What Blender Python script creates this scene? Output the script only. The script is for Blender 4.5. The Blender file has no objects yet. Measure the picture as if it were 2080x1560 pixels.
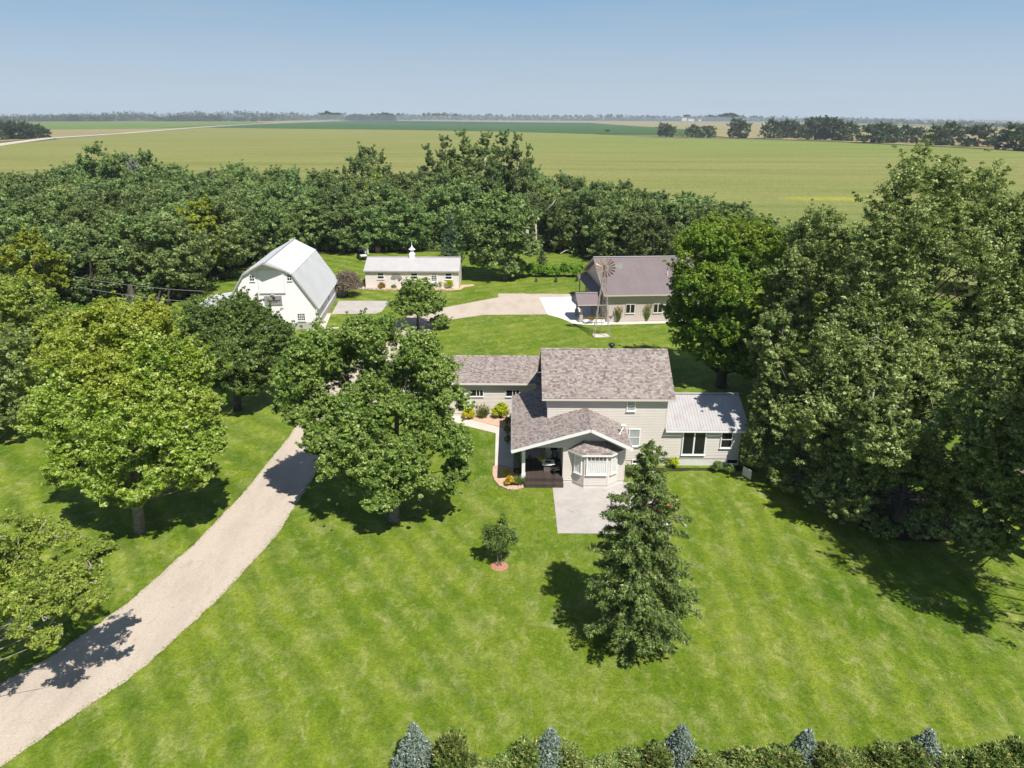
import bpy, bmesh, math, random
import numpy as np
from mathutils import Vector, Matrix

R = math.radians
rng = np.random.default_rng(7)
random.seed(7)
S = bpy.context.scene
COL = S.collection

# ------------------------------------------------------------------ camera, world, sun, exposure
CAM_H, FPX = 25.0, 1444.0                       # height in metres, focal length in pixels of a 2080 wide frame
PITCH, ROLL = math.atan((780 - 238) / FPX), R(0.3)
_f = np.array([0, math.cos(PITCH), -math.sin(PITCH)])
_r = np.array([1.0, 0, 0]); _u = np.cross(_r, _f)
_r, _u = _r * math.cos(ROLL) + _u * math.sin(ROLL), _u * math.cos(ROLL) - _r * math.sin(ROLL)
cam = bpy.data.cameras.new('camera'); camo = bpy.data.objects.new('camera', cam); COL.objects.link(camo)
cam.sensor_fit = 'HORIZONTAL'; cam.angle = 2 * math.atan(1040 / FPX); cam.clip_start = 0.5; cam.clip_end = 60000
camo.matrix_world = Matrix(((_r[0], _u[0], -_f[0], 0), (_r[1], _u[1], -_f[1], 0), (_r[2], _u[2], -_f[2], CAM_H), (0, 0, 0, 1)))
S.camera = camo

SUN_EL = R(56); SUN_DIR = Vector((0.5 * math.cos(SUN_EL), -0.866 * math.cos(SUN_EL), math.sin(SUN_EL))).normalized()
W = bpy.data.worlds.new('World'); S.world = W; W.use_nodes = True
wn = W.node_tree; bg = wn.nodes['Background']
sky = wn.nodes.new('ShaderNodeTexSky'); sky.sky_type = 'NISHITA'; sky.sun_disc = False
sky.sun_elevation = SUN_EL; sky.sun_rotation = R(150); sky.altitude = 400
sky.air_density = 1.0; sky.dust_density = 0.4; sky.ozone_density = 3.0
# thin high cloud, all round the sky
wtc = wn.nodes.new('ShaderNodeTexCoord'); wmp = wn.nodes.new('ShaderNodeMapping'); wmp.inputs['Scale'].default_value = (2.0, 2.0, 26.0)
wno = wn.nodes.new('ShaderNodeTexNoise'); wno.inputs['Scale'].default_value = 2.2; wno.inputs['Detail'].default_value = 5; wno.inputs['Distortion'].default_value = 0.6
wcr = wn.nodes.new('ShaderNodeMapRange'); wcr.inputs['From Min'].default_value = 0.42; wcr.inputs['From Max'].default_value = 0.85; wcr.inputs['To Max'].default_value = 0.38
wmx = wn.nodes.new('ShaderNodeMix'); wmx.data_type = 'RGBA'
wmx.inputs['B'].default_value = (5.4, 6.2, 7.0, 1)
wn.links.new(wtc.outputs['Generated'], wmp.inputs['Vector']); wn.links.new(wmp.outputs['Vector'], wno.inputs['Vector'])
wn.links.new(wno.outputs['Fac'], wcr.inputs['Value']); wn.links.new(wcr.outputs['Result'], wmx.inputs['Factor'])
# pale blue summer haze low in the sky, the same all the way round
wsp = wn.nodes.new('ShaderNodeSeparateXYZ'); wn.links.new(wtc.outputs['Generated'], wsp.inputs[0])
whz = wn.nodes.new('ShaderNodeMapRange'); whz.interpolation_type = 'SMOOTHSTEP'; whz.inputs['From Min'].default_value = 0.13; whz.inputs['From Max'].default_value = 0.34; whz.inputs['To Min'].default_value = 1.0; whz.inputs['To Max'].default_value = 0.0
wcl = wn.nodes.new('ShaderNodeValToRGB'); we = wcl.color_ramp.elements; wcl.color_ramp.interpolation = 'EASE'
we[0].position = 0.0; we[0].color = (0.595, 0.715, 0.835, 1); we[1].position = 0.19; we[1].color = (0.265, 0.495, 0.765, 1)
wsc = wn.nodes.new('ShaderNodeVectorMath'); wsc.operation = 'SCALE'; wsc.inputs['Scale'].default_value = 10.0
wn.links.new(wsp.outputs['Z'], whz.inputs['Value']); wn.links.new(wsp.outputs['Z'], wcl.inputs['Fac']); wn.links.new(wcl.outputs['Color'], wsc.inputs[0])
wm2 = wn.nodes.new('ShaderNodeMix'); wm2.data_type = 'RGBA'; wn.links.new(wsc.outputs['Vector'], wm2.inputs['B'])
wn.links.new(whz.outputs['Result'], wm2.inputs['Factor']); wn.links.new(sky.outputs[0], wm2.inputs['A'])
wn.links.new(wm2.outputs['Result'], wmx.inputs['A']); wn.links.new(wmx.outputs['Result'], bg.inputs['Color'])
bg.inputs['Strength'].default_value = 0.068
sl = bpy.data.lights.new('sun', 'SUN'); sl.energy = 5.0; sl.angle = R(0.53); sl.color = (1.0, 0.955, 0.88)
so = bpy.data.objects.new('sun', sl); COL.objects.link(so); so.location = SUN_DIR * 100
so.rotation_euler = SUN_DIR.to_track_quat('Z', 'Y').to_euler()
vs = S.view_settings; vs.view_transform = 'Standard'; vs.look = 'None'; vs.gamma = 1; vs.use_curve_mapping = False; vs.exposure = 0.35
S.cycles.max_bounces = 8; S.cycles.transparent_max_bounces = 12; S.cycles.volume_bounces = 0

# ------------------------------------------------------------------ helpers
def g(px, py, z=0.0):                           # point of the level plane z seen at a pixel of the 2080 wide photograph
    d = _f + _r * (px - 1040) / FPX - _u * (py - 780) / FPX
    t = (z - CAM_H) / d[2]
    return np.array([d[0] * t, d[1] * t, z])
def aty(px, py, y):                             # point of the upright plane at depth y
    d = _f + _r * (px - 1040) / FPX - _u * (py - 780) / FPX
    t = y / d[1]
    return np.array([d[0] * t, y, CAM_H + d[2] * t])

def tag(o, label=None, cat=None, group=None, kind=None):
    if label: o['label'] = label
    if cat: o['category'] = cat
    if group: o['group'] = group
    if kind: o['kind'] = kind
    return o
def thing(name, label, cat, loc=(0, 0, 0), rz=0.0, group=None):
    o = bpy.data.objects.new(name, None); COL.objects.link(o); o.empty_display_size = 0.3
    o.location = loc; o.rotation_euler = (0, 0, rz)
    return tag(o, label, cat, group)
def link(name, me, parent=None, m=None):
    o = bpy.data.objects.new(name, me); COL.objects.link(o)
    if m is not None and not me.materials: me.materials.append(m)
    if parent: o.parent = parent
    return o
def dup(root, loc, rz=0.0, sc=1.0, label=None, group=None):
    r = root.copy(); COL.objects.link(r); r.location = loc; r.rotation_euler = (0, 0, rz)
    r.scale = (sc, sc, sc) if np.isscalar(sc) else sc
    if label: r['label'] = label
    if group: r['group'] = group
    for ch in root.children:
        c = ch.copy(); COL.objects.link(c); c.parent = r
        for gc in ch.children:
            d = gc.copy(); COL.objects.link(d); d.parent = c
    return r

class MB:
    def __init__(s): s.v = []; s.f = []
    def poly(s, pts):
        n = len(s.v); s.v += [tuple(map(float, p)) for p in pts]; s.f.append(tuple(range(n, n + len(pts)))); return s
    def box(s, a, b):
        x0, y0, z0 = a; x1, y1, z1 = b; n = len(s.v)
        s.v += [(x0, y0, z0), (x1, y0, z0), (x1, y1, z0), (x0, y1, z0), (x0, y0, z1), (x1, y0, z1), (x1, y1, z1), (x0, y1, z1)]
        s.f += [tuple(n + i for i in q) for q in ((0, 3, 2, 1), (4, 5, 6, 7), (0, 1, 5, 4), (1, 2, 6, 5), (2, 3, 7, 6), (3, 0, 4, 7))]; return s
    def slab(s, pts, off):                      # a polygon extruded by the vector off
        n = len(s.v); k = len(pts); off = np.array(off, float)
        s.v += [tuple(map(float, p)) for p in pts] + [tuple(np.array(p, float) + off) for p in pts]
        s.f.append(tuple(range(n + k - 1, n - 1, -1))); s.f.append(tuple(range(n + k, n + 2 * k)))
        for i in range(k):
            j = (i + 1) % k; s.f.append((n + i, n + j, n + k + j, n + k + i))
        return s
    def bar(s, a, b, w, h=None):                # square bar from a to b
        a = np.array(a, float); b = np.array(b, float); h = h or w
        d = (b - a) / np.linalg.norm(b - a); up = np.array([0, 0, 1.0]) if abs(d[2]) < 0.95 else np.array([0, 1.0, 0])
        x = np.cross(d, up); x /= np.linalg.norm(x); y = np.cross(x, d)
        c = [a - x * w / 2 - y * h / 2, a + x * w / 2 - y * h / 2, a + x * w / 2 + y * h / 2, a - x * w / 2 + y * h / 2]
        return s.slab(c, b - a)
    def tube(s, path, rad, n=6, cap=True):
        path = [np.array(p, float) for p in path]; rad = [rad] * len(path) if np.isscalar(rad) else rad
        base = len(s.v); prev = None
        for i, p in enumerate(path):
            d = path[min(i + 1, len(path) - 1)] - path[max(i - 1, 0)]; d /= (np.linalg.norm(d) + 1e-9)
            ref = np.array([1.0, 0, 0]) if abs(d[0]) < 0.9 else np.array([0, 1.0, 0])
            x = np.cross(d, ref); x /= np.linalg.norm(x); y = np.cross(d, x)
            for k in range(n):
                a = 2 * math.pi * k / n; s.v.append(tuple(p + (x * math.cos(a) + y * math.sin(a)) * rad[i]))
        for i in range(len(path) - 1):
            for k in range(n):
                q = base + i * n; s.f.append((q + k, q + (k + 1) % n, q + n + (k + 1) % n, q + n + k))
        if cap:
            s.f.append(tuple(base + k for k in range(n))[::-1]); s.f.append(tuple(base + (len(path) - 1) * n + k for k in range(n)))
        return s
    def lathe(s, prof, c, n=12):                # prof: (radius, z)
        base = len(s.v); cx, cy, cz = c
        for r_, z in prof:
            for k in range(n):
                a = 2 * math.pi * k / n; s.v.append((cx + r_ * math.cos(a), cy + r_ * math.sin(a), cz + z))
        for i in range(len(prof) - 1):
            for k in range(n):
                q = base + i * n; s.f.append((q + k, q + (k + 1) % n, q + n + (k + 1) % n, q + n + k))
        s.f.append(tuple(base + k for k in range(n))[::-1]); s.f.append(tuple(base + (len(prof) - 1) * n + k for k in range(n)))
        return s
    def mesh(s, name):
        me = bpy.data.meshes.new(name); me.from_pydata(s.v, [], s.f); me.update(); return me
    def build(s, name, m, parent=None, bevel=0.0, smooth=False, world=False):
        if world and parent is not None:
            inv = (Matrix.Translation(parent.location) @ parent.rotation_euler.to_matrix().to_4x4()).inverted()
            s.v = [tuple(inv @ Vector(p)) for p in s.v]
        me = s.mesh(name)
        bm = bmesh.new(); bm.from_mesh(me)
        bmesh.ops.recalc_face_normals(bm, faces=bm.faces)
        if bevel: bmesh.ops.bevel(bm, geom=bm.edges[:], offset=bevel, segments=1, affect='EDGES', clamp_overlap=True)
        bm.to_mesh(me); bm.free()
        if smooth: me.polygons.foreach_set('use_smooth', [True] * len(me.polygons))
        return link(name, me, parent, m)

# ------------------------------------------------------------------ materials
class N:                                        # small node tree writer
    def __init__(s, name):
        s.m = bpy.data.materials.new(name); s.m.use_nodes = True; s.t = s.m.node_tree; s.t.nodes.clear()
        s.out = s.n('ShaderNodeOutputMaterial')
    def n(s, typ, **kw):
        nd = s.t.nodes.new(typ)
        for k, v in kw.items():
            if k.startswith('_'): setattr(nd, k[1:], v)
            else:
                key = int(k[1:]) if k[0] == 'i' and k[1:].isdigit() else k.replace('__', ' ')
                s.set(nd.inputs[key], v)
        return nd
    def set(s, sock, v):
        if hasattr(v, 'node'): s.t.links.new(v, sock)
        else: sock.default_value = v
    def pos(s, scale=(1, 1, 1), obj=False, rot=(0, 0, 0)):
        src = s.n('ShaderNodeTexCoord').outputs['Object'] if obj else s.n('ShaderNodeNewGeometry').outputs['Position']
        mp = s.n('ShaderNodeMapping'); s.set(mp.inputs['Vector'], src); mp.inputs['Scale'].default_value = scale; mp.inputs['Rotation'].default_value = rot
        return mp.outputs['Vector']
    def noise(s, vec, scale, detail=4, rough=0.55, dist=0.0):
        return s.n('ShaderNodeTexNoise', Vector=vec, Scale=scale, Detail=detail, Roughness=rough, Distortion=dist).outputs['Fac']
    def rmp(s, f, a, b, c=0.0, d=1.0):
        nd = s.n('ShaderNodeMapRange', Value=f); nd.inputs['From Min'].default_value = a; nd.inputs['From Max'].default_value = b
        nd.inputs['To Min'].default_value = c; nd.inputs['To Max'].default_value = d; return nd.outputs['Result']
    def mix(s, f, a, b, blend='MIX'):
        nd = s.n('ShaderNodeMix'); nd.data_type = 'RGBA'; nd.blend_type = blend
        s.set(nd.inputs['Factor'], f)
        for k, v in (('A', a), ('B', b)):
            s.set(nd.inputs[k], v if hasattr(v, 'node') else (*v, 1) if len(v) == 3 else v)
        return nd.outputs['Result']
    def math(s, op, a, b=0.0):
        nd = s.n('ShaderNodeMath', _operation=op); s.set(nd.inputs[0], a); s.set(nd.inputs[1], b); return nd.outputs[0]
    def bump(s, h, strength, dist=0.05):
        return s.n('ShaderNodeBump', Height=h, Strength=strength, Distance=dist).outputs['Normal']
    def pbr(s, col, rough=0.7, spec=0.3, metal=0.0, normal=None):
        b = s.n('ShaderNodeBsdfPrincipled'); s.set(b.inputs['Base Color'], col if hasattr(col, 'node') else (*col, 1))
        s.set(b.inputs['Roughness'], rough); b.inputs['Specular IOR Level'].default_value = spec; b.inputs['Metallic'].default_value = metal
        if normal is not None: s.set(b.inputs['Normal'], normal)
        return b.outputs['BSDF']
    def done(s, shader):
        s.t.links.new(shader, s.out.inputs['Surface']); return s.m

def plain(name, col, rough=0.6, spec=0.3, metal=0.0, var=0.12, scale=3.0, obj=True, bump=0.0):
    k = N(name); v = k.pos(obj=obj)
    f = k.noise(v, scale, 5)
    c = k.mix(k.rmp(f, 0.3, 0.7), tuple(np.array(col) * (1 - var)), tuple(np.minimum(np.array(col) * (1 + var), 1)))
    nm = k.bump(k.noise(v, scale * 8, 3), bump) if bump else None
    return k.done(k.pbr(c, rough, spec, metal, nm))

def leaf_mat(name, cols, trans=0.40, rough=0.45, spec=0.35, tint=None, objvar=0.25, gain=1.55):
    """cols: dark, mid, light; each leaf has its own value 'rnd'; 'tint' (a leaf attribute) mixes in the colour tint"""
    cols = [tuple(min(x * gain, 0.8) for x in c) for c in cols]
    k = N(name)
    a = k.n('ShaderNodeAttribute', _attribute_name='rnd').outputs['Fac']
    cr = k.n('ShaderNodeValToRGB', Fac=a); e = cr.color_ramp.elements
    e[0].color = (*cols[0], 1); e[1].color = (*cols[2], 1); e.new(0.55).color = (*cols[1], 1)
    c = cr.outputs['Color']
    if tint is not None:
        b = k.n('ShaderNodeAttribute', _attribute_name='tint').outputs['Fac']
        c = k.mix(b, c, k.mix(a, tuple(np.array(tint) * 0.7), tuple(np.array(tint) * 1.25)))
    if objvar:
        o = k.n('ShaderNodeObjectInfo').outputs['Random']
        hs = k.n('ShaderNodeHueSaturation', Color=c, Hue=k.rmp(o, 0, 1, 0.5 - 0.014 * objvar / 0.25, 0.5 + 0.010 * objvar / 0.25), Value=k.rmp(k.math('FRACT', k.math('MULTIPLY', o, 7.31)), 0, 1, 1 - objvar, 1 + objvar))
        c = hs.outputs['Color']
    p = k.pbr(c, rough, spec)
    t = k.n('ShaderNodeBsdfTranslucent', Color=k.mix(0.5, c, k.mix(1.0, c, (1.25, 1.15, 0.5), 'MULTIPLY'))).outputs[0]
    mx = k.n('ShaderNodeMixShader', Fac=trans); k.set(mx.inputs[1], p); k.set(mx.inputs[2], t)
    return k.done(mx.outputs[0])

# ---- ground materials
def lawn_material():
    k = N('lawn_grass'); P = k.pos()
    big = k.noise(P, 0.11, 5, 0.6, 0.4); med = k.noise(k.pos(scale=(1, 0.8, 1)), 0.55, 5, 0.65, 0.5); fine = k.noise(P, 6.0, 4, 0.7)
    blade = k.noise(k.pos(scale=(1, 0.6, 1)), 22.0, 2, 0.7)
    c = k.mix(k.rmp(big, 0.30, 0.70), (0.084, 0.156, 0.008), (0.172, 0.232, 0.020))
    c = k.mix(k.rmp(med, 0.46, 0.72, 0, 0.75), c, (0.230, 0.268, 0.062))         # paler, drier patches
    yel = k.noise(P, 0.28, 4, 0.6, 1.0)
    c = k.mix(k.rmp(yel, 0.60, 0.78, 0, 0.6), c, (0.235, 0.275, 0.012))          # yellow green
    c = k.mix(k.rmp(k.noise(k.pos(scale=(1, 0.75, 1)), 1.15, 6, 0.72, 0.8), 0.52, 0.74, 0, 0.8), c, (0.315, 0.325, 0.125))      # straw coloured flecks
    c = k.mix(k.rmp(k.noise(P, 0.37, 4, 0.6), 0.57, 0.75, 0, 0.6), c, (0.062, 0.128, 0.010))
    # mowing stripes: two sets, each over its own side of the yard
    sx = k.n('ShaderNodeSeparateXYZ', Vector=P)
    def stripes(rot, width, mask, amt, c):
        u = k.n('ShaderNodeSeparateXYZ', Vector=k.pos(rot=(0, 0, rot))).outputs['X']
        u = k.math('ADD', u, k.math('MULTIPLY', k.noise(P, 0.12, 2), 2.2))
        w = k.rmp(k.math('SINE', k.math('MULTIPLY', u, math.pi / width)), -0.5, 0.5)
        return k.mix(k.math('MULTIPLY', mask, amt), c, k.mix(w, k.mix(1.0, c, (0.70, 0.78, 0.70), 'MULTIPLY'), k.mix(1.0, c, (1.28, 1.20, 1.25), 'MULTIPLY')))
    east = k.rmp(sx.outputs['X'], 4, 12); west = k.rmp(sx.outputs['X'], -14, -20)
    c = stripes(R(4), 0.85, k.math('MULTIPLY', east, k.rmp(sx.outputs['Y'], 50, 42)), 0.42, c)
    c = stripes(R(-52), 1.4, west, 0.5, c)
    c = stripes(R(62), 1.1, k.rmp(sx.outputs['Y'], 58, 64), 0.22, c)
    c = stripes(R(-35), 0.9, k.math('MULTIPLY', k.rmp(sx.outputs['X'], 4, -4), k.rmp(sx.outputs['Y'], 50, 44)), 0.45, c)
    c = k.mix(k.rmp(fine, 0.25, 0.75), k.mix(1.0, c, (0.72, 0.74, 0.7), 'MULTIPLY'), k.mix(1.0, c, (1.28, 1.25, 1.3), 'MULTIPLY'))
    c = k.mix(k.rmp(blade, 0.3, 0.7), k.mix(1.0, c, (0.72, 0.75, 0.72), 'MULTIPLY'), k.mix(1.0, c, (1.25, 1.22, 1.25), 'MULTIPLY'))
    grain = k.noise(k.pos(scale=(1, 0.7, 1)), 2.6, 5, 0.8)
    c = k.mix(k.rmp(grain, 0.3, 0.7), k.mix(1.0, c, (0.70, 0.74, 0.66), 'MULTIPLY'), k.mix(1.0, c, (1.30, 1.24, 1.36), 'MULTIPLY'))
    h = k.math('ADD', k.math('MULTIPLY', fine, 0.6), blade)
    return k.done(k.pbr(c, 0.75, 0.12, 0, k.bump(h, 0.55, 0.08)))

def gravel_material(name, a, b):
    k = N(name); P = k.pos()
    f = k.noise(P, 9.0, 6, 0.75); big = k.noise(k.pos(scale=(1.3, 0.5, 1)), 0.5, 5, 0.6)
    c = k.mix(k.rmp(f, 0.3, 0.7), a, b)
    c = k.mix(k.rmp(big, 0.45, 0.7, 0, 0.45), c, tuple(np.array(a) * 0.78))
    c = k.mix(k.rmp(k.noise(k.pos(scale=(1.4, 0.8, 1)), 1.7, 6, 0.75, 1.0), 0.54, 0.72, 0, 0.55), c, tuple(np.array(a) * 0.72))
    # dark crumbs and wheel tracks
    vo = k.n('ShaderNodeTexVoronoi', Vector=P, Scale=7.0).outputs['Distance']
    c = k.mix(k.rmp(vo, 0.02, 0.12, 0.5, 0), c, tuple(np.array(a) * 0.55))
    rough = k.noise(P, 30, 3, 0.7)
    return k.done(k.pbr(c, 0.9, 0.15, 0, k.bump(k.math('ADD', rough, k.math('MULTIPLY', f, 2)), 0.5, 0.03)))

def concrete_material(name, a, b, stain=0.5):
    k = N(name); P = k.pos()
    c = k.mix(k.rmp(k.noise(P, 0.6, 6, 0.65), 0.35, 0.7), a, b)
    c = k.mix(k.rmp(k.noise(P, 2.5, 5, 0.7, 0.8), 0.55, 0.75, 0, stain), c, tuple(np.array(a) * 0.72))
    return k.done(k.pbr(c, 0.85, 0.2, 0, k.bump(k.noise(P, 18, 4), 0.15, 0.02)))

def crop_material(name, base, dark, lite, streak=(0.006, 0.11, 1), rowamp=0.5, near=1.0):
    k = N(name); P = k.pos()
    s1 = k.noise(k.pos(scale=streak), 1.0, 6, 0.62, 0.25); s2 = k.noise(k.pos(scale=(0.03, 0.5, 1)), 1.0, 5, 0.65)
    big = k.noise(k.pos(scale=(0.004, 0.009, 1)), 1.0, 4, 0.6, 0.5)
    c = k.mix(k.rmp(big, 0.32, 0.68), base, lite)
    c = k.mix(k.rmp(s1, 0.48, 0.72, 0, rowamp), c, dark)
    c = k.mix(k.rmp(s2, 0.50, 0.75, 0, 0.4), c, tuple(np.array(dark) * 0.85))
    tex = k.noise(k.pos(scale=(1.0, 0.55, 1)), 1.5, 4, 0.75)
    c = k.mix(k.rmp(tex, 0.3, 0.7), k.mix(1.0, c, (1 - 0.35 * near, 1 - 0.3 * near, 1 - 0.4 * near), 'MULTIPLY'), k.mix(1.0, c, (1 + 0.3 * near, 1 + 0.28 * near, 1 + 0.2 * near), 'MULTIPLY'))
    return k.done(k.pbr(c, 0.9, 0.05, 0, k.bump(tex, 0.4 * near, 0.3)))

M = {}
M['lawn'] = lawn_material()
M['gravel'] = gravel_material('drive_gravel', (0.43, 0.36, 0.29), (0.60, 0.515, 0.43))
M['concrete'] = concrete_material('old_concrete', (0.40, 0.365, 0.34), (0.49, 0.455, 0.42), 0.85)
M['apron'] = concrete_material('new_concrete', (0.72, 0.70, 0.66), (0.80, 0.78, 0.74), 0.15)
M['walk'] = concrete_material('walk_concrete', (0.55, 0.49, 0.43), (0.66, 0.59, 0.52), 0.3)
M['mulch'] = gravel_material('red_mulch', (0.36, 0.16, 0.10), (0.52, 0.28, 0.19))
M['bedrock'] = gravel_material('pink_rock', (0.50, 0.33, 0.23), (0.68, 0.48, 0.36))
M['soil'] = gravel_material('dark_mulch', (0.045, 0.030, 0.022), (0.09, 0.065, 0.05))
M['corn'] = crop_material('corn_crop', (0.225, 0.245, 0.075), (0.150, 0.175, 0.045), (0.285, 0.275, 0.105))
M['corn_fresh'] = crop_material('fresh_crop', (0.225, 0.27, 0.07), (0.165, 0.215, 0.05), (0.275, 0.30, 0.09), rowamp=0.4)
M['bean'] = crop_material('bean_crop', (0.045, 0.105, 0.030), (0.030, 0.080, 0.026), (0.062, 0.125, 0.034), rowamp=0.3, near=0.4)
M['bean_far'] = crop_material('dark_bean_crop', (0.022, 0.075, 0.035), (0.018, 0.06, 0.03), (0.03, 0.085, 0.035), rowamp=0.3, near=0.4)
M['grassfield'] = crop_material('hay_crop', (0.12, 0.19, 0.04), (0.09, 0.15, 0.03), (0.16, 0.22, 0.05), rowamp=0.4, near=0.4)
M['tan'] = crop_material('ripe_crop', (0.27, 0.23, 0.11), (0.21, 0.18, 0.08), (0.32, 0.27, 0.14), rowamp=0.4, near=0.4)
M['far'] = crop_material('far_land', (0.13, 0.14, 0.06), (0.06, 0.08, 0.035), (0.22, 0.20, 0.10), streak=(0.0008, 0.006, 1), rowamp=0.8, near=0.3)
M['white_paint'] = plain('white_paint', (0.78, 0.78, 0.77), 0.45, 0.35, var=0.04)
M['barn_wall'] = plain('white_steel_wall', (0.86, 0.80, 0.83), 0.5, 0.3, var=0.04, scale=0.7)
M['barn_roof'] = plain('pale_grey_steel', (0.46, 0.465, 0.475), 0.42, 0.4, var=0.06, scale=0.4)
M['barn_base'] = plain('grey_skirt', (0.42, 0.40, 0.39), 0.7, 0.2, var=0.1)
M['trim_grey'] = plain('grey_trim', (0.35, 0.34, 0.33), 0.6, 0.3)
M['siding'] = plain('beige_siding', (0.60, 0.555, 0.505), 0.6, 0.25, var=0.04, scale=0.8)
M['found'] = plain('foundation_paint', (0.62, 0.60, 0.58), 0.8, 0.15, var=0.08)
M['coop_wall'] = plain('cream_block', (0.70, 0.64, 0.59), 0.75, 0.2, var=0.05)
M['coop_roof'] = plain('pale_steel_roof', (0.46, 0.445, 0.44), 0.45, 0.35, var=0.05, scale=0.6)
M['shed_wall'] = plain('taupe_steel', (0.50, 0.44, 0.40), 0.55, 0.3, var=0.05, scale=0.6)
M['shed_roof'] = plain('brown_steel_roof', (0.215, 0.175, 0.175), 0.42, 0.45, var=0.06, scale=0.5)
M['shed_trim'] = plain('dark_brown_trim', (0.16, 0.13, 0.12), 0.5, 0.35)
M['sun_roof'] = plain('weathered_steel_roof', (0.42, 0.40, 0.40), 0.5, 0.35, var=0.08, scale=1.5)
M['dark'] = plain('dark_interior', (0.012, 0.012, 0.014), 0.8, 0.1)
M['black_metal'] = plain('black_metal', (0.025, 0.025, 0.028), 0.4, 0.4)
M['deck'] = plain('brown_deck', (0.066, 0.050, 0.043), 0.65, 0.25, var=0.25, scale=5)
M['bark'] = plain('grey_bark', (0.19, 0.165, 0.145), 0.9, 0.1, var=0.35, scale=4, bump=0.6)
M['bark_dark'] = plain('dark_bark', (0.075, 0.06, 0.05), 0.9, 0.1, var=0.35, scale=4, bump=0.6)
M['bark_pale'] = plain('pale_bark', (0.40, 0.36, 0.31), 0.9, 0.1, var=0.25, scale=3, bump=0.5)
M['stone'] = plain('pale_stone', (0.45, 0.37, 0.34), 0.8, 0.2, var=0.25, scale=6, bump=0.4)
M['wood_grey'] = plain('weathered_board', (0.27, 0.255, 0.25), 0.8, 0.15, var=0.3, scale=6)
M['rust'] = plain('rusty_steel', (0.30, 0.19, 0.12), 0.6, 0.3, var=0.45, scale=4, metal=0.1)
M['galv'] = plain('galvanised_steel', (0.38, 0.33, 0.28), 0.5, 0.4, var=0.2, metal=0.2)
M['red'] = plain('red_enamel', (0.55, 0.05, 0.035), 0.3, 0.5, var=0.15)
M['orange'] = plain('orange_enamel', (0.60, 0.15, 0.04), 0.4, 0.4, var=0.2)
M['blackprint'] = plain('black_paint', (0.03, 0.03, 0.032), 0.7, 0.1)
M['curtain'] = plain('white_curtain', (0.72, 0.72, 0.70), 0.9, 0.1, var=0.06)
M['blind'] = plain('grey_blind', (0.40, 0.42, 0.43), 0.8, 0.2, var=0.06)
M['road'] = plain('gravel_road', (0.52, 0.47, 0.38), 0.9, 0.1, var=0.1, scale=0.05, obj=False)
k = N('window_glass'); M['glass'] = k.done(k.pbr((0.012, 0.014, 0.017), 0.06, 0.5))
k = N('clear_glass')
_mx = k.n('ShaderNodeMixShader', Fac=0.10); k.set(_mx.inputs[1], k.n('ShaderNodeBsdfTransparent', Color=(0.98, 0.99, 0.99, 1)).outputs[0]); k.set(_mx.inputs[2], k.n('ShaderNodeBsdfGlossy', Roughness=0.03).outputs[0])
M['clear'] = k.done(_mx.outputs[0])
def shingle_mat(name, per_object):
    k = N(name)
    f = k.n('ShaderNodeObjectInfo').outputs['Random'] if per_object else k.n('ShaderNodeNewGeometry').outputs['Random Per Island']
    cr = k.n('ShaderNodeValToRGB', Fac=f); e = cr.color_ramp.elements
    e[0].color = (0.165, 0.132, 0.120, 1); e[1].color = (0.375, 0.33, 0.305, 1); e.new(0.35).color = (0.260, 0.217, 0.200, 1); e.new(0.75).color = (0.315, 0.272, 0.252, 1)
    P = k.pos()
    c = k.mix(k.rmp(k.noise(P, 35, 3, 0.8), 0.3, 0.7), k.mix(1.0, cr.outputs['Color'], (0.82, 0.82, 0.84), 'MULTIPLY'), k.mix(1.0, cr.outputs['Color'], (1.2, 1.2, 1.18), 'MULTIPLY'))
    return k.done(k.pbr(c, 0.9, 0.15, 0, k.bump(k.noise(P, 60, 2), 0.3, 0.01)))
M['shingle'] = shingle_mat('asphalt_shingle', False); M['shingle1'] = shingle_mat('asphalt_shingle_single', True)
# leaves
M['leaf_ash'] = leaf_mat('ash_leaf', ((0.032, 0.056, 0.010), (0.078, 0.118, 0.022), (0.175, 0.212, 0.070)), objvar=0.0, gain=2.95)
M['leaf_maple'] = leaf_mat('maple_leaf', ((0.065, 0.112, 0.008), (0.140, 0.200, 0.020), (0.310, 0.335, 0.150)), tint=(0.42, 0.43, 0.05), objvar=0.0, trans=0.42, gain=2.35)
M['leaf_dark'] = leaf_mat('dark_leaf', ((0.022, 0.038, 0.009), (0.055, 0.086, 0.019), (0.130, 0.165, 0.050)), objvar=0.0, gain=2.75)
M['leaf_cw'] = leaf_mat('cottonwood_leaf', ((0.028, 0.042, 0.010), (0.070, 0.096, 0.024), (0.200, 0.225, 0.105)), objvar=0.0, gain=3.2)
M['leaf_linden'] = leaf_mat('linden_leaf', ((0.045, 0.090, 0.010), (0.090, 0.160, 0.016), (0.165, 0.230, 0.035)), tint=(0.26, 0.29, 0.03), objvar=0.0, gain=2.1)
M['leaf_forest'] = leaf_mat('windbreak_leaf', ((0.024, 0.040, 0.013), (0.053, 0.078, 0.024), (0.112, 0.138, 0.052)), objvar=0.30, gain=3.6)
M['leaf_yellow'] = leaf_mat('yellowing_leaf', ((0.09, 0.12, 0.014), (0.175, 0.21, 0.022), (0.29, 0.31, 0.04)), objvar=0.0)
M['leaf_lime'] = leaf_mat('lime_leaf', ((0.07, 0.10, 0.018), (0.14, 0.18, 0.03), (0.24, 0.27, 0.06)), objvar=0.0, gain=2.2)
M['leaf_far'] = leaf_mat('far_leaf', ((0.018, 0.034, 0.012), (0.032, 0.055, 0.018), (0.06, 0.085, 0.03)), objvar=0.2, gain=2.2)
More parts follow.
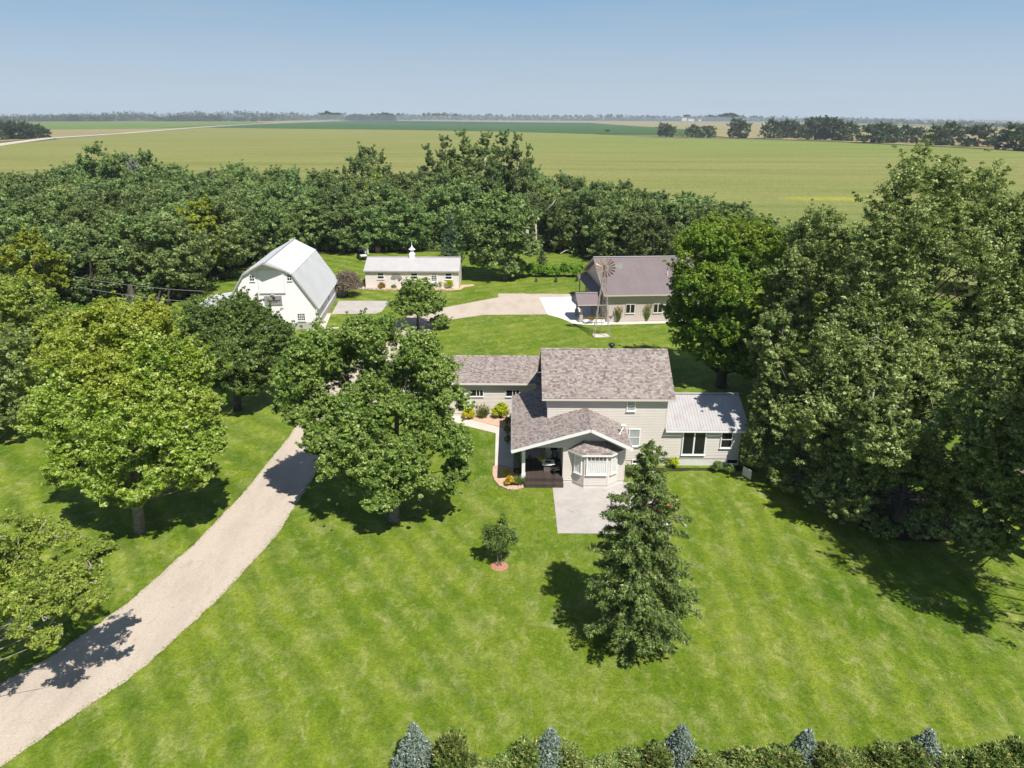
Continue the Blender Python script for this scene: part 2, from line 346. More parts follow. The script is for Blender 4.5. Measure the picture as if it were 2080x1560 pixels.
M['leaf_gold'] = leaf_mat('golden_shrub_leaf', ((0.30, 0.30, 0.006), (0.62, 0.58, 0.012), (0.78, 0.72, 0.05)), objvar=0.0, gain=1.0)
M['leaf_chart'] = leaf_mat('chartreuse_leaf', ((0.16, 0.24, 0.008), (0.46, 0.55, 0.012), (0.70, 0.72, 0.04)), objvar=0.0, gain=1.0)
M['leaf_garden'] = leaf_mat('garden_leaf', ((0.045, 0.11, 0.010), (0.11, 0.22, 0.016), (0.21, 0.32, 0.035)), objvar=0.15)
M['leaf_flower'] = leaf_mat('yellow_flower', ((0.05, 0.09, 0.012), (0.62, 0.40, 0.012), (0.78, 0.55, 0.03)), objvar=0.0, trans=0.15, gain=1.1)
M['leaf_orange'] = leaf_mat('orange_flower', ((0.06, 0.10, 0.012), (0.20, 0.16, 0.02), (0.55, 0.22, 0.03)), objvar=0.0, trans=0.15, gain=1.1)
M['needle'] = leaf_mat('spruce_needle', ((0.022, 0.036, 0.012), (0.054, 0.085, 0.018), (0.120, 0.150, 0.036)), trans=0.1, objvar=0.0, tint=(0.20, 0.155, 0.09), gain=2.5)
M['needle_blue'] = leaf_mat('blue_needle', ((0.050, 0.070, 0.054), (0.115, 0.150, 0.120), (0.22, 0.26, 0.215)), trans=0.08, objvar=0.12, gain=1.95)
M['needle_hedge'] = leaf_mat('hedge_needle', ((0.022, 0.040, 0.010), (0.056, 0.086, 0.018), (0.120, 0.155, 0.038)), trans=0.1, objvar=0.15, tint=(0.52, 0.43, 0.15), gain=2.5)
M['needle_far'] = leaf_mat('young_needle', ((0.018, 0.036, 0.018), (0.035, 0.062, 0.03), (0.07, 0.10, 0.05)), trans=0.1, objvar=0.1, gain=2.2)
M['dry'] = leaf_mat('dry_twig', ((0.10, 0.075, 0.05), (0.185, 0.145, 0.105), (0.26, 0.22, 0.16)), trans=0.1, objvar=0.0, gain=1.1)
M['blade'] = leaf_mat('grass_blade', ((0.05, 0.09, 0.02), (0.10, 0.15, 0.035), (0.17, 0.20, 0.06)), trans=0.2, objvar=0.0, tint=(0.46, 0.36, 0.20))

# ------------------------------------------------------------------ foliage engine
def quads(P, T, B, Nn, L, Wd, fold, rnd, tint, name, tri=False):
    """diamond leaves (or single triangles): centre P, axis T, side B"""
    n = len(P); L = L[:, None]; Wd = Wd[:, None]; q = 3 if tri else 4
    V = np.empty((n, q, 3), np.float32)
    if tri:
        V[:, 0] = P + T * L * 0.62; V[:, 1] = P - T * L * 0.38 + B * Wd * 0.72; V[:, 2] = P - T * L * 0.38 - B * Wd * 0.72
    else:
        V[:, 0] = P - T * L / 2; V[:, 2] = P + T * L / 2
        V[:, 1] = P + B * Wd / 2 + Nn * fold * Wd + T * L * 0.05; V[:, 3] = P - B * Wd / 2 + Nn * fold * Wd + T * L * 0.05
    me = bpy.data.meshes.new(name)
    me.vertices.add(q * n); me.vertices.foreach_set('co', V.ravel())
    me.loops.add(q * n); me.loops.foreach_set('vertex_index', np.arange(q * n, dtype=np.int32))
    me.polygons.add(n); me.polygons.foreach_set('loop_start', np.arange(0, q * n, q, dtype=np.int32))
    try: me.polygons.foreach_set('loop_total', np.full(n, q, np.int32))
    except Exception: pass
    for nm, arr in (('rnd', rnd), ('tint', tint)):
        at = me.attributes.new(nm, 'FLOAT', 'FACE'); at.data.foreach_set('value', np.clip(arr, 0, 1).astype(np.float32))
    me.update(calc_edges=True); return me
def unit(v): return v / (np.linalg.norm(v, axis=-1, keepdims=True) + 1e-9)
def rdir(r, n): return unit(r.normal(size=(n, 3)))
def leaves(r, C, Rd, per, size, name, up=0.45, out=0.6, rand=0.75, flat=0.8, aspect=0.55, tintf=None, dens_pow=0.5, droop=0.0):
    """C (n,3) puff centres, Rd (n,) radii, per leaves each (array or int)"""
    C = np.asarray(C, float); Rd = np.asarray(Rd, float)
    per = np.broadcast_to(np.asarray(per), (len(C),)).astype(int)
    idx = np.repeat(np.arange(len(C)), per); n = len(idx)
    d = rdir(r, n); rad = r.random(n) ** dens_pow
    off = d * rad[:, None] * Rd[idx][:, None]; off[:, 2] *= flat
    P = C[idx] + off
    if droop: P[:, 2] -= droop * r.random(n) ** 2 * Rd[idx]
    nrm = unit(d * out + np.array([0, 0, up]) + rdir(r, n) * rand)
    t = np.cross(nrm, rdir(r, n)); t = unit(t); b = np.cross(nrm, t)
    L = size * r.uniform(0.65, 1.35, n); Wd = L * aspect * r.uniform(0.8, 1.2, n)
    pt = r.normal(0, 0.13, len(C))[idx] + 0.10 * np.sin(P[:, 0] * 1.7 + P[:, 2] * 1.1) * np.cos(P[:, 1] * 1.5 - P[:, 2] * 0.9)
    rnd = np.clip(r.beta(2.2, 2.2, n) + pt, 0, 1)
    tint = np.zeros(n) if tintf is None else tintf(P, r)
    return quads(P, t, b, nrm, L, Wd, 0.18, rnd, tint, name, tri=True)

def mass_lobes(r, masses, y0, lobe=1.25, dens=1.0):
    """masses: (px, py, rx_px, ry_px, dy, depth) ellipses of the photo at depth y0+dy -> lobe centres and radii"""
    C = []; Rd = []; E = []
    for px, py, rx, ry, dy, dep in masses:
        c = aty(px, py, y0 + dy); dist = np.linalg.norm(c - np.array([0, 0, CAM_H])); a = rx * dist / FPX; h = ry * dist / FPX
        dep = dep or a; E.append((c, np.array([a, dep, h]))); lr = min(lobe, 0.6 * min(a, h, dep))
        area = 4 * math.pi * ((a * dep) ** 1.6 / 3 + (a * h) ** 1.6 / 3 + (dep * h) ** 1.6 / 3) ** (1 / 1.6)
        n = max(5, int(dens * area / (lr * lr * 1.9)))
        i = np.arange(n) + 0.5; ph = np.arccos(1 - 2 * i / n); th = math.pi * (1 + 5 ** 0.5) * i + r.uniform(0, 6)
        s = np.stack([np.cos(th) * np.sin(ph), np.sin(th) * np.sin(ph), np.cos(ph)], 1) + r.normal(0, 0.16, (n, 3))
        s = unit(s) * r.uniform(0.72, 1.02, (n, 1)); ext = np.maximum(np.array([a, dep, h]) - lr * 0.65, 0.2)
        C.append(c + s * ext); Rd.append(lr * r.uniform(0.75, 1.25, n))
    return np.concatenate(C), np.concatenate(Rd), E
def sub_puffs(r, C, Rd, k=12, sr=0.42, shoots=0.0, hemi=True, tall=0.85):
    n = len(C); idx = np.repeat(np.arange(n), k)
    d = rdir(r, n * k); d[:, 2] = np.where(d[:, 2] < (-0.15 if hemi else -0.6), -d[:, 2] * 0.7, d[:, 2]); d = unit(d)
    sc = np.column_stack([np.full(n * k, 1.0), np.full(n * k, 1.0), np.full(n * k, tall)])
    if tall > 1: sc[:, :2] *= (0.92 - 0.5 * np.clip(d[:, 2:], 0, 1) ** 1.2)    # plumes narrow upwards
    Q = C[idx] + d * (Rd[idx] * r.uniform(0.55, 1.05, n * k))[:, None] * sc
    q_r = Rd[idx] * sr * r.uniform(0.65, 1.35, n * k)
    if shoots:
        m = r.random(n * k) < shoots; o = unit(d[m] * np.array([1, 1, 0.6]) + np.array([0, 0, 0.75]))
        S1 = Q[m] + o * (q_r[m] * 0.9)[:, None]; S2 = Q[m] + o * (q_r[m] * 1.75)[:, None]
        Q = np.concatenate([Q, S1, S2]); q_r = np.concatenate([q_r, q_r[m] * 0.55, q_r[m] * 0.35]); idx = np.concatenate([idx, idx[m], idx[m]])
    return Q, q_r, idx
def limbs(r, base, top_r, tips, trunk_top, tr=0.3, bend=0.15, twig=None, fork=0.35, n=6):
    """tapered trunk from base to trunk_top with limbs curving to the tips"""
    mb = MB(); base = np.array(base, float); tt = np.array(trunk_top, float)
    path = []; K = 7
    for i in range(K):
        f = i / (K - 1); p = base + (tt - base) * f; p[:2] += r.normal(0, bend * 0.25 * tr, 2) * (0 < i < K - 1); path.append(p)
    rad = [tr * (1.45 if i == 0 else 1.12 if i == 1 else 1 - 0.62 * i / (K - 1)) for i in range(K)]
    path.insert(1, base + (tt - base) * 0.04); rad.insert(1, tr * 1.18)
    mb.tube(path, rad, 9)
    H = np.linalg.norm(tt - base)
    for q in tips:
        q = np.array(q, float); hz = np.linalg.norm(q[:2] - base[:2])
        f = np.clip((q[2] - base[2] - 0.75 * hz) / H, fork, 0.97) ; s = base + (tt - base) * f
        r0 = tr * (1 - 0.62 * f) * r.uniform(0.22, 0.40); m = (s + q) / 2 + r.normal(0, 0.06, 3) * np.linalg.norm(q - s); m[2] -= 0.06 * hz
        mb.tube([s, s * 0.6 + m * 0.4 + np.array([0, 0, -0.02 * hz]), m, m * 0.45 + q * 0.55, q], [r0, r0 * 0.8, r0 * 0.58, r0 * 0.38, r0 * 0.12], n)
    if twig is not None:
        A, Bq = twig
        for a, b in zip(A, Bq):
            m = (a + b) / 2 + r.normal(0, 0.08, 3); mb.tube([a, m, b], [0.035, 0.022, 0.008], 3, cap=False)
    return mb
def to_local(me_or_mb, base):
    if isinstance(me_or_mb, MB):
        me_or_mb.v = [tuple(np.array(p) - base) for p in me_or_mb.v]
def hero(name, label, cat, seed, base, masses, mat, bark, leaf=0.17, lobe=1.25, k=12, per=55, dens=1.0, tr=0.3, trunk_top=None, tips=26, group=None, tintf=None, twigs=160, up=0.6, y0=None, sr=0.36, fork=0.35, flat=0.58, extra=None, grow=0.98, shoots=0.35, tall=0.85, void=4.2, voidt=-1.25):
    r = np.random.default_rng(seed); base = np.array([base[0], base[1], 0.0])
    masses = [(a, b, c * grow, d * grow, e, f * grow) for a, b, c, d, e, f in masses]
    C, Rd, E = mass_lobes(r, masses, base[1] if y0 is None else y0, lobe, dens)
    if extra is not None: C = np.concatenate([C, extra[0]]); Rd = np.concatenate([Rd, extra[1]])
    keep = C[:, 2] > 0.5; C, Rd = C[keep], Rd[keep]
    Q, qr, idx = sub_puffs(r, C, Rd, k, sr, shoots, True, tall)
    pern = np.where(np.arange(len(Q)) < len(C) * k, per, int(per * 0.4))
    ok = Q[:, 2] > 0.25
    for c_, e_ in E: ok &= (((Q - c_) / e_) ** 2).sum(1) > 0.50 ** 2          # nothing grows in the dark middle of a bough mass
    if void:
        a_ = 6.283 / void; q_ = Q * a_ + r.uniform(0, 6, 3)
        nz = np.sin(q_[:, 0] + 1.3 * np.sin(q_[:, 1] * 0.7)) + np.sin(q_[:, 1] + 1.1 * np.sin(q_[:, 2] * 0.8)) + np.sin(q_[:, 2] * 0.8 + 1.2 * np.sin(q_[:, 0] * 0.6))
        ok &= nz > voidt + r.normal(0, 0.15, len(Q))
    Q, qr, idx, pern = Q[ok], qr[ok], idx[ok], pern[ok]
    t = thing(name, label, cat, tuple(base), 0, group)
    me = leaves(r, Q - base, qr, pern, leaf, 'crown', tintf=tintf, up=up, flat=flat)
    cr = link('crown', me, t, mat)
    sel = r.choice(len(C), min(tips, len(C)), replace=False)
    tt = np.array(trunk_top) if trunk_top is not None else np.array([C[:, 0].mean(), C[:, 1].mean(), C[:, 2].max() * 0.8])
    tw = r.choice(min(len(Q), len(C) * k), min(twigs, len(Q)), replace=False)
    mb = limbs(r, base, 0.05, C[sel], tt, tr, twig=(C[idx[tw]], Q[tw]), fork=fork); to_local(mb, base)
    mb.build('trunk', bark, t, smooth=True)
    return t

def proto_tree(seed, H, Rr, nl=22, k=9, per=42, leaf=0.36, lobe=1.5, low=0.22, tall=1.0, bark='bark_dark', mat='leaf_forest', tr=0.22, drop=0.0, name='windbreak_tree', tintf=None, hemi=False, cone=0.35):
    """a whole tree about its own origin: crown an uneven stack of lobes"""
    r = np.random.default_rng(seed); zc = H * (low + 1) / 2; hz = H * (1 - low) / 2
    i = np.arange(nl) + 0.5; ph = np.arccos(1 - 2 * i / nl); th = math.pi * (1 + 5 ** 0.5) * i + r.uniform(0, 6)
    s = unit(np.stack([np.cos(th) * np.sin(ph), np.sin(th) * np.sin(ph), np.cos(ph)], 1) + r.normal(0, 0.22, (nl, 3))) * r.uniform(0.68, 1.08, (nl, 1))
    C = np.array([0, 0, zc]) + s * np.array([Rr - lobe * 0.55, Rr - lobe * 0.55, hz - lobe * 0.5]); C[:, 2] = np.minimum(C[:, 2], H - lobe * 0.5)
    Rd = lobe * r.uniform(0.7, 1.25, nl)
    C[:, 2] = np.maximum(C[:, 2], lobe * 0.45)
    if cone:
        C[:, :2] *= (1 + cone * np.clip(0.5 - C[:, 2:] / H, 0, 1) * 2); C[:, 2] = np.maximum(C[:, 2] - 0.10 * H * np.clip(1 - C[:, 2] / H, 0, 1), lobe * 0.4)
    Q, qr, idx = sub_puffs(r, C, Rd, k, 0.40, 0.25, hemi)
    per = np.where(np.arange(len(Q)) < len(C) * k, per, per // 2)
    t = thing(name, 'x', 'tree')
    link('crown', leaves(r, Q, qr, per, leaf, 'crown', droop=drop, tintf=tintf, flat=0.65, up=0.6), t, M[mat])
    sel = r.choice(nl, min(12, nl), replace=False)
    limbs(r, (0, 0, 0), 0.05, C[sel], (r.normal(0, 0.3), r.normal(0, 0.3), H * 0.8), tr, n=5).build('trunk', M[bark], t, smooth=True)
    return t
def hide_proto(t):                              # a prototype that was only a source for copies
    for c in list(t.children): bpy.data.objects.remove(c)
    bpy.data.objects.remove(t)

def shrub(name, label, loc, rx, rz, mat, seed, n=60, per=40, leaf=0.09, group=None, cat='shrub', flat=0.8, up=0.5):
    r = np.random.default_rng(seed); d = rdir(r, n); d[:, 2] = np.abs(d[:, 2]) * 1.1 - 0.15
    C = d * r.uniform(0.6, 0.95, (n, 1)) * np.array([rx, rx, rz]) + np.array([0, 0, rz * 0.75]); C[:, 2] = np.maximum(C[:, 2], 0.08)
    t = thing(name, label, cat, loc, 0, group)
    link('foliage', leaves(r, C, np.full(n, rx * 0.3), per, leaf, 'foliage', up=up, flat=flat), t, M[mat])
    mb = MB()
    for q in C[:7]: mb.tube([(0, 0, 0), q * 0.5 + np.array([0, 0, 0.05]), q], [0.03, 0.022, 0.01], 4)
    mb.build('stem', M['bark_dark'], t)
    return t
def grass_clump(name, label, loc, h, w, seed, n=260, plume=0.3, mat='blade', cat='ornamental grass', group=None):
    r = np.random.default_rng(seed); a = r.uniform(0, 6.283, n); rad = w * r.random(n) ** 0.7
    base = np.stack([np.cos(a), np.sin(a), np.zeros(n)], 1)
    hh = h * r.uniform(0.6, 1.05, n)
    P = base * (rad * 0.6)[:, None] + np.array([0, 0, 1]) * (hh / 2)[:, None]
    T = unit(base * (rad * 0.9)[:, None] + np.array([0, 0, 1]) * hh[:, None]); B = unit(np.cross(T, rdir(r, n)))
    top = r.random(n) < plume
    P[top] = base[top] * (rad[top] * 1.0)[:, None] + np.array([0, 0, 1]) * (h * r.uniform(0.8, 1.15, top.sum()))[:, None]
    L = np.where(top, h * 0.3, hh); Wd = np.where(top, 0.07, 0.035) * (1 + w)
    t = thing(name, label, cat, loc, 0, group)
    link('blades', quads(P, T, B, np.cross(T, B), L, Wd, 0.1, r.random(n), top.astype(float) * 0.9, 'blades'), t, M[mat])
    return t

# conifers ---------------------------------------------------------
def conifer(name, label, loc, H, Rb, seed, mat, levels=26, br=11, sprays=26, size=0.26, droop=0.25, hang=0.6, shape=0.85, group=None, low=0.25, bark='bark_dark', tintf=None, rag=0.25, tr=None, aspect=0.3, cat='tree', gap=None, foot=None, lat=0.75):
    r = np.random.default_rng(seed); mb = MB(); tr = tr or H * 0.016
    mb.tube([(0, 0, 0), (0, 0, H * 0.5), (0, 0, H)], [tr * 1.3, tr * 0.8, 0.02], 8)
    Ps = []; Ts = []; Ns = []; Ls = []
    for i in range(levels):
        f = i / (levels - 1); z0 = low + (H - low) * f ** 0.92
        ln = Rb * (1 - f) ** shape + 0.12
        if foot: ln = min(ln, Rb * (foot + f * 2.6))
        nb = max(4, int(br * (0.5 + 0.5 * (1 - f)) + r.integers(-1, 2)))
        a0 = r.uniform(0, 6.28)
        for j in range(nb):
            if gap and r.random() < gap: continue
            a = a0 + 6.283 * j / nb + r.normal(0, 0.18); l = ln * r.uniform(1 - rag * 1.5, 1 + rag)
            zz = z0 + r.normal(0, 0.12) * (H / levels) * 2
            dirv = np.array([math.cos(a), math.sin(a), 0]); side = np.array([-math.sin(a), math.cos(a), 0])
            rise = 0.35 * f * l
            pts = [np.array([0, 0, zz]) + dirv * l * t + np.array([0, 0, rise * t - droop * l * (t * t) + droop * 0.5 * l * max(t - 0.75, 0) * 2.0]) for t in (0, 0.35, 0.7, 1.0)]
            pts[-1][2] = max(pts[-1][2], 0.1)
            if l > 0.5: mb.tube(pts, [0.012 * l + 0.012, 0.010 * l + 0.008, 0.006 * l + 0.006, 0.004], 4, cap=False)
            ns = max(5, int(sprays * l / Rb + 5))
            t = r.random(ns) ** 0.65; seg = np.clip((t * 3).astype(int), 0, 2)
            PT = np.array(pts); tl = np.array([0, 0.35, 0.7, 1.0]); u = (t - tl[seg]) / (tl[seg + 1] - tl[seg])
            p = PT[seg] * (1 - u)[:, None] + PT[seg + 1] * u[:, None]
            sd = r.choice([-1, 1], ns); out = (0.42 * (1 - t * 0.6) * l * r.random(ns) * lat + 0.04)
            p = p + side * (sd * out)[:, None] + dirv * (out * 0.4)[:, None] + np.array([0, 0, 1]) * (-hang * size * r.random(ns) * 0.9 + r.normal(0, 0.05, ns))[:, None]
            T = unit(dirv * 0.7 + side * (sd * 0.8)[:, None] + np.array([0, 0, 1]) * (r.normal(-hang * 0.9, 0.35, ns))[:, None] + rdir(r, ns) * 0.35)
            Ps.append(p); Ts.append(T); Ls.append(size * r.uniform(0.6, 1.3, ns))
    # tip
    n = 60; z = H - 0.06 * H * r.random(n); P = np.stack([r.normal(0, 0.05, n), r.normal(0, 0.05, n), z], 1); Ps.append(P); Ts.append(unit(rdir(r, n) + np.array([0, 0, 0.9]))); Ls.append(np.full(n, size * 0.7))
    P = np.concatenate(Ps); T = np.concatenate(Ts); L = np.concatenate(Ls); P[:, 2] = np.maximum(P[:, 2], 0.05)
    # each spray is three crossed slivers
    B = unit(np.cross(T, rdir(r, len(P)))); P3 = np.concatenate([P, P + B * 0.25 * L[:, None], P - B * 0.25 * L[:, None]])
    T3 = unit(np.concatenate([T, T + B * 0.7, T - B * 0.7]) + r.normal(0, 0.12, (3 * len(P), 3))); L3 = np.tile(L, 3) * 0.8
    B3 = unit(np.cross(T3, rdir(r, len(P3)))); rnd = np.clip(np.tile(r.beta(2, 2, len(P)), 3) + r.normal(0, 0.1, len(P3)), 0, 1)
    tint = np.zeros(len(P3)) if tintf is None else tintf(P3, r)
    t = thing(name, label, cat, loc, r.uniform(0, 6.28), group)
    link('crown', quads(P3, T3, B3, np.cross(T3, B3), L3, L3 * aspect, 0.1, rnd, tint, 'crown', tri=True), t, M[mat])
    mb.build('trunk', M[bark], t)
    return t

# ------------------------------------------------------------------ the setting: ground, lawn, fields, drives
def sheet(name, pts, z, m, kind='structure', jit=0.0, step=1.5, seed=1):
    P = [np.array(p[:2], float) for p in pts]
    if jit:
        r = np.random.default_rng(seed); Q = []
        for a, b in zip(P, P[1:] + P[:1]):
            n = max(1, int(np.linalg.norm(b - a) / step))
            for i in range(n):
                q = a + (b - a) * i / n; Q.append(q + r.normal(0, jit, 2) * (i > 0))
        P = Q
    mb = MB(); mb.poly([(p[0], p[1], z) for p in P])
    o = mb.build(name, m); tag(o, kind=kind)
    if o.data.polygons[0].normal.z < 0:
        o.data.flip_normals()
    bm = bmesh.new(); bm.from_mesh(o.data); bmesh.ops.triangulate(bm, faces=bm.faces); bm.to_mesh(o.data); bm.free()
    return o
def px(pts, z): return [g(a, b, z) for a, b in pts]
BIG = 15000
sheet('ground', [(-BIG, -BIG), (BIG, -BIG), (BIG, BIG), (-BIG, BIG)], -0.03, M['far'])
sheet('lawn', [(-75, -30), (90, -30), (95, 60), (62, 108), (44, 130), (22, 162), (5, 184), (-30, 188), (-40, 150), (-60, 110), (-75, 90)], 0.0, M['lawn'])
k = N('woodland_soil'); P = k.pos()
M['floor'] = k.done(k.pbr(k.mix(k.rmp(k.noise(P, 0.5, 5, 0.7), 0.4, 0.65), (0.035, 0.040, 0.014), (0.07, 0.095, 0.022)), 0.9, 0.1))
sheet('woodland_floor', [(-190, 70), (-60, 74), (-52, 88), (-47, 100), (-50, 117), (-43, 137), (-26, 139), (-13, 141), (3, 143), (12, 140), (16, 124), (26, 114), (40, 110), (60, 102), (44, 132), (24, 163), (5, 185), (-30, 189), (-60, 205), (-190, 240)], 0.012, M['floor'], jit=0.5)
# fields stand as high as their crop
def crop(name, pts, z, m):
    o = sheet(name, pts, z, m)
    bm = bmesh.new(); bm.from_mesh(o.data)
    ret = bmesh.ops.extrude_face_region(bm, geom=bm.faces[:])
    for v in [e for e in ret['geom'] if isinstance(e, bmesh.types.BMVert)]: v.co.z = z
    for v in bm.verts:
        pass
    bm.faces.ensure_lookup_table()
    new = set(e for e in ret['geom'] if isinstance(e, bmesh.types.BMVert))
    for v in bm.verts:
        if v not in new: v.co.z = -0.02
    bmesh.ops.recalc_face_normals(bm, faces=bm.faces)
    bm.to_mesh(o.data); bm.free(); return o
# corn: fresher green towards the tree row on the east, with one yellow patch
def corn_material():
    k = N('corn_field_crop'); P = k.pos(); sx = k.n('ShaderNodeSeparateXYZ', Vector=P)
    big = k.noise(k.pos(scale=(0.004, 0.010, 1)), 1.0, 5, 0.6, 0.4)
    s1 = k.noise(k.pos(scale=(0.005, 0.075, 1)), 1.0, 7, 0.68, 0.35); s2 = k.noise(k.pos(scale=(0.02, 0.30, 1)), 1.0, 5, 0.65)
    east = k.math('MULTIPLY', k.rmp(sx.outputs['X'], -120, 260), k.rmp(k.math('ADD', sx.outputs['Y'], k.math('MULTIPLY', big, 300)), 560, 760))
    near = k.rmp(k.math('ADD', sx.outputs['Y'], k.math('MULTIPLY', big, 160)), 420, 200)
    c = k.mix(k.rmp(big, 0.35, 0.68), (0.228, 0.240, 0.078), (0.265, 0.250, 0.098))
    c = k.mix(k.math('MULTIPLY', near, 0.8), c, (0.198, 0.235, 0.076))
    c = k.mix(k.math('MULTIPLY', east, 0.9), c, (0.200, 0.258, 0.066))
    c = k.mix(k.rmp(s1, 0.46, 0.64, 0, 0.75), c, (0.160, 0.180, 0.050))
    c = k.mix(k.rmp(s2, 0.52, 0.75, 0, 0.35), c, (0.145, 0.170, 0.048))
    q = g(1690, 402, 2.2)
    dx = k.math('DIVIDE', k.math('SUBTRACT', sx.outputs['X'], float(q[0])), 17.0); dy = k.math('DIVIDE', k.math('SUBTRACT', sx.outputs['Y'], float(q[1])), 7.0)
    dd = k.math('ADD', k.math('ADD', k.math('MULTIPLY', dx, dx), k.math('MULTIPLY', dy, dy)), k.math('MULTIPLY', k.noise(P, 0.12, 3), 1.6))
    c = k.mix(k.rmp(dd, 0.7, 2.0, 0.75, 0), c, (0.36, 0.34, 0.045))
    tex = k.noise(k.pos(scale=(1.0, 0.5, 1)), 1.3, 5, 0.8)
    c = k.mix(k.rmp(tex, 0.32, 0.68), k.mix(1.0, c, (0.62, 0.68, 0.58), 'MULTIPLY'), k.mix(1.0, c, (1.32, 1.28, 1.25), 'MULTIPLY'))
    return k.done(k.pbr(c, 0.9, 0.04, 0, k.bump(tex, 0.5, 0.5)))
M['cornfield'] = corn_material()
corn_far = px([(0, 294.5), (250, 271.5), (425, 259.5), (560, 261), (800, 263.5), (1040, 267.8), (1200, 272), (1350, 281), (1500, 283.5), (1700, 289), (1900, 298.5), (2080, 308), (2400, 330)], 2.0)
corn_o = crop('corn_field', [(-760, 300), (-500, 210)] + [(-190, 243), (-60, 208), (-30, 192), (5, 188), (24, 166), (46, 132), (64, 110), (98, 62), (140, 0), (900, 0), (900, 640)] + [p for p in corn_far[::-1] if p[0] < 900] + [(-760, 640)], 2.0, M['cornfield'])
crop('soybean_field', px([(425, 259), (520, 252.8), (600, 249.4), (690, 246), (850, 247), (1190, 249.4), (1330, 258.5), (1440, 266), (1450, 272), (1330, 272.5), (1200, 271.6), (1040, 267.4), (800, 263.1), (560, 260.6)], 0.9), 0.9, M['bean'])
crop('dark_soybean_field', px([(720, 245.6), (802, 245.0), (1040, 248.2), (1200, 249.5), (1235, 252.6), (1040, 252.2), (850, 250.5), (720, 247.4)], 1.1), 1.1, M['bean_far'])
crop('ripe_grain_field', px([(800, 243.6), (1200, 246.2), (1560, 248.6), (2080, 262), (2400, 272), (2400, 322), (2080, 305), (1700, 287), (1480, 279), (1392, 270), (1240, 254), (1190, 250.2), (1040, 248.8), (820, 246.3)], 0.6), 0.6, M['tan'])
crop('stubble_field', px([(-200, 285), (100, 263.2), (310, 261.2), (430, 257.8), (250, 269.5), (100, 279), (-200, 305)], 0.7), 0.7, M['tan'])
crop('hay_field', px([(60, 249), (280, 246.5), (520, 248), (530, 250.6), (430, 254.5), (310, 260.6), (100, 262.6), (-200, 284)], 0.8), 0.8, M['grassfield'])
crop('pale_field', px([(520, 245.6), (690, 244.6), (690, 246), (600, 248.4), (540, 249.8)], 0.7), 0.7, M['tan'])
rc = px([(-60, 302), (0, 293.3), (100, 280.2), (250, 270.6), (350, 262.6), (450, 255.2), (520, 251.6), (600, 248.2), (690, 244.9)], 2.1)
mbr = MB()
for a, b in zip(rc, rc[1:]):
    d = unit((b - a)[:2]); nn = np.array([-d[1], d[0]]) * 6.5
    mbr.slab([(a[0] - nn[0], a[1] - nn[1], 0), (b[0] - nn[0], b[1] - nn[1], 0), (b[0] + nn[0], b[1] + nn[1], 0), (a[0] + nn[0], a[1] + nn[1], 0)], (0, 0, 2.1))
tag(mbr.build('gravel_road', M['road']), kind='structure')

drive = [(-34, 12), (-27, 20.5), (-23.92, 26.2), (-22.57, 28.2), (-20.95, 32.2), (-19.7, 38.2), (-18.94, 44.8), (-18.55, 54), (-18.7, 63.6), (-18.9, 72.3), (-18.4, 80), (-16.4, 88), (-12.5, 94.8), (-9.7, 96.9), (-2.11, 103.1), (-2.16, 105.6), (9.3, 105.5), (9.6, 103.0), (4.6, 93.5), (-4, 93.0), (-9, 89.9), (-11.6, 81.5), (-12.6, 72), (-8.6, 67.5), (-8.6, 59.6), (-11.5, 57.8), (-14.3, 54), (-14.6, 47.1), (-14.95, 38.8), (-16.1, 32.85), (-17.64, 27.5), (-19.4, 24.3), (-20.67, 22), (-24, 16), (-30, 8)]
sheet('gravel_drive', drive, 0.008, M['gravel'], jit=0.035, step=0.35)
sheet('concrete_apron', [(4.01, 103.0), (4.75, 93.4), (6.2, 91.9), (7.1, 90.5), (7.75, 89.1), (9.0, 88.5), (12.2, 88.4), (13.4, 88.9), (12.6, 91), (11.3, 104.0)], 0.016, M['apron'])
sheet('gravel_strip', [(13.0, 88.6), (24.5, 89.8), (24.5, 90.9), (12.9, 89.9)], 0.012, M['walk'], jit=0.04)
sheet('barn_pad', [(-24.4, 93.0), (-25.1, 100.5), (-17.7, 100.6), (-17.9, 94.4), (-18.6, 93.4)], 0.016, M['concrete'])
sheet('barn_apron', [(-24.9, 85.2), (-21.7, 86.2), (-22.0, 86.7), (-23.6, 86.5), (-24.5, 93.4), (-25.3, 93.4)], 0.022, M['walk'])
sheet('patio', [(2.97, 45.9), (2.99, 39.35), (10.3, 39.35), (10.3, 44.0), (9.3, 46.3)], 0.016, M['concrete'])
sheet('walkway', [(-8.6, 58.4), (-5.2, 56.9), (-1.35, 54.75), (-1.27, 48.0), (-1.15, 47.2), (0.2, 47.0), (0.2, 55.2), (-4.2, 58.0), (-5.0, 58.9), (-8.6, 60.0)], 0.016, M['walk'])
sheet('rock_bed', [(-7.6, 59.9), (-5.0, 58.95), (-4.2, 58.05), (0.15, 55.3), (2.6, 55.3), (2.6, 58.45), (-8.4, 58.45)][2:6] + [(-4.6, 58.45)], 0.020, M['bedrock'], jit=0.03)
sheet('flower_bed', px([(1004, 946), (1002, 962), (1006, 976), (1016, 987), (1032, 994), (1050, 995), (1067, 988), (1067, 972), (1040, 950), (1020, 944)], 0.0), 0.022, M['bedrock'], jit=0.02, step=0.3)
sheet('shrub_bed', px([(1255, 940), (1290, 950), (1420, 950), (1520, 946), (1540, 958), (1400, 956), (1262, 962)], 0.0), 0.006, M['floor'], jit=0.05, step=0.5)
sheet('curved_bed', [(22.6, 41.6), (22.9, 40.2), (23.6, 39.2), (24.7, 38.7), (27.5, 38.6), (30, 40), (30.5, 43.5), (28, 46), (24.5, 45), (22.8, 43.5)], 0.012, M['soil'], jit=0.04, step=0.5)
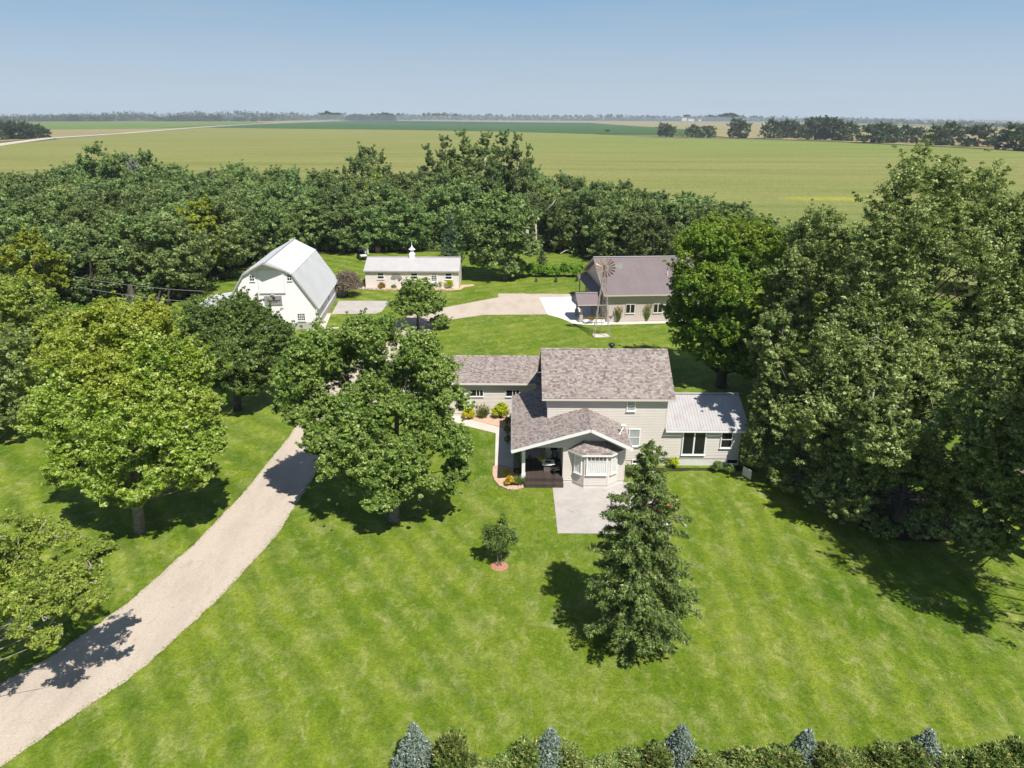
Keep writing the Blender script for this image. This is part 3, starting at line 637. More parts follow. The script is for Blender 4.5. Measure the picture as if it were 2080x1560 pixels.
sheet('mulch_ring', [(-0.68 + 0.52 * math.cos(a), 35.75 + 0.52 * math.sin(a)) for a in np.linspace(0, 6.1, 18)], 0.014, M['mulch'], jit=0.03, step=0.2)
sheet('mulch_patch', [(-20.7, 77.6), (-19.6, 77.9), (-19.4, 79.2), (-20.4, 79.0)], 0.014, M['mulch'], jit=0.05, step=0.3)
sheet('windmill_pad', [(9.86, 84.3), (11.65, 84.43), (11.95, 82.97), (10.12, 82.75)], 0.03, M['walk'], jit=0.03, step=0.4)

# mown turf close to the camera and tufts creeping over the edges of the drive
def turf(name, pts, size, m, seed, hmul=1.0):
    r = np.random.default_rng(seed); n = len(pts); P = np.column_stack([pts, np.full(n, 0.0)])
    h = size * r.uniform(0.5, 1.4, n); T = unit(np.column_stack([r.normal(0, 1, n), r.normal(0, 1, n), np.full(n, 0.55 * hmul)])); up_ = unit(np.array([0, 0, 1.0]) - T * T[:, 2:] + rdir(r, n) * 0.25); B = unit(np.cross(up_, T)); P = P + T * (h * 0.42)[:, None]
    o = link(name, quads(P, T, B, np.cross(T, B), h, h * 0.5, 0.1, r.random(n), np.zeros(n), name, tri=True), None, m); tag(o, kind='stuff'); return o
def inside(p, poly):
    x, y = p[:, 0], p[:, 1]; c = np.zeros(len(p), bool); q = np.array(poly)
    for (x1, y1), (x2, y2) in zip(q, np.roll(q, -1, 0)):
        c ^= ((y1 > y) != (y2 > y)) & (x < (x2 - x1) * (y - y1) / (y2 - y1 + 1e-12) + x1)
    return c
rt = np.random.default_rng(77)
tp_ = np.column_stack([rt.uniform(-27, 30, 150000), 20.5 + 31 * rt.random(150000) ** 1.25])
tp_ = tp_[(np.abs(tp_[:, 0]) < tp_[:, 1] * 0.74 + 3) & ~inside(tp_, drive) & ~((tp_[:, 0] > 2.9) & (tp_[:, 0] < 10.4) & (tp_[:, 1] > 39.3)) & ~((tp_[:, 0] > -1.5) & (tp_[:, 0] < 18) & (tp_[:, 1] > 45)) & (np.hypot(tp_[:, 0] + 0.68, tp_[:, 1] - 35.75) > 0.6)]
turf('grass', tp_, 0.06, M['lawn'], 78, 0.5)
ed = []
for a, b in zip(drive, drive[1:]):
    a = np.array(a); b = np.array(b); L = np.linalg.norm(b - a); n = int(L * 60); t_ = rt.random(n)[:, None]; nn = np.array([-(b - a)[1], (b - a)[0]]) / L
    ed.append(a + (b - a) * t_ + nn * rt.normal(0, 0.09, (n, 1)))
ed = np.concatenate(ed); turf('edge_grass', ed[(ed[:, 1] > 18) & (ed[:, 1] < 100) & ~((ed[:, 0] > 3.6) & (ed[:, 1] > 88))], 0.07, M['lawn'], 79)

# ------------------------------------------------------------------ building helpers
def lap(mb, p0, p1, z0, z1, nrm, iv=None, e=0.13):
    """lap siding: courses from p0 to p1 (xy); iv(z) gives the covered interval of 0..1 at a height"""
    p0 = np.array(p0, float); p1 = np.array(p1, float); nrm = np.array(nrm, float); z = z0
    while z < z1 - 1e-6:
        zt = min(z + e, z1); a, b = (0, 1) if iv is None else iv(z)
        at, bt = (0, 1) if iv is None else iv(zt - 1e-4)
        a, b, at, bt = max(a, 0), min(b, 1), max(at, 0), min(bt, 1)
        if b - a > 0.005:
            if bt < at: at = bt = (at + bt) / 2
            q = lambda s, zz, o: (*(p0 + (p1 - p0) * s + nrm * o), zz)
            mb.poly([q(a, z, 0.034), q(b, z, 0.034), q(bt, zt, 0.004), q(at, zt, 0.004)])
            mb.poly([q(a, z, 0.0), q(b, z, 0.0), q(b, z, 0.034), q(a, z, 0.034)])
        z = zt
def win(parent, pos, w, h, rz=0.0, fw=0.075, fm='white_paint', bars_x=(), bars_z=(), mid=None, pane='glass', sill=True, name='window', back=None, depth=0.05, bw=0.03, double=False):
    """window centred on pos on a wall facing -y before rotation; frame with pane, glazing bars and sill as its own pieces"""
    mb = MB(); f = fw; d = depth
    mb.box((-w / 2, -d, -h / 2), (-w / 2 + f, 0.01, h / 2)); mb.box((w / 2 - f, -d, -h / 2), (w / 2, 0.01, h / 2))
    mb.box((-w / 2 + f, -d, h / 2 - f), (w / 2 - f, 0.01, h / 2)); mb.box((-w / 2 + f, -d, -h / 2), (w / 2 - f, 0.01, -h / 2 + f))
    o = mb.build(name, M[fm], parent, bevel=0.006); o.location = pos; o.rotation_euler = (0, 0, rz)
    mb = MB()
    if pane == 'clear': mb.poly([(-w / 2 + f, -d + 0.03, -h / 2 + f), (w / 2 - f, -d + 0.03, -h / 2 + f), (w / 2 - f, -d + 0.03, h / 2 - f), (-w / 2 + f, -d + 0.03, h / 2 - f)])
    else: mb.box((-w / 2 + f, -d + 0.028, -h / 2 + f), (w / 2 - f, -d + 0.034, h / 2 - f))
    pn = mb.build('pane', M[pane], o)
    if pane == 'clear' and pn.data.polygons[0].normal.y > 0: pn.data.flip_normals()
    if back: 
        mb = MB(); n = 36; x0 = -w / 2 + f; W_ = w - 2 * f; zt = h / 2 - f if back[1] is None else back[1]
        for i in range(n):
            a, b = x0 + W_ * i / n, x0 + W_ * (i + 1) / n
            ya, yb = (-d + 0.042 + back[2] * math.sin(i * 1.7), -d + 0.042 + back[2] * math.sin((i + 1) * 1.7))
            mb.poly([(a, ya, -h / 2 + f), (b, yb, -h / 2 + f), (b, yb, zt), (a, ya, zt)])
        mb.build(back[3], M[back[0]], o)
        mb = MB(); mb.box((x0, 0.002, -h / 2 + f), (x0 + W_, 0.008, h / 2 - f)); mb.build('dark_room_sheet', M['dark'], o)  # black sheet behind the glass, the unlit room's shade put into its colour
    for x in bars_x:
        z0, z1 = (-h / 2 + f, h / 2 - f) if mid is None else (mid, h / 2 - f)
        mb = MB(); mb.box((x - bw / 2, -d + 0.005, z0), (x + bw / 2, -d + 0.027, z1)); mb.build('glazing_bar', M[fm], o)
    for z in bars_z:
        mb = MB(); mb.box((-w / 2 + f, -d + 0.004, z - bw / 2), (w / 2 - f, -d + 0.026, z + bw / 2)); mb.build('glazing_bar', M[fm], o)
    if sill:
        mb = MB(); mb.box((-w / 2 - 0.03, -d - 0.05, -h / 2 - 0.045), (w / 2 + 0.03, 0.01, -h / 2)); mb.build('sill', M[fm], o, bevel=0.006)
    return o
def ribbed(mb, o, u, v, L, H, pitch=0.23, rib=0.022, iv=None):
    """ribbed steel sheet from o, ribs running along v, spaced along u; iv(s) -> (lo, hi) along v"""
    o, u, v = (np.array(a, float) for a in (o, u, v)); n = np.cross(u, v); n /= np.linalg.norm(n)
    s = 0.0
    pts = []
    while s < L - 1e-6:
        e = min(s + pitch, L)
        for a, h in ((s, 0), (s + pitch * 0.74, 0), (s + pitch * 0.82, rib), (s + pitch * 0.92, rib)):
            if a < e - 1e-6: pts.append((a, h))
        s = e
    pts.append((L, 0))
    for (a, ha), (b, hb) in zip(pts, pts[1:]):
        la, ua = (0, H) if iv is None else iv(a); lb, ub = (0, H) if iv is None else iv(b)
        if ua - la < 1e-3 and ub - lb < 1e-3: continue
        mb.poly([o + u * a + n * ha + v * la, o + u * b + n * hb + v * lb, o + u * b + n * hb + v * ub, o + u * a + n * ha + v * ua])
def panel_roof(parent, name, o, u, v, L, H, m, width=0.92, pitch=0.23, rib=0.022, thick=0.04):
    """a metal roof slope laid as separate ribbed panels on a thin deck"""
    o, u, v = (np.array(a, float) for a in (o, u, v)); n = np.cross(u, v); n /= np.linalg.norm(n)
    mb = MB(); mb.slab([o - n * 0.004, o + u * L - n * 0.004, o + u * L + v * H - n * 0.004, o + v * H - n * 0.004], -n * thick)
    deck = mb.build(name, m, parent); k = max(1, round(L / width)); w = L / k
    r = np.random.default_rng(k)
    for i in range(k):
        mb = MB(); ribbed(mb, o + u * w * i + n * (0.0005 + 0.003 * (i % 2)), u, v, w - 0.004, H, pitch, rib)
        me = mb.mesh('roof_panel'); link('roof_panel', me, deck, m)
    return deck
SH = []                                         # every shingle tab: (distance, corner, u, v, n, width, parent)
def shingles(parent, poly, name, z_off=0.0, expo=0.145, seed=3):
    """poly: 3-D outline whose first edge is the eave; deck slab with tabs over it"""
    poly = [np.array(p, float) for p in poly]; u = unit(poly[1] - poly[0]); n = unit(np.cross(poly[1] - poly[0], poly[-1] - poly[0]))
    if n[2] < 0: n = -n
    v = np.cross(n, u)
    if v[2] < 0: v = -v
    loc = np.array(parent.location)
    mb = MB(); mb.slab([p - loc for p in poly], -n * 0.09); deck = mb.build(name, M['shed_trim'], parent)
    q2 = [((p - poly[0]) @ u, (p - poly[0]) @ v) for p in poly]; vmax = max(b for a, b in q2)
    r = np.random.default_rng(seed); c = 0
    while c * expo < vmax - 0.02:
        vv = c * expo; vm = min(vv + expo * 0.5, vmax - 0.01); xs = []
        for (a, b), (a2, b2) in zip(q2, q2[1:] + q2[:1]):
            if (b - vm) * (b2 - vm) < 0: xs.append(a + (a2 - a) * (vm - b) / (b2 - b))
        if len(xs) >= 2:
            x, x1 = min(xs), max(xs); x_end = x1; first = True
            while x < x_end - 0.02:
                w = r.uniform(0.12, 0.28); w = min(w, x_end - x)
                p = poly[0] + u * x + v * vv
                SH.append((np.linalg.norm(p - np.array([0, 0, CAM_H])), p, u, v, n, w - 0.004, min(expo * 1.25, vmax - vv), deck, parent)); x += w
        c += 1
    return deck
def flush_shingles():
    SH.sort(key=lambda s: s[0])
    me = None; by = {}
    mb = MB(); mb.poly([(0, 0, 0.006), (1, 0, 0.006), (1, 0, 0.022), (0, 0, 0.022)]); mb.poly([(0, 0, 0.022), (1, 0, 0.022), (1, 1, 0.006), (0, 1, 0.006)])
    mb.poly([(0, 0, 0.006), (0, 0, 0.022), (0, 1, 0.006)]); mb.poly([(1, 0, 0.006), (1, 1, 0.006), (1, 0, 0.022)])
    me = mb.mesh('shingle'); me.materials.append(M['shingle1'])
    for i, (d, p, u, v, n, w, l, deck, par) in enumerate(SH):
        p = p - np.array(par.location)
        if i < 300:
            o = link('shingle', me, deck)
            o.matrix_local = Matrix(((u[0] * w, v[0] * l, n[0], p[0]), (u[1] * w, v[1] * l, n[1], p[1]), (u[2] * w, v[2] * l, n[2], p[2]), (0, 0, 0, 1)))
        else:
            b = by.setdefault(deck.name, (deck, []))[1]
            a0, a1 = p + n * 0.006, p + u * w + n * 0.006; b0, b1 = p + n * 0.022, p + u * w + n * 0.022; c0, c1 = p + v * l + n * 0.006, p + u * w + v * l + n * 0.006
            b.append((a0, a1, b0, b1, c0, c1))
    for deck, tabs in by.values():
        A = np.array(tabs).reshape(-1, 3); fs = []
        for i in range(len(tabs)):
            q = 6 * i; fs += [(q, q + 1, q + 3, q + 2), (q + 2, q + 3, q + 5, q + 4)]
        me2 = bpy.data.meshes.new('shingles'); me2.from_pydata(A.tolist(), [], fs); me2.update()
        o = link('shingles', me2, deck, M['shingle']); o['kind'] = 'stuff'

# ------------------------------------------------------------------ farmhouse
HL = np.array([2.7, 49.0, 0.0])
house = thing('farmhouse', 'two storey beige farmhouse with brown shingle roofs, gabled porch, bay window and metal roofed sunroom', 'house', tuple(HL))
X0, X1, Y0, Y1, ZE = 2.7, 11.55, 49.0, 58.6, 5.55
RY, RZ, SLP = 52.6, 8.22, 0.645
mb = MB()
lap(mb, (X0, Y0), (X1, Y0), 0.45, ZE + 0.05, (0, -1))
zr = lambda y: RZ - 0.12 - SLP * abs(y - RY)
def ivg(z):                                     # gable interval along y from Y0 to Y1
    h = (RZ - 0.14 - z) / SLP
    return ((RY - h - Y0) / (Y1 - Y0), (RY + h - Y0) / (Y1 - Y0))
lap(mb, (X1, Y0), (X1, Y1), 0.45, RZ - 0.2, (1, 0), ivg); lap(mb, (X0, Y0), (X0, Y1), 0.45, RZ - 0.2, (-1, 0), ivg)
lap(mb, (X0, Y1), (X1, Y1), 0.45, 4.2, (0, 1))
mb.build('wall', M['siding'], house, world=True)
mb = MB(); mb.box((X0 + 0.02, Y0 + 0.012, 0.0), (X1 - 0.02, Y1 - 0.02, 0.47)); mb.build('foundation', M['walk'], house, world=True)
for x, y in ((X0, Y0), (X1, Y0)):
    mb = MB(); mb.box((x - 0.05, y - 0.03, 0.45), (x + 0.05, y + 0.06, ZE)); mb.build('corner_board', M['siding'], house, world=True)
# main roof
XL, XR = 2.22, 12.05; EY = 48.6; EZ = RZ - SLP * (RY - EY)
main_roof = shingles(house, [(XL, EY, EZ), (XR, EY, EZ), (XR, RY, RZ), (XL, RY, RZ)], 'roof')
BY = 59.0; BZ = RZ - SLP * (BY - RY)
shingles(house, [(XR, BY, BZ), (XL, BY, BZ), (XL, RY, RZ), (XR, RY, RZ)], 'roof')
def bars(name, m, segs, w, h):
    for a, b in segs:
        mb = MB(); mb.bar(a, b, w, h); mb.build(name, M[m], house, world=True)
bars('fascia', 'siding', [((XL, EY - 0.03, EZ - 0.10), (XR, EY - 0.03, EZ - 0.10)), ], 0.05, 0.15)
for x in (XL + 0.02, XR - 0.02):
    bars('rake_board', 'siding', [((x, EY, EZ - 0.16), (x, RY, RZ - 0.16)), ((x, RY, RZ - 0.16), (x, BY, BZ - 0.16))], 0.05, 0.16)
mb = MB(); mb.box((XL + 0.05, EY, EZ - 0.2), (XR - 0.05, Y0 - 0.003, EZ - 0.17)); mb.build('soffit', M['siding'], house, world=True)
def ridge_caps(a, b, parent=house, w=0.15, step=0.2):
    a, b = np.array(a, float), np.array(b, float); L = np.linalg.norm(b - a); d = (b - a) / L; s = np.cross(d, [0, 0, 1]); s /= np.linalg.norm(s); mb = MB(); t = 0
    while t < L - 0.05:
        e = min(t + step, L); p, q = a + d * t, a + d * e; up = np.array([0, 0, 1.0])
        for sg in (1, -1):
            mb.poly([p + up * 0.04, q + up * 0.028, q + s * sg * w - up * (w * 0.42 - 0.02), p + s * sg * w - up * (w * 0.42 - 0.034)])
        t += step
    o = mb.build('ridge_cap', M['shingle'], parent, world=True); return o
ridge_caps((XL, RY, RZ), (XR, RY, RZ))
# roof vent behind the ridge
mb = MB(); mb.lathe([(0.10, -0.6), (0.10, 0.05), (0.24, 0.08), (0.27, 0.16), (0.25, 0.26), (0.12, 0.33), (0.03, 0.35)], (7.85, 53.6, 8.05), 14); mb.build('roof_vent', M['black_metal'], house, world=True, smooth=True)
# gabled front room and porch roof
PX, PZ, FY = 5.5, 4.76, 45.1                   # ridge x, ridge z, fascia y
LXE, LZE, RXE, RZE = 0.0, 3.10, 8.48, 3.30
BYE = 55.6
lz = lambda x: LZE + (PZ - LZE) * (x - LXE) / (PX - LXE)
rz_ = lambda x: RZE + (PZ - RZE) * (RXE - x) / (RXE - PX)
shingles(house, [(LXE, 48.98, LZE), (LXE, FY, LZE), (PX, FY, PZ), (PX, 48.98, PZ)], 'porch_roof', seed=5)
shingles(house, [(LXE, BYE, LZE), (LXE, 48.98, LZE), (X0 - 0.02, 48.98, lz(X0 - 0.02)), (X0 - 0.02, BYE, lz(X0 - 0.02))], 'porch_roof', seed=6)
shingles(house, [(RXE, FY, RZE), (RXE, 48.98, RZE), (PX, 48.98, PZ), (PX, FY, PZ)], 'porch_roof', seed=7)
ridge_caps((PX, FY, PZ), (PX, 48.95, PZ))
for a, b in (((LXE - 0.03, FY - 0.03, LZE - 0.12), (PX, FY - 0.03, PZ - 0.12)), ((PX, FY - 0.03, PZ - 0.12), (RXE + 0.03, FY - 0.03, RZE - 0.12))):
    mb = MB(); mb.bar(a, b, 0.05, 0.22); mb.build('fascia', M['white_paint'], house, world=True)
mb = MB(); mb.bar((LXE - 0.02, FY, LZE - 0.12), (LXE - 0.02, BYE, LZE - 0.12), 0.05, 0.15); mb.build('fascia', M['white_paint'], house, world=True)
mb = MB(); mb.bar((LXE, BYE, LZE - 0.13), (X0, BYE, lz(X0) - 0.13), 0.05, 0.16); mb.build('rake_board', M['white_paint'], house, world=True)
mb = MB(); mb.bar((RXE + 0.02, FY, RZE - 0.12), (RXE + 0.02, 48.98, RZE - 0.12), 0.05, 0.15); mb.build('fascia', M['white_paint'], house, world=True)
RX0, RX1, RYF = 3.75, 8.15, 46.0
mb = MB()
lap(mb, (RX0, RYF), (RX1, RYF), 0.3, 2.97, (0, -1))
L_ = RX1 - 0.75
def ivp(z):
    xl = LXE + (z + 0.1 - LZE) / (PZ - LZE) * (PX - LXE); xr = RXE - (z + 0.1 - RZE) / (PZ - RZE) * (RXE - PX)
    return ((xl - 0.75) / L_, (xr - 0.75) / L_)
lap(mb, (0.75, RYF), (RX1, RYF), 2.97, PZ - 0.12, (0, -1), ivp)
lap(mb, (RX1, RYF), (RX1, Y0), 0.3, RZE + 0.1, (1, 0)); lap(mb, (RX0, RYF), (RX0, Y0), 0.3, 2.97, (-1, 0))
mb.build('wall', M['siding'], house, world=True)
mb = MB(); mb.box((RX0 + 0.01, RYF + 0.012, 0.0), (RX1 - 0.01, Y0, 0.32)); mb.build('foundation', M['found'], house, world=True)
mb = MB(); mb.box((0.72, RYF + 0.02, 2.90), (RX0, RYF + 0.16, 3.12)); mb.build('beam', M['white_paint'], house, world=True)
mb = MB(); mb.box((0.1, RYF + 0.16, 2.93), (RX0 - 0.02, Y0 - 0.02, 2.965)); mb.build('porch_ceiling', M['siding'], house, world=True)
mb = MB(); mb.box((RX0 - 0.06, RYF - 0.032, 0.3), (RX0 + 0.05, RYF + 0.03, 2.96)); mb.build('corner_board', M['siding'], house, world=True)
mb = MB(); mb.box((RX1 - 0.04, RYF - 0.03, 0.3), (RX1 + 0.035, RYF + 0.03, 3.2)); mb.build('corner_board', M['siding'], house, world=True)
for x, y in ((0.86, 46.14), (0.86, 49.3), (0.86, 52.4), (0.86, 55.2)):
    mb = MB(); mb.box((x - 0.12, y - 0.12, 0.0), (x + 0.12, y + 0.12, 2.9)); mb.box((x - 0.15, y - 0.15, 0.0), (x + 0.15, y + 0.15, 0.75)); mb.build('porch_post', M['white_paint'], house, world=True)
# deck and step, board by board
mb = MB(); mb.box((0.98, 45.80, 0.05), (3.70, 48.95, 0.50)); mb.build('deck', M['deck'], house, world=True); deck = house.children[-1]
bd = MB(); bd.box((0, 0, 0), (2.74, 0.132, 0.03)); bme = bd.mesh('board'); bme.materials.append(M['deck'])
def boards(me, n, x, y, z, dy, dz=0):
    for i in range(n):
        o = link('board', me, deck); o.location = np.array([x, y + dy * i, z + dz * i]) - HL
boards(bme, 23, 0.97, 45.74, 0.528, 0.139)
bd = MB(); bd.box((0, 0, 0), (2.80, 0.132, 0.03)); bme2 = bd.mesh('board'); bme2.materials.append(M['deck'])
boards(bme2, 3, 0.94, 45.33, 0.262, 0.139)
bd = MB(); bd.box((0, 0, 0), (2.80, 0.024, 0.125)); bme3 = bd.mesh('board'); bme3.materials.append(M['deck'])
boards(bme3, 2, 0.94, 45.34, 0.004, 0.0, 0.131); boards(bme3, 2, 0.94, 45.75, 0.264, 0.0, 0.131)
mb = MB(); mb.box((0.98, 49.0, 0.0), (2.68, 55.4, 0.12)); mb.build('porch_slab', M['concrete'], house, world=True)
# porch door on the back wall of the deck, white storm door, door to the side
mb = MB(); mb.box((2.82, 48.93, 0.56), (3.62, 48.985, 2.62)); pd = mb.build('door', M['white_paint'], house, world=True)
mb = MB(); mb.box((2.95, 48.90, 1.25), (3.49, 48.928, 2.45)); mb.v = [tuple(np.array(p) - HL) for p in mb.v]; mb.build('pane', M['glass'], pd)
# bay
bp = [(4.42, 46.0), (5.18, 45.3), (6.86, 45.3), (7.66, 46.0)]
mb = MB()
for a, b in zip(bp, bp[1:]):
    d = unit(np.array(b) - np.array(a)); lap(mb, a, b, 0.26, 2.76, (d[1], -d[0]))
mb.build('bay_wall', M['siding'], house, world=True)
mb = MB(); mb.slab([(4.43, 46.0, 0), (5.19, 45.31, 0), (6.85, 45.31, 0), (7.65, 46.0, 0)], (0, 0, 0.27)); mb.build('foundation', M['found'], house, world=True)
for x, y in bp[1:3]:
    mb = MB(); mb.lathe([(0.045, 0.26), (0.045, 2.76)], (x, y, 0), 8); mb.build('corner_board', M['siding'], house, world=True)
be = [(4.05, 45.97), (4.98, 45.08), (7.08, 45.08), (8.0, 45.97)]; bt = [(5.05, 45.97), (5.35, 45.85), (6.35, 45.85), (6.75, 45.97)]
for i in range(3):
    shingles(house, [(*be[i], 2.78), (*be[i + 1], 2.78), (*bt[i + 1], 3.45), (*bt[i], 3.45)], 'bay_roof', seed=20 + i)
    mb = MB(); mb.bar((*be[i], 2.70), (*be[i + 1], 2.70), 0.05, 0.13); mb.build('fascia', M['white_paint'], house, world=True)
mb = MB(); mb.slab([(4.12, 45.97, 2.62), (5.0, 45.12, 2.62), (7.06, 45.12, 2.62), (7.94, 45.97, 2.62)], (0, 0, 0.05)); mb.build('soffit', M['siding'], house, world=True)
def hw(x, y, z, *a, **kw): return win(house, tuple(np.array([x, y, z]) - HL), *a, **kw)
hw(6.05, 45.27, 1.90, 1.50, 1.52, bars_x=(-0.42, -0.14, 0.14, 0.42), bars_z=(0.33,), mid=0.33, pane='clear', back=('curtain', 0.31, 0.016, 'curtain'), fw=0.095, depth=0.1)
for a, b in ((bp[0], bp[1]), (bp[2], bp[3])):
    d = unit(np.array(b) - np.array(a)); c = (np.array(a) + np.array(b)) / 2 + np.array([d[1], -d[0]]) * 0.025
    hw(c[0], c[1], 1.86, 0.66, 1.55, rz=math.atan2(d[1], d[0]), bars_z=(0.35,), pane='clear', back=('curtain', None, 0.014, 'curtain'), fw=0.085, depth=0.1)
hw(8.87, 48.97, 4.98, 0.66, 0.92, bars_z=(0.0,), pane='clear', back=('blind', None, 0.002, 'blind'), depth=0.08, bw=0.05)
hw(9.26, 48.97, 2.36, 0.88, 1.46, bars_z=(0.02,), pane='clear', back=('blind', None, 0.002, 'blind'), depth=0.08, bw=0.05)
hw(9.62, 48.97, 0.33, 0.78, 0.36, fw=0.06, depth=0.06, sill=True)
# dish arm on the right slope
mb = MB(); mb.tube([(7.75, 46.6, rz_(7.75)), (7.75, 46.55, rz_(7.75) + 0.10)], 0.07, 8); mb.tube([(7.75, 46.6, rz_(7.75) + 0.05), (8.1, 47.1, rz_(7.75) + 0.42)], 0.035, 6); mb.lathe([(0.02, 0), (0.16, 0.05), (0.20, 0.10)], (8.1, 47.15, rz_(7.75) + 0.40), 10)
mb.build('dish_mount', M['white_paint'], house, world=True)
# sunroom
SX0, SX1, SY1 = 11.57, 17.35, 55.6
mb = MB(); lap(mb, (SX0, Y0), (SX1, Y0), 0.62, 3.02, (0, -1))
lap(mb, (SX1, Y0), (SX1, SY1), 0.62, 4.5, (1, 0), lambda z: ((0, 1) if z < 3.0 else ((z - 3.0) / 0.44 / (SY1 - Y0), 1 - (z - 3.0) / 0.44 / (SY1 - Y0)))); lap(mb, (SX0, SY1), (SX1, SY1), 0.62, 3.0, (0, 1))
mb.build('wall', M['siding'], house, world=True)
mb = MB(); mb.box((SX0, Y0 + 0.014, 0.0), (SX1 - 0.01, SY1 - 0.02, 0.64)); mb.build('foundation', M['found'], house, world=True)
SE, SR = (48.65, 3.10), (52.2, 4.68)
v = unit(np.array([0, SR[0] - SE[0], SR[1] - SE[1]])); H_ = math.hypot(SR[0] - SE[0], SR[1] - SE[1])
panel_roof(house, 'sunroom_roof', np.array([11.55, SE[0], SE[1]]) - HL, (1, 0, 0), v, 6.3, H_, M['sun_roof'])
v2 = unit(np.array([0, -(SR[0] - SE[0]), SR[1] - SE[1]]))
panel_roof(house, 'sunroom_roof', np.array([17.85, 55.75, SE[1]]) - HL, (-1, 0, 0), v2, 6.3, H_, M['sun_roof'])
mb = MB(); mb.bar((11.55, SR[0], SR[1] + 0.035), (17.87, SR[0], SR[1] + 0.035), 0.3, 0.03); mb.build('ridge_cap', M['sun_roof'], house, world=True)
mb = MB(); mb.bar((11.55, SE[0] - 0.03, SE[1] - 0.09), (17.87, SE[0] - 0.03, SE[1] - 0.09), 0.05, 0.14); mb.build('fascia', M['white_paint'], house, world=True)
for y0_, z0_ in ((SE[0], SE[1]), (55.75, SE[1])):
    mb = MB(); mb.bar((17.84, y0_, z0_ - 0.1), (17.84, SR[0], SR[1] - 0.1), 0.05, 0.14); mb.build('rake_board', M['white_paint'], house, world=True)
sd = hw(13.82, 48.97, 1.97, 1.80, 2.06, bars_x=(0.0,), fw=0.085, depth=0.09, bw=0.11, sill=True, name='sliding_door')
mb = MB(); mb.box((-0.815, -0.06, -0.94), (-0.05, -0.052, 0.05)); mb.build('screen', M['black_metal'], sd)
hw(16.27, 48.97, 2.22, 0.92, 1.40, bars_z=(0.02,), fw=0.085, depth=0.08, bw=0.05)
hw(16.9, 48.98, 0.38, 0.9, 0.42, fw=0.06, depth=0.05)
# back wing
WX0, WY0, WY1, WRY, WRZ, WEY, WEZ = -8.6, 58.3, 64.6, 61.3, 4.72, 57.85, 3.36
mb = MB(); lap(mb, (WX0, WY0), (X0, WY0), 0.35, 3.3, (0, -1)); sl_ = (WRZ - WEZ) / (WRY - WEY)
lap(mb, (WX0, WY0), (WX0, WY1), 0.35, 4.5, (-1, 0), lambda z: ((0, 1) if z < 3.4 else ((z - 3.4) / sl_ / (WY1 - WY0), 1 - (z - 3.4) / sl_ / (WY1 - WY0))))
lap(mb, (WX0, WY1), (6, WY1), 0.35, 3.3, (0, 1)); lap(mb, (6, Y1), (6, WY1), 0.35, 3.4, (1, 0))
mb.build('wall', M['siding'], house, world=True)
mb = MB(); mb.box((WX0 + 0.02, WY0 + 0.013, 0), (5.9, WY1 - 0.02, 0.37)); mb.build('foundation', M['walk'], house, world=True)
shingles(house, [(WX0 - 0.3, WEY, WEZ), (2.1, WEY, WEZ), (2.1, WRY, WRZ), (WX0 - 0.3, WRY, WRZ)], 'wing_roof', seed=11)
lo = 2.1 * sl_
shingles(house, [(2.1, WEY - 2.1, WEZ - lo), (2.72, WEY - 2.1, WEZ - lo), (2.72, WRY, WRZ), (2.1, WRY, WRZ)], 'wing_roof', seed=12)
shingles(house, [(6.2, 65.0, WEZ), (WX0 - 0.3, 65.0, WEZ), (WX0 - 0.3, WRY, WRZ), (6.2, WRY, WRZ)], 'wing_roof', seed=13)
shingles(house, [(2.72, 58.9, WEZ + sl_ * 1.05), (6.2, 58.9, WEZ + sl_ * 1.05), (6.2, WRY, WRZ), (2.72, WRY, WRZ)], 'wing_roof', seed=14)
ridge_caps((WX0 - 0.3, WRY, WRZ), (6.2, WRY, WRZ))
mb = MB(); mb.bar((WX0 - 0.3, WEY - 0.05, WEZ - 0.09), (2.08, WEY - 0.05, WEZ - 0.09), 0.11, 0.13); mb.build('gutter', M['found'], house, world=True)
mb = MB(); mb.tube([(2.03, WEY - 0.05, WEZ - 0.12), (2.06, WEY - 0.05, 0.1)], 0.05, 8); mb.build('downspout', M['found'], house, world=True)
for x in (-3.12, 0.06):
    hw(x, 58.27, 2.28, 1.24, 0.66, bars_x=(0.0, 0.28), fw=0.05, depth=0.06, bw=0.05)
flush_shingles()

# ------------------------------------------------------------------ barn (local: x along the front, y to the back, origin under the ridge)
BA = R(5.0); bo = np.array([-24.35, 85.95, 0]) + np.array([-math.cos(BA), -math.sin(BA), 0]) * 5.45
barn = thing('gambrel_barn', 'white gambrel roofed barn with hay hood, hay door and script sign on its front', 'barn', tuple(bo), BA)
HW, BE, KX, KZ, PKZ, BD = 5.45, 3.15, 2.95, 7.0, 8.62, 16.4
prof = [(-HW, BE), (-KX, KZ - 0.12), (0, PKZ - 0.12), (KX, KZ - 0.12), (HW, BE)]
def top(x):
    for (a, za), (b, zb) in zip(prof, prof[1:]):
        if a <= x <= b: return za + (zb - za) * (x - a) / (b - a)
    return BE
mb = MB(); ribbed(mb, (-HW, 0, 0.85), (1, 0, 0), (0, 0, 1), 2 * HW, 8, pitch=0.3, rib=0.02, iv=lambda s: (0, top(-HW + s) - 0.85)); mb.build('front_wall', M['barn_wall'], barn)
mb = MB(); ribbed(mb, (HW, BD, 0.85), (-1, 0, 0), (0, 0, 1), 2 * HW, 8, pitch=0.3, rib=0.02, iv=lambda s: (0, top(HW - s) - 0.85)); mb.build('back_wall', M['barn_wall'], barn)
for sx in (1, -1):
    mb = MB(); ribbed(mb, (sx * HW, 0 if sx > 0 else BD, 0.85), (0, sx, 0), (0, 0, 1), BD, BE - 0.85, pitch=0.3, rib=0.02); mb.build('side_wall', M['barn_wall'], barn)
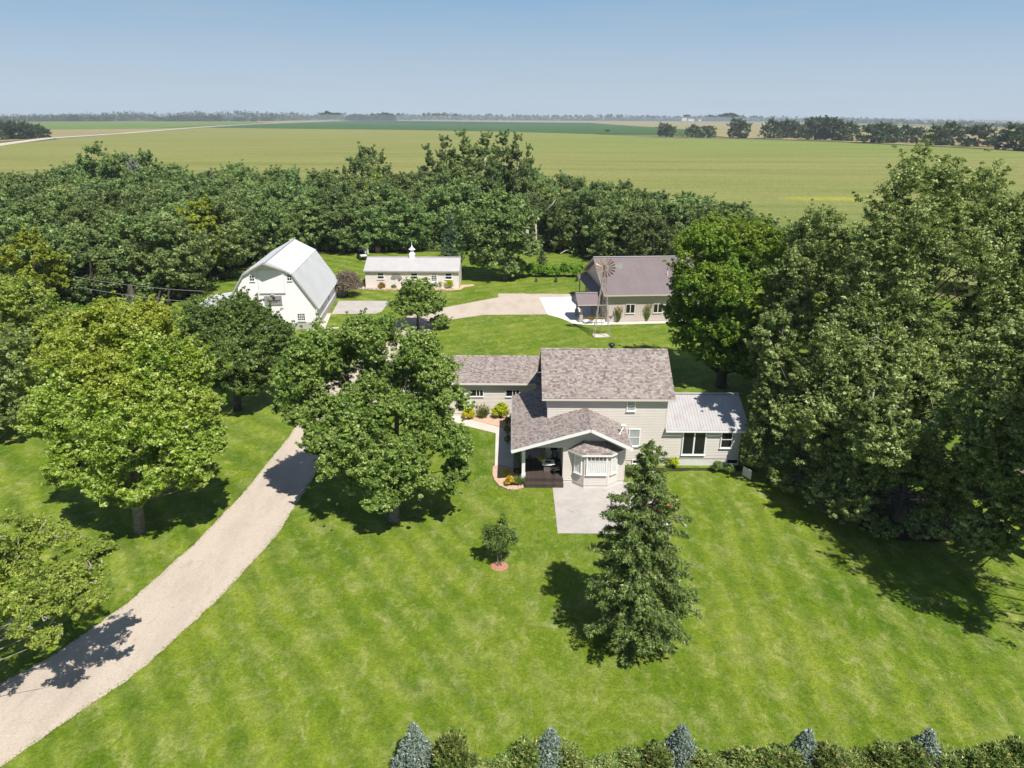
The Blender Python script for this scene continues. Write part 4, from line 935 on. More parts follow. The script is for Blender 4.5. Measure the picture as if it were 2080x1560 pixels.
mb = MB(); mb.box((-HW + 0.01, 0.012, 0), (HW - 0.01, BD - 0.01, 0.86)); mb.build('skirt_wall', M['barn_base'], barn)
# roof: four slopes of ribbed panels, ends overhang
OV = 0.25; RL = BD + 2 * OV
EVX, EVZ = HW + 0.32, BE - 0.50
def slope(name, a, b, sx):
    a = np.array(a, float); b = np.array(b, float); v = unit(b - a); H = np.linalg.norm(b - a)
    if sx > 0: panel_roof(barn, name, a, (0, 1, 0), v, RL, H, M['barn_roof'], 0.92)
    else: panel_roof(barn, name, a + np.array([0, RL, 0]), (0, -1, 0), v, RL, H, M['barn_roof'], 0.92)
for sx in (1, -1):
    slope('lower_roof', (sx * EVX, -OV, EVZ), (sx * KX, -OV, KZ), sx); slope('upper_roof', (sx * (KX + 0.04), -OV, KZ + 0.03), (sx * 0.02, -OV, PKZ), sx)
mb = MB(); mb.bar((0, -OV - 1.25, PKZ + 0.05), (0, BD + OV, PKZ + 0.05), 0.35, 0.03); mb.build('ridge_cap', M['barn_roof'], barn)
# hay hood: the upper slopes run out to a point over the hay door
for sx in (1, -1):
    a = np.array([sx * 2.0, -OV + 0.003, PKZ - (PKZ - KZ) * 2.0 / KX]); b = np.array([0, -OV + 0.003, PKZ]); c = np.array([0, -OV - 1.25, PKZ])
    mb = MB(); mb.slab([a + [0, 0, 0.02], c + np.array([0, 0, 0.02]), b + [0, 0, 0.02]], (0, 0, -0.07)); mb.build('hay_hood', M['barn_roof'], barn)
    for p, q in ((a, c),):
        mb = MB(); mb.bar(p - np.array([0, 0.02, 0.07]), q - np.array([0, 0.02, 0.07]), 0.05, 0.16); mb.build('fascia', M['trim_grey'], barn)
    for p, q in (((sx * EVX, -OV - 0.02, EVZ - 0.08), (sx * KX, -OV - 0.02, KZ - 0.08)), ((sx * KX, -OV - 0.02, KZ - 0.08), (sx * 2.0, -OV - 0.02, a[2] - 0.08))):
        mb = MB(); mb.bar(p, q, 0.05, 0.17); mb.build('fascia', M['trim_grey'], barn)
        mb = MB(); mb.bar((p[0] * 0.985, 0.0 - 0.03, p[2] - 0.12), (q[0] * 0.985, -0.03, q[2] - 0.12), 0.03, 0.12); mb.build('frieze', M['white_paint'], barn)
# hay door with track edges
cx = lambda u: u + HW
mb = MB(); ribbed(mb, (cx(-6.57), -0.07, 4.68), (1, 0, 0), (0, 0, 1), 3.0, 2.86, pitch=0.3, rib=0.015, iv=lambda s: (0, min(2.86, top(cx(-6.57) + s) - 4.78))); mb.build('hay_door', M['barn_wall'], barn)
hd = barn.children[-1]
for a, b in (((cx(-6.60), -0.09, 4.64), (cx(-6.60), -0.09, 7.4)), ((cx(-3.55), -0.09, 4.64), (cx(-3.55), -0.09, 7.4)), ((cx(-6.62), -0.09, 4.62), (cx(-3.53), -0.09, 4.62))):
    mb = MB(); mb.bar(a, b, 0.07, 0.09); mb.build('edge_trim', M['trim_grey'] if a[2] == b[2] else M['white_paint'], hd)
for u_ in (-7.32, -2.88):
    win(barn, (cx(u_), -0.03, 6.55), 0.62, 0.80, bars_x=(0.0,), bars_z=(0.0,), fw=0.07, bw=0.05, depth=0.06)
win(barn, (cx(-1.92), -0.03, 1.58), 0.98, 1.02, bars_x=(-0.20, 0.0, 0.20), bars_z=(-0.15, 0.16), fw=0.075, bw=0.055, depth=0.06)
win(barn, (cx(-6.6), -0.03, 1.9), 0.95, 1.02, bars_x=(-0.20, 0.0, 0.20), bars_z=(-0.15, 0.16), fw=0.075, bw=0.055, depth=0.06)
# narrow loft door left of the sign, plank by plank
for i in range(6):
    mb = MB(); mb.box((cx(-8.0) + 0.17 * i, -0.075, 2.35), (cx(-8.0) + 0.17 * i + 0.155, -0.03, 4.6)); mb.build('door_plank', M['barn_wall'], barn)
mb = MB(); mb.box((cx(-7.0), -0.085, 2.3), (cx(-6.82), -0.03, 4.75)); mb.build('door_jamb', M['wood_grey'], barn)
for z in (1.8, 1.55):
    mb = MB(); mb.box((HW + 0.018, 4.2 + (z < 1.7) * 5, 1.35), (HW + 0.04, 4.5 + (z < 1.7) * 5, 2.1)); mb.build('side_window', M['glass'], barn)
mb = MB(); mb.tube([(HW + 0.05, -0.25, EVZ), (HW + 0.05, -0.25, 0.1)], 0.05, 8); mb.build('downspout', M['white_paint'], barn)
mb = MB(); mb.bar((EVX + 0.04, -OV, EVZ - 0.04), (EVX + 0.04, BD + OV, EVZ - 0.04), 0.1, 0.1); mb.build('gutter', M['barn_roof'], barn)
mb = MB(); mb.box((cx(-5.32), -0.14, 4.28), (cx(-4.92), -0.03, 4.50)); mb.build('lamp_bracket', M['white_paint'], barn)
# lean-to on the left
LX = -HW - 5.2
mb = MB(); ribbed(mb, (LX, 3.2, 0.0), (1, 0, 0), (0, 0, 1), 5.2, 2.5, pitch=0.3, rib=0.02, iv=lambda s: (0, 1.75 + 0.75 * s / 5.2)); ribbed(mb, (LX, 11.4, 0), (0, -1, 0), (0, 0, 1), 8.2, 1.75, pitch=0.3, rib=0.02); mb.build('lean_to_wall', M['barn_wall'], barn)
va = np.array([LX - 0.25, 2.9, 1.78]); vb = np.array([-HW - 0.05, 2.9, 2.58]); v = unit(vb - va)
panel_roof(barn, 'lean_to_roof', va + np.array([0, 8.8, 0]), (0, -1, 0), v, 8.8, np.linalg.norm(vb - va), M['barn_roof'])
# sign: weathered plank board with script lettering and a dark flower emblem
spx = np.array([cx(-5.08), -0.10, 3.78]); sign_o = thing('barn_sign', 'weathered grey plank sign with black script lettering and emblem on the white barn front', 'sign', tuple(np.array(bo) + np.array([math.cos(BA) * spx[0] - math.sin(BA) * spx[1], math.sin(BA) * spx[0] + math.cos(BA) * spx[1], spx[2]])), BA)
for i in range(3):
    mb = MB(); mb.box((-1.02, -0.03, -0.47 + 0.315 * i), (1.02, 0.03, -0.47 + 0.315 * i + 0.305)); mb.build('plank', M['wood_grey'] if True else None, sign_o)
mb = MB()
for a, b in (((-1.05, -0.04, -0.5), (1.05, -0.04, -0.5)), ((-1.05, -0.04, 0.5), (1.05, -0.04, 0.5)), ((-1.03, -0.04, -0.5), (-1.03, -0.04, 0.5)), ((1.03, -0.04, -0.5), (1.03, -0.04, 0.5))): mb.bar(a, b, 0.05, 0.05)
mb.build('frame', M['trim_grey'], sign_o)
def script(txt, size, x, z, shear, parent, m):
    cu = bpy.data.curves.new('lettering', 'FONT'); cu.body = txt; cu.size = size; cu.shear = shear; cu.extrude = 0.006; cu.offset = 0.008; cu.align_x = 'CENTER'
    o = bpy.data.objects.new('lettering_tmp', cu); COL.objects.link(o)
    dg = bpy.context.evaluated_depsgraph_get(); me = bpy.data.meshes.new_from_object(o.evaluated_get(dg)); bpy.data.objects.remove(o)
    me.materials.clear(); q = link('lettering', me, parent, m); q.location = (x, -0.045, z); q.rotation_euler = (R(90), 0, 0); return q
script('Carnations', 0.37, 0.02, -0.13, 0.35, sign_o, M['blackprint'])
for a, b, z in ((-0.4, 0.1, -0.30), (0.15, 0.5, -0.26)):
    mb = MB(); mb.box((a, -0.05, z), (b, -0.035, z + 0.025)); mb.build('flourish', M['blackprint'], sign_o)
mb = MB(); mb.slab([(0.08 + rr * math.cos(a), -0.036, 0.30 + rr * math.sin(a) * 1.15) for a, rr in [(R(d), 0.155 if d < 200 or d > 340 else 0.20) for d in range(0, 360, 30)]], (0, -0.012, 0)); mb.build('emblem', M['blackprint'], sign_o)

# ------------------------------------------------------------------ long low outbuilding with a cupola
co = np.array([-22.85, 109.0, 0]); coop = thing('long_outbuilding', 'long low cream outbuilding with pale metal roof and white cupola', 'outbuilding', tuple(co))
CL, CD, CE, CR, CRY = 14.5, 6.6, 2.62, 4.2, 3.3
mb = MB(); mb.box((0, 0, 0), (CL, CD, CE)); mb.build('wall', M['coop_wall'], coop)
for x in (0, CL - 0.012):
    mb = MB(); mb.slab([(x, 0, CE + 0.002), (x, CD, CE + 0.002), (x, CRY, CR - 0.12)], (0.012, 0, 0)); mb.build('gable', M['coop_wall'], coop)
v = unit(np.array([0, CRY + 0.3, CR - CE - 0.06])); H_ = math.hypot(CRY + 0.3, CR - CE - 0.06)
panel_roof(coop, 'roof', (-0.15, -0.3, CE + 0.10), (1, 0, 0), v, CL + 0.3, H_, M['coop_roof'])
panel_roof(coop, 'roof', (CL + 0.15, CD + 0.3, CE + 0.10), (-1, 0, 0), v * np.array([1, -1, 1]), CL + 0.3, H_, M['coop_roof'])
mb = MB(); mb.bar((-0.16, CRY, CR + 0.07), (CL + 0.16, CRY, CR + 0.07), 0.35, 0.03); mb.build('ridge_cap', M['coop_roof'], coop)
mb = MB(); mb.bar((-0.15, -0.31, CE - 0.0), (CL + 0.15, -0.31, CE - 0.0), 0.05, 0.2); mb.build('fascia', M['trim_grey'], coop)
for x0_, x1_ in ((-20.98, -19.92), (-15.72, -14.78), (-10.40, -9.45)):
    win(coop, ((x0_ + x1_) / 2 + 22.85, -0.01, 1.88), 1.15, 1.05, bars_z=(0.0,), fw=0.11, bw=0.09, depth=0.06)
dr = win(coop, (-12.17 + 22.85, -0.01, 1.20), 1.0, 2.15, fw=0.12, depth=0.07, name='door', sill=False, bars_x=(-0.13, 0.13), bars_z=(0.12, 0.45, 0.78), bw=0.05)
mb = MB(); mb.box((-0.37, -0.066, -0.94), (0.37, -0.052, -0.05)); mb.build('door_panel', M['white_paint'], dr)
# cupola
cup = MB(); cup.box((-0.42, -0.42, -0.35), (0.42, 0.42, 0.35)); cm = cup.build('cupola', M['white_paint'], coop, bevel=0.02); cm.location = (6.97, CRY, CR + 0.12)
mb = MB(); mb.lathe([(0.66, 0.35), (0.60, 0.40), (0.36, 0.72), (0.34, 0.80)], (0, 0, 0), 4); mb.build('cupola_skirt', M['white_paint'], cm).rotation_euler = (0, 0, R(45))
mb = MB(); mb.box((-0.25, -0.25, 0.78), (0.25, 0.25, 1.10)); mb.build('cupola_lantern', M['white_paint'], cm)
mb = MB(); mb.lathe([(0.56, 1.08), (0.55, 1.13), (0.30, 1.28), (0.14, 1.50), (0.05, 1.75)], (0, 0, 0), 8); mb.build('cupola_roof', M['white_paint'], cm)
mb = MB(); mb.tube([(0, 0, 1.7), (0, 0, 2.45)], [0.05, 0.012], 6); mb.build('finial', M['white_paint'], cm)
# half round fan of boards on the wall
fan = thing('board_fan', 'half round fan of grey weathered boards hung on the cream outbuilding wall', 'wall ornament', (-18.0, 108.95, 1.25))
for i in range(9):
    a = R(20 + 140 * i / 8); mb = MB(); d = np.array([math.cos(a), 0, math.sin(a)]); s_ = np.array([-d[2], 0, d[0]])
    mb.slab([d * 0.25 - s_ * 0.035, d * 0.95 - s_ * 0.11, d * 0.95 + s_ * 0.11, d * 0.25 + s_ * 0.035], (0, -0.03, 0)); mb.build('board', M['wood_grey'], fan)
# border stones
st = MB(); st.lathe([(0.12, 0.0), (0.17, 0.06), (0.13, 0.15), (0.04, 0.18)], (0, 0, 0), 7); sme = st.mesh('border_stone'); sme.materials.append(M['stone'])
rs = np.random.default_rng(4)
for i in range(26):
    o = link('border_stone', sme); x = -22.6 + i * 0.53 + rs.normal(0, 0.1); o.location = (x, 108.0 + rs.normal(0, 0.1) + 0.35 * (x > -9.5), 0.01); s_ = rs.uniform(0.8, 1.5); o.scale = (s_ * 1.2, s_, s_); o.rotation_euler = (0, 0, rs.uniform(0, 6))
    tag(o, 'small pale field stone edging the bed before the cream outbuilding', 'stone', 'stones edging the outbuilding bed')
sheet('outbuilding_bed', [(-23.9, 107.9), (-20, 107.55), (-13, 107.5), (-9.5, 107.4), (-8.0, 108.0), (-7.6, 109.6), (-6.0, 110.8), (-6.3, 111.8), (-8.2, 111.2), (-8.3, 108.98), (-22.9, 108.98), (-23.2, 110.5), (-24.2, 109.5)], 0.012, M['bedrock'], jit=0.05)

# ------------------------------------------------------------------ machine shed with corner porch
SA = R(5.0); so_ = np.array([12.3, 89.7, 0]); shed = thing('metal_shed', 'taupe steel shed with wide brown metal roof and small corner porch', 'shed', tuple(so_), SA)
SL, SD, SEV, SRV, SRYL = 12.2, 14.6, 3.75, 7.15, 7.3
mb = MB(); ribbed(mb, (0, 0, 0.15), (1, 0, 0), (0, 0, 1), SL, SEV - 0.15, pitch=0.3, rib=0.022); mb.build('front_wall', M['shed_wall'], shed)
mb = MB(); ribbed(mb, (SL, SD, 0.15), (-1, 0, 0), (0, 0, 1), SL, SEV - 0.15, pitch=0.3, rib=0.022); mb.build('back_wall', M['shed_wall'], shed)
gt = lambda s: SEV + (SRV - 0.25 - SEV) * (1 - abs(s - SD / 2) / (SD / 2))
mb = MB(); ribbed(mb, (0, SD, 0.15), (0, -1, 0), (0, 0, 1), SD, 8, pitch=0.3, rib=0.022, iv=lambda s: (0, gt(s) - 0.15)); mb.build('gable_wall', M['shed_wall'], shed)
mb = MB(); ribbed(mb, (SL, 0, 0.15), (0, 1, 0), (0, 0, 1), SD, 8, pitch=0.3, rib=0.022, iv=lambda s: (0, gt(s) - 0.15)); mb.build('gable_wall', M['shed_wall'], shed)
mb = MB(); mb.box((0.02, 0.01, 0), (SL - 0.02, SD - 0.01, 0.16)); mb.build('foundation', M['concrete'], shed)
OVS = 0.65; v = unit(np.array([0, SRYL + 0.7, SRV - SEV + 0.06])); H_ = math.hypot(SRYL + 0.7, SRV - SEV + 0.06)
panel_roof(shed, 'roof', (-OVS, -0.7, SEV - 0.02), (1, 0, 0), v, SL + 2 * OVS, H_, M['shed_roof'])
panel_roof(shed, 'roof', (SL + OVS, SD + 0.7, SEV - 0.02), (-1, 0, 0), v * np.array([1, -1, 1]), SL + 2 * OVS, H_, M['shed_roof'])
mb = MB(); mb.bar((-OVS, SRYL, SRV + 0.06), (SL + OVS, SRYL, SRV + 0.06), 0.4, 0.03); mb.build('ridge_cap', M['coop_roof'], shed)
mb = MB(); mb.bar((-OVS, -0.74, SEV - 0.07), (SL + OVS, -0.74, SEV - 0.07), 0.09, 0.14); mb.build('gutter', M['shed_wall'], shed)
mb = MB(); mb.box((-OVS, -0.7, SEV - 0.16), (SL + OVS, -0.01, SEV - 0.13)); mb.build('soffit', M['shed_wall'], shed)
for a, b in (((-OVS, -0.7, SEV - 0.12), (-OVS, SRYL, SRV - 0.10)), ((-OVS, SRYL, SRV - 0.10), (-OVS, SD + 0.7, SEV - 0.12))):
    mb = MB(); mb.bar(a, b, 0.05, 0.2); mb.build('rake_board', M['shed_wall'], shed)
mb = MB(); mb.tube([(8.6, 3.2, SEV + 1.55), (8.6, 3.2, SEV + 2.2)], 0.06, 8); mb.build('vent_pipe', M['white_paint'], shed)
# pent roof over the doors of the left gable end
pv = unit(np.array([1.35, 0, 0.62]));
panel_roof(shed, 'pent_roof', (-1.4, SD + 0.5, SEV - 0.75), (0, -1, 0), pv, SD - 2.0, math.hypot(1.35, 0.62), M['shed_roof'])
for y0_ in (9.6, 4.6):
    mb = MB(); mb.box((-0.05, y0_, 0.1), (-0.025, y0_ + 3.6, 2.85)); od = mb.build('overhead_door', M['shed_trim'], shed)
    for i in range(5):
        mb = MB(); mb.box((-0.062, y0_ + 0.05, 0.14 + i * 0.54), (-0.051, y0_ + 3.55, 0.14 + i * 0.54 + 0.5)); mb.build('door_section', M['shed_trim'], od)
for y0_ in (13.9, 8.9, 4.0):
    mb = MB(); mb.box((-1.25, y0_, 0), (-1.10, y0_ + 0.15, SEV - 0.75)); mb.build('pent_post', M['wood_grey'], shed)
for cxw in (3.02, 6.68, 10.4):
    win(shed, (cxw, -0.035, 1.78), 1.22, 1.22, bars_x=(0.0,), fw=0.06, fm='coop_wall', bw=0.09, depth=0.06)
# corner porch: gabled roof on posts with stone piers
pr_ = unit(np.array([0, 1.95, 1.05])); PL = 3.7
panel_roof(shed, 'porch_roof', (-3.9, 0.0, 2.42), (1, 0, 0), pr_, PL, math.hypot(1.95, 1.05), M['shed_roof'])
panel_roof(shed, 'porch_roof', (-3.9 + PL, 3.9, 2.42), (-1, 0, 0), pr_ * np.array([1, -1, 1]), PL, math.hypot(1.95, 1.05), M['shed_roof'])
mb = MB(); mb.bar((-3.92, 1.95, 3.53), (-0.2, 1.95, 3.53), 0.25, 0.03); mb.build('ridge_cap', M['coop_roof'], shed)
mb = MB(); mb.slab([(-3.8, 0.15, 2.42), (-3.8, 3.75, 2.42), (-3.8, 1.95, 3.38)], (0.06, 0, 0)); mb.build('porch_gable', M['shed_trim'], shed)
for y0_ in (0.03, 3.87):
    mb = MB(); mb.bar((-3.9, y0_, 2.33), (-0.22, y0_, 2.33), 0.06, 0.16); mb.build('fascia', M['shed_wall'], shed)
for x, y, m_ in ((-3.35, 0.35, 'stone'), (-3.35, 3.55, 'stone')):
    mb = MB(); mb.box((x - 0.1, y - 0.1, 0.9), (x + 0.1, y + 0.1, 2.36)); p = mb.build('porch_post', M['shed_trim'], shed)
    for i in range(4):
        mb = MB(); e = 0.22 + 0.015 * ((i * 7) % 3); mb.box((x - e, y - e, 0.02 + i * 0.235), (x + e, y + e, 0.02 + i * 0.235 + 0.22)); mb.build('pier_stone', M['stone'], p, bevel=0.02)

# ------------------------------------------------------------------ windmill
wm = thing('farm_windmill', 'rusty farm windmill on a four legged lattice tower in the lawn', 'windmill', (10.9, 83.55, 0))
TH = 8.3
def leg_at(sx, sy, z): f = 1 - z / TH; return np.array([sx * (0.10 + 0.84 * f), sy * (0.10 + 0.72 * f), z])
for sx in (1, -1):
    for sy in (1, -1):
        mb = MB(); mb.bar(leg_at(sx, sy, 0), leg_at(sx, sy, TH), 0.075); mb.build('leg', M['galv'], wm)
cs = ((1, 1), (1, -1), (-1, -1), (-1, 1))
for z0_, z1_ in ((1.0, 2.5), (2.5, 4.0), (4.0, 5.4), (5.4, 6.7)):
    for a, b in zip(cs, cs[1:] + cs[:1]):
        mb = MB(); mb.bar(leg_at(*a, z1_), leg_at(*b, z1_), 0.045); mb.build('girt', M['galv'], wm)
        for p, q in ((a, b), (b, a)):
            mb = MB(); mb.bar(leg_at(*p, z0_), leg_at(*q, z1_), 0.022); mb.build('brace', M['galv'], wm)
mb = MB(); mb.box((-0.75, -0.7, 3.3), (0.75, 0.7, 3.36)); 
mb = MB(); mb.tube([(0, 0, 0.2), (0, 0, TH + 0.3)], 0.025, 6); mb.build('pump_rod', M['galv'], wm)
mb = MB(); mb.box((-0.14, -0.35, TH), (0.14, 0.4, TH + 0.42)); mb.build('gearbox', M['rust'], wm, bevel=0.04)
WC = np.array([0.0, -0.62, TH + 0.22]); yaw = R(-8)
hub = MB(); hub.lathe([(0.16, -0.08), (0.16, 0.08)], (0, 0, 0), 14); hubo = hub.build('wheel', M['rust'], wm); hubo.location = WC; hubo.rotation_euler = (R(90), 0, yaw)
ring = MB(); nn_ = 36
for rr in (0.48, 0.98):
    for i in range(nn_):
        a, b = 6.2832 * i / nn_, 6.2832 * (i + 1) / nn_; ring.bar((rr * math.cos(a), rr * math.sin(a), -0.03), (rr * math.cos(b), rr * math.sin(b), -0.03), 0.022)
for i in range(6):
    a = 6.2832 * i / 6; ring.bar((0.1 * math.cos(a), 0.1 * math.sin(a), 0), (1.0 * math.cos(a), 1.0 * math.sin(a), -0.03), 0.025)
ring.build('wheel_rim', M['galv'], hubo)
bl = MB(); tw = R(32)
for t0, t1 in ((0, 0.5), (0.5, 1)):
    P_ = []
    for rr, w in ((0.42, 0.055), (1.17, 0.135)):
        for t in (t0, t1):
            s = (t - 0.5) * 2; P_.append((rr, s * w * math.cos(tw), s * w * math.sin(tw) + 0.03 * (1 - s * s)))
    bl.slab([P_[0], P_[1], P_[3], P_[2]], (0, 0, 0.008))
blm = bl.mesh('blade'); blm.materials.append(M['rust']); bl2 = blm.copy(); bl2.materials.clear(); bl2.materials.append(M['galv'])
for i in range(18):
    o = link('blade', blm if (i * 5) % 7 < 4 else bl2, hubo); o.rotation_euler = (0, 0, 6.2832 * i / 18)
tl = thing('tail_tmp', None, None) if False else None
td = np.array([math.sin(R(68)), math.cos(R(68)), 0])
mb = MB(); mb.bar(WC + np.array([0, 0.5, 0]), WC + np.array([0, 0.5, 0]) + td * 1.5, 0.04); mb.bar(WC + np.array([0, 0.5, -0.2]), WC + np.array([0, 0.5, 0]) + td * 1.4, 0.03); mb.build('tail_bone', M['galv'], wm)
mb = MB(); b0 = WC + np.array([0, 0.5, 0]); mb.slab([b0 + td * 1.1 + [0, 0, -0.12], b0 + td * 2.4 + [0, 0, -0.45], b0 + td * 2.4 + [0, 0, 0.3], b0 + td * 1.1 + [0, 0, 0.14]], np.array([td[1], -td[0], 0]) * 0.012); mb.build('tail_vane', M['trim_grey'], wm)

# ------------------------------------------------------------------ yard trees
def by_height(z0, z1, amt, freq=0.25):
    def f(P, r):
        n = np.sin(P[:, 0] * 1.1 + 1.3) * np.cos(P[:, 1] * 0.9 + 0.4) + np.sin(P[:, 2] * 1.3 + P[:, 0] * 0.5)
        return np.clip(((P[:, 2] - z0) / (z1 - z0)) + 0.28 * n, 0, 1) * amt * r.uniform(0.5, 1, len(P))
    return f
hero('ash_tree', 'large spreading green ash tree between the gravel drive and the house', 'tree', 11, (-7.76, 40.77),
     [(653, 715, 50, 50, 1.8, 1.9), (608, 775, 48, 45, 1.0, 1.8), (612, 850, 34, 28, 0.2, 1.3), (722, 675, 36, 40, 2.4, 1.6), (780, 700, 55, 48, 2.0, 2.0), (845, 715, 55, 48, 1.6, 2.0),
      (885, 770, 55, 50, 1.0, 2.0), (918, 815, 38, 40, 0.2, 1.5), (765, 800, 52, 52, 1.5, 2.0), (690, 785, 45, 45, 2.0, 1.6), (860, 860, 60, 52, 0.0, 2.0), (918, 905, 42, 42, -0.6, 1.5), (926, 978, 28, 40, -0.8, 1.2),
      (735, 895, 60, 52, -0.6, 2.0), (690, 945, 44, 46, -1.2, 1.5), (702, 1000, 36, 28, -1.6, 1.2), (760, 965, 55, 48, -1.6, 1.7), (815, 935, 55, 52, -1.2, 1.8), (845, 995, 48, 38, -1.5, 1.4), (778, 1015, 44, 28, -1.9, 1.3),
      (730, 760, 60, 70, 3.5, 1.6), (830, 800, 70, 80, 3.4, 1.6), (655, 845, 46, 44, 0.8, 1.6), (715, 850, 50, 46, 0.0, 1.7), (800, 855, 55, 50, -0.4, 1.8), (590, 815, 34, 34, 0.8, 1.3), (640, 735, 50, 50, 1.8, 1.8), (580, 770, 26, 28, 1.0, 1.0), (650, 900, 36, 34, -0.6, 1.3)],
     M['leaf_ash'], M['bark'], leaf=0.145, lobe=1.25, k=15, per=47, dens=0.92, sr=0.29, tall=1.15, shoots=0.5, tr=0.30, trunk_top=(-7.2, 41.6, 8.5), tips=44, twigs=500)
hero('maple_tree', 'broad silver maple with yellowing top standing on the lawn left of the drive', 'tree', 12, (-23.78, 39.3),
     [(250, 690, 95, 60, 2.2, 2.6), (160, 740, 68, 62, 1.4, 2.2), (330, 730, 75, 65, 1.5, 2.3), (250, 790, 120, 80, 0.6, 3.0), (150, 850, 68, 70, 0.4, 2.3), (350, 850, 80, 75, 0.2, 2.4),
      (250, 890, 110, 75, -1.2, 2.8), (170, 935, 62, 55, -0.8, 2.0), (350, 940, 72, 52, -0.9, 2.0), (262, 975, 80, 42, -1.6, 2.0), (270, 1010, 30, 25, -1.4, 1.0), (120, 810, 40, 40, 1.2, 1.5), (400, 890, 36, 45, 0.2, 1.4), (250, 760, 120, 110, 3.5, 2.2), (95, 865, 36, 36, 0.6, 1.2), (115, 775, 34, 36, 1.8, 1.2), (190, 675, 40, 36, 2.6, 1.4), (300, 665, 44, 36, 2.4, 1.5), (235, 645, 34, 24, 3.0, 1.2), (415, 835, 38, 36, 0.8, 1.3), (425, 905, 32, 34, 0, 1.2), (395, 965, 38, 30, -0.6, 1.2), (140, 965, 40, 30, -0.4, 1.2), (385, 760, 36, 40, 1.6, 1.3)],
     M['leaf_maple'], M['bark'], leaf=0.145, lobe=1.35, k=16, per=54, dens=0.95, sr=0.29, tall=1.1, shoots=0.55, tr=0.30, trunk_top=(-23.2, 39.6, 9.5), tips=34, twigs=400, tintf=by_height(9, 15, 0.85), fork=0.25)
hero('crab_tree', 'dense dark green round crowned tree in front of the white barn', 'tree', 13, (-24.9, 59.61),
     [(430, 670, 62, 55, 0.8, 3.0), (520, 680, 62, 62, 0.5, 3.0), (480, 650, 55, 42, 1.2, 2.6), (470, 735, 95, 60, -1.0, 3.4), (400, 730, 42, 55, 0.2, 2.2), (555, 740, 44, 55, 0.0, 2.2), (500, 780, 60, 28, -1.0, 2.4), (570, 690, 26, 40, 0.4, 1.5)],
     M['leaf_dark'], M['bark_dark'], leaf=0.16, lobe=1.4, k=16, per=62, dens=1.05, sr=0.29, tall=1.15, shoots=0.5, tr=0.3, trunk_top=(-24.6, 60, 6), tips=20, twigs=120)
hero('yard_tree', 'small green tree with forked dark trunk beside the gravel court', 'tree', 14, (-11.93, 86.17),
     [(850, 592, 38, 30, 0.4, 2.2), (822, 620, 26, 26, 0.2, 1.7), (880, 618, 28, 26, 0.0, 1.7), (850, 630, 42, 22, -0.6, 2.2), (895, 655, 22, 12, 0, 1.0), (852, 572, 18, 14, 0.4, 1.0)],
     M['leaf_ash'], M['bark_dark'], leaf=0.22, lobe=0.9, k=9, per=32, dens=0.9, tr=0.15, trunk_top=(-11.7, 86.2, 4.8), tips=16, twigs=120)
hero('linden_tree', 'bright green full crowned tree growing at the right end of the metal shed', 'tree', 15, (20.83, 66.22),
     [(1410, 520, 52, 55, 0.5, 3.2), (1470, 500, 70, 52, 1.5, 3.6), (1545, 520, 55, 60, 1.0, 3.4), (1400, 590, 42, 45, -0.5, 2.6), (1455, 585, 65, 62, -1.5, 3.6), (1530, 600, 65, 65, -0.6, 3.4), (1440, 660, 48, 48, -1.0, 3.0), (1500, 670, 58, 52, -1.0, 3.2), (1450, 720, 46, 34, -0.4, 2.4), (1550, 690, 44, 55, 0.5, 2.4), (1412, 690, 42, 42, 0.2, 2.2), (1500, 735, 52, 34, -1.2, 2.2), (1545, 750, 45, 40, 0.0, 2.2), (1385, 640, 34, 40, 0.4, 2.0), (1590, 600, 40, 60, 1.0, 2.4)],
     M['leaf_linden'], M['bark_dark'], leaf=0.20, lobe=1.7, k=16, per=56, dens=0.85, sr=0.29, tall=1.1, shoots=0.4, tr=0.45, trunk_top=(20.3, 66.6, 11), tips=26, twigs=160, fork=0.12, tintf=by_height(9, 18, 0.6))
cw = dict(mat=M['leaf_cw'], bark=M['bark'], leaf=0.165, lobe=1.75, k=20, per=62, dens=0.72, twigs=420, sr=0.27, tall=1.65, shoots=0.4, void=5.5, voidt=-1.25)
hero('cottonwood_tree', 'tallest of the big cottonwoods, its crown topping the trees right of the house', 'tree', 16, (30.13, 49.2),
     [(1850, 425, 75, 85, 3.5, 3.0), (1955, 460, 80, 80, 3.2, 3.2), (1830, 540, 95, 100, 2.2, 3.6), (1940, 590, 95, 105, 1.0, 3.6), (1800, 660, 95, 75, 0.2, 3.2), (1900, 720, 90, 85, -0.8, 3.2), (1990, 700, 65, 100, 0.6, 2.8), (1820, 760, 60, 50, -2.0, 2.0), (1960, 820, 75, 60, -2.5, 2.2), (1750, 700, 60, 70, 0.0, 2.4), (1890, 830, 60, 50, -3.0, 1.8), (1770, 560, 50, 60, 2.0, 2.4), (2010, 560, 60, 90, 1.5, 2.8)],
     tr=0.75, trunk_top=(28.8, 50.2, 12), tips=44, fork=0.22, **cw)
def dead_limb(tree, pts, r0):
    b = np.array(tree.location); mb = MB(); r = np.random.default_rng(len(pts)); P_ = [aty(*p) - b for p in pts]; n = len(P_)
    mb.tube(P_, [r0 * (1 - 0.8 * i / n) for i in range(n)], 6)
    for i in range(1, n):
        for _ in range(3):
            q = P_[i] + r.normal(0, 0.55, 3) + np.array([0, 0, -0.35]); mb.tube([P_[i], (P_[i] + q) / 2 + r.normal(0, 0.12, 3), q], [r0 * 0.35, r0 * 0.25, 0.012], 4)
    mb.build('dead_limb', M['bark_pale'], tree)
T1 = bpy.data.objects['cottonwood_tree']
dead_limb(T1, [(1830, 775, 46.5), (1800, 782, 44.6), (1775, 790, 43.6), (1772, 815, 43.2), (1790, 842, 43.0)], 0.11)
dead_limb(T1, [(1870, 880, 46), (1880, 850, 44), (1895, 835, 43)], 0.09)
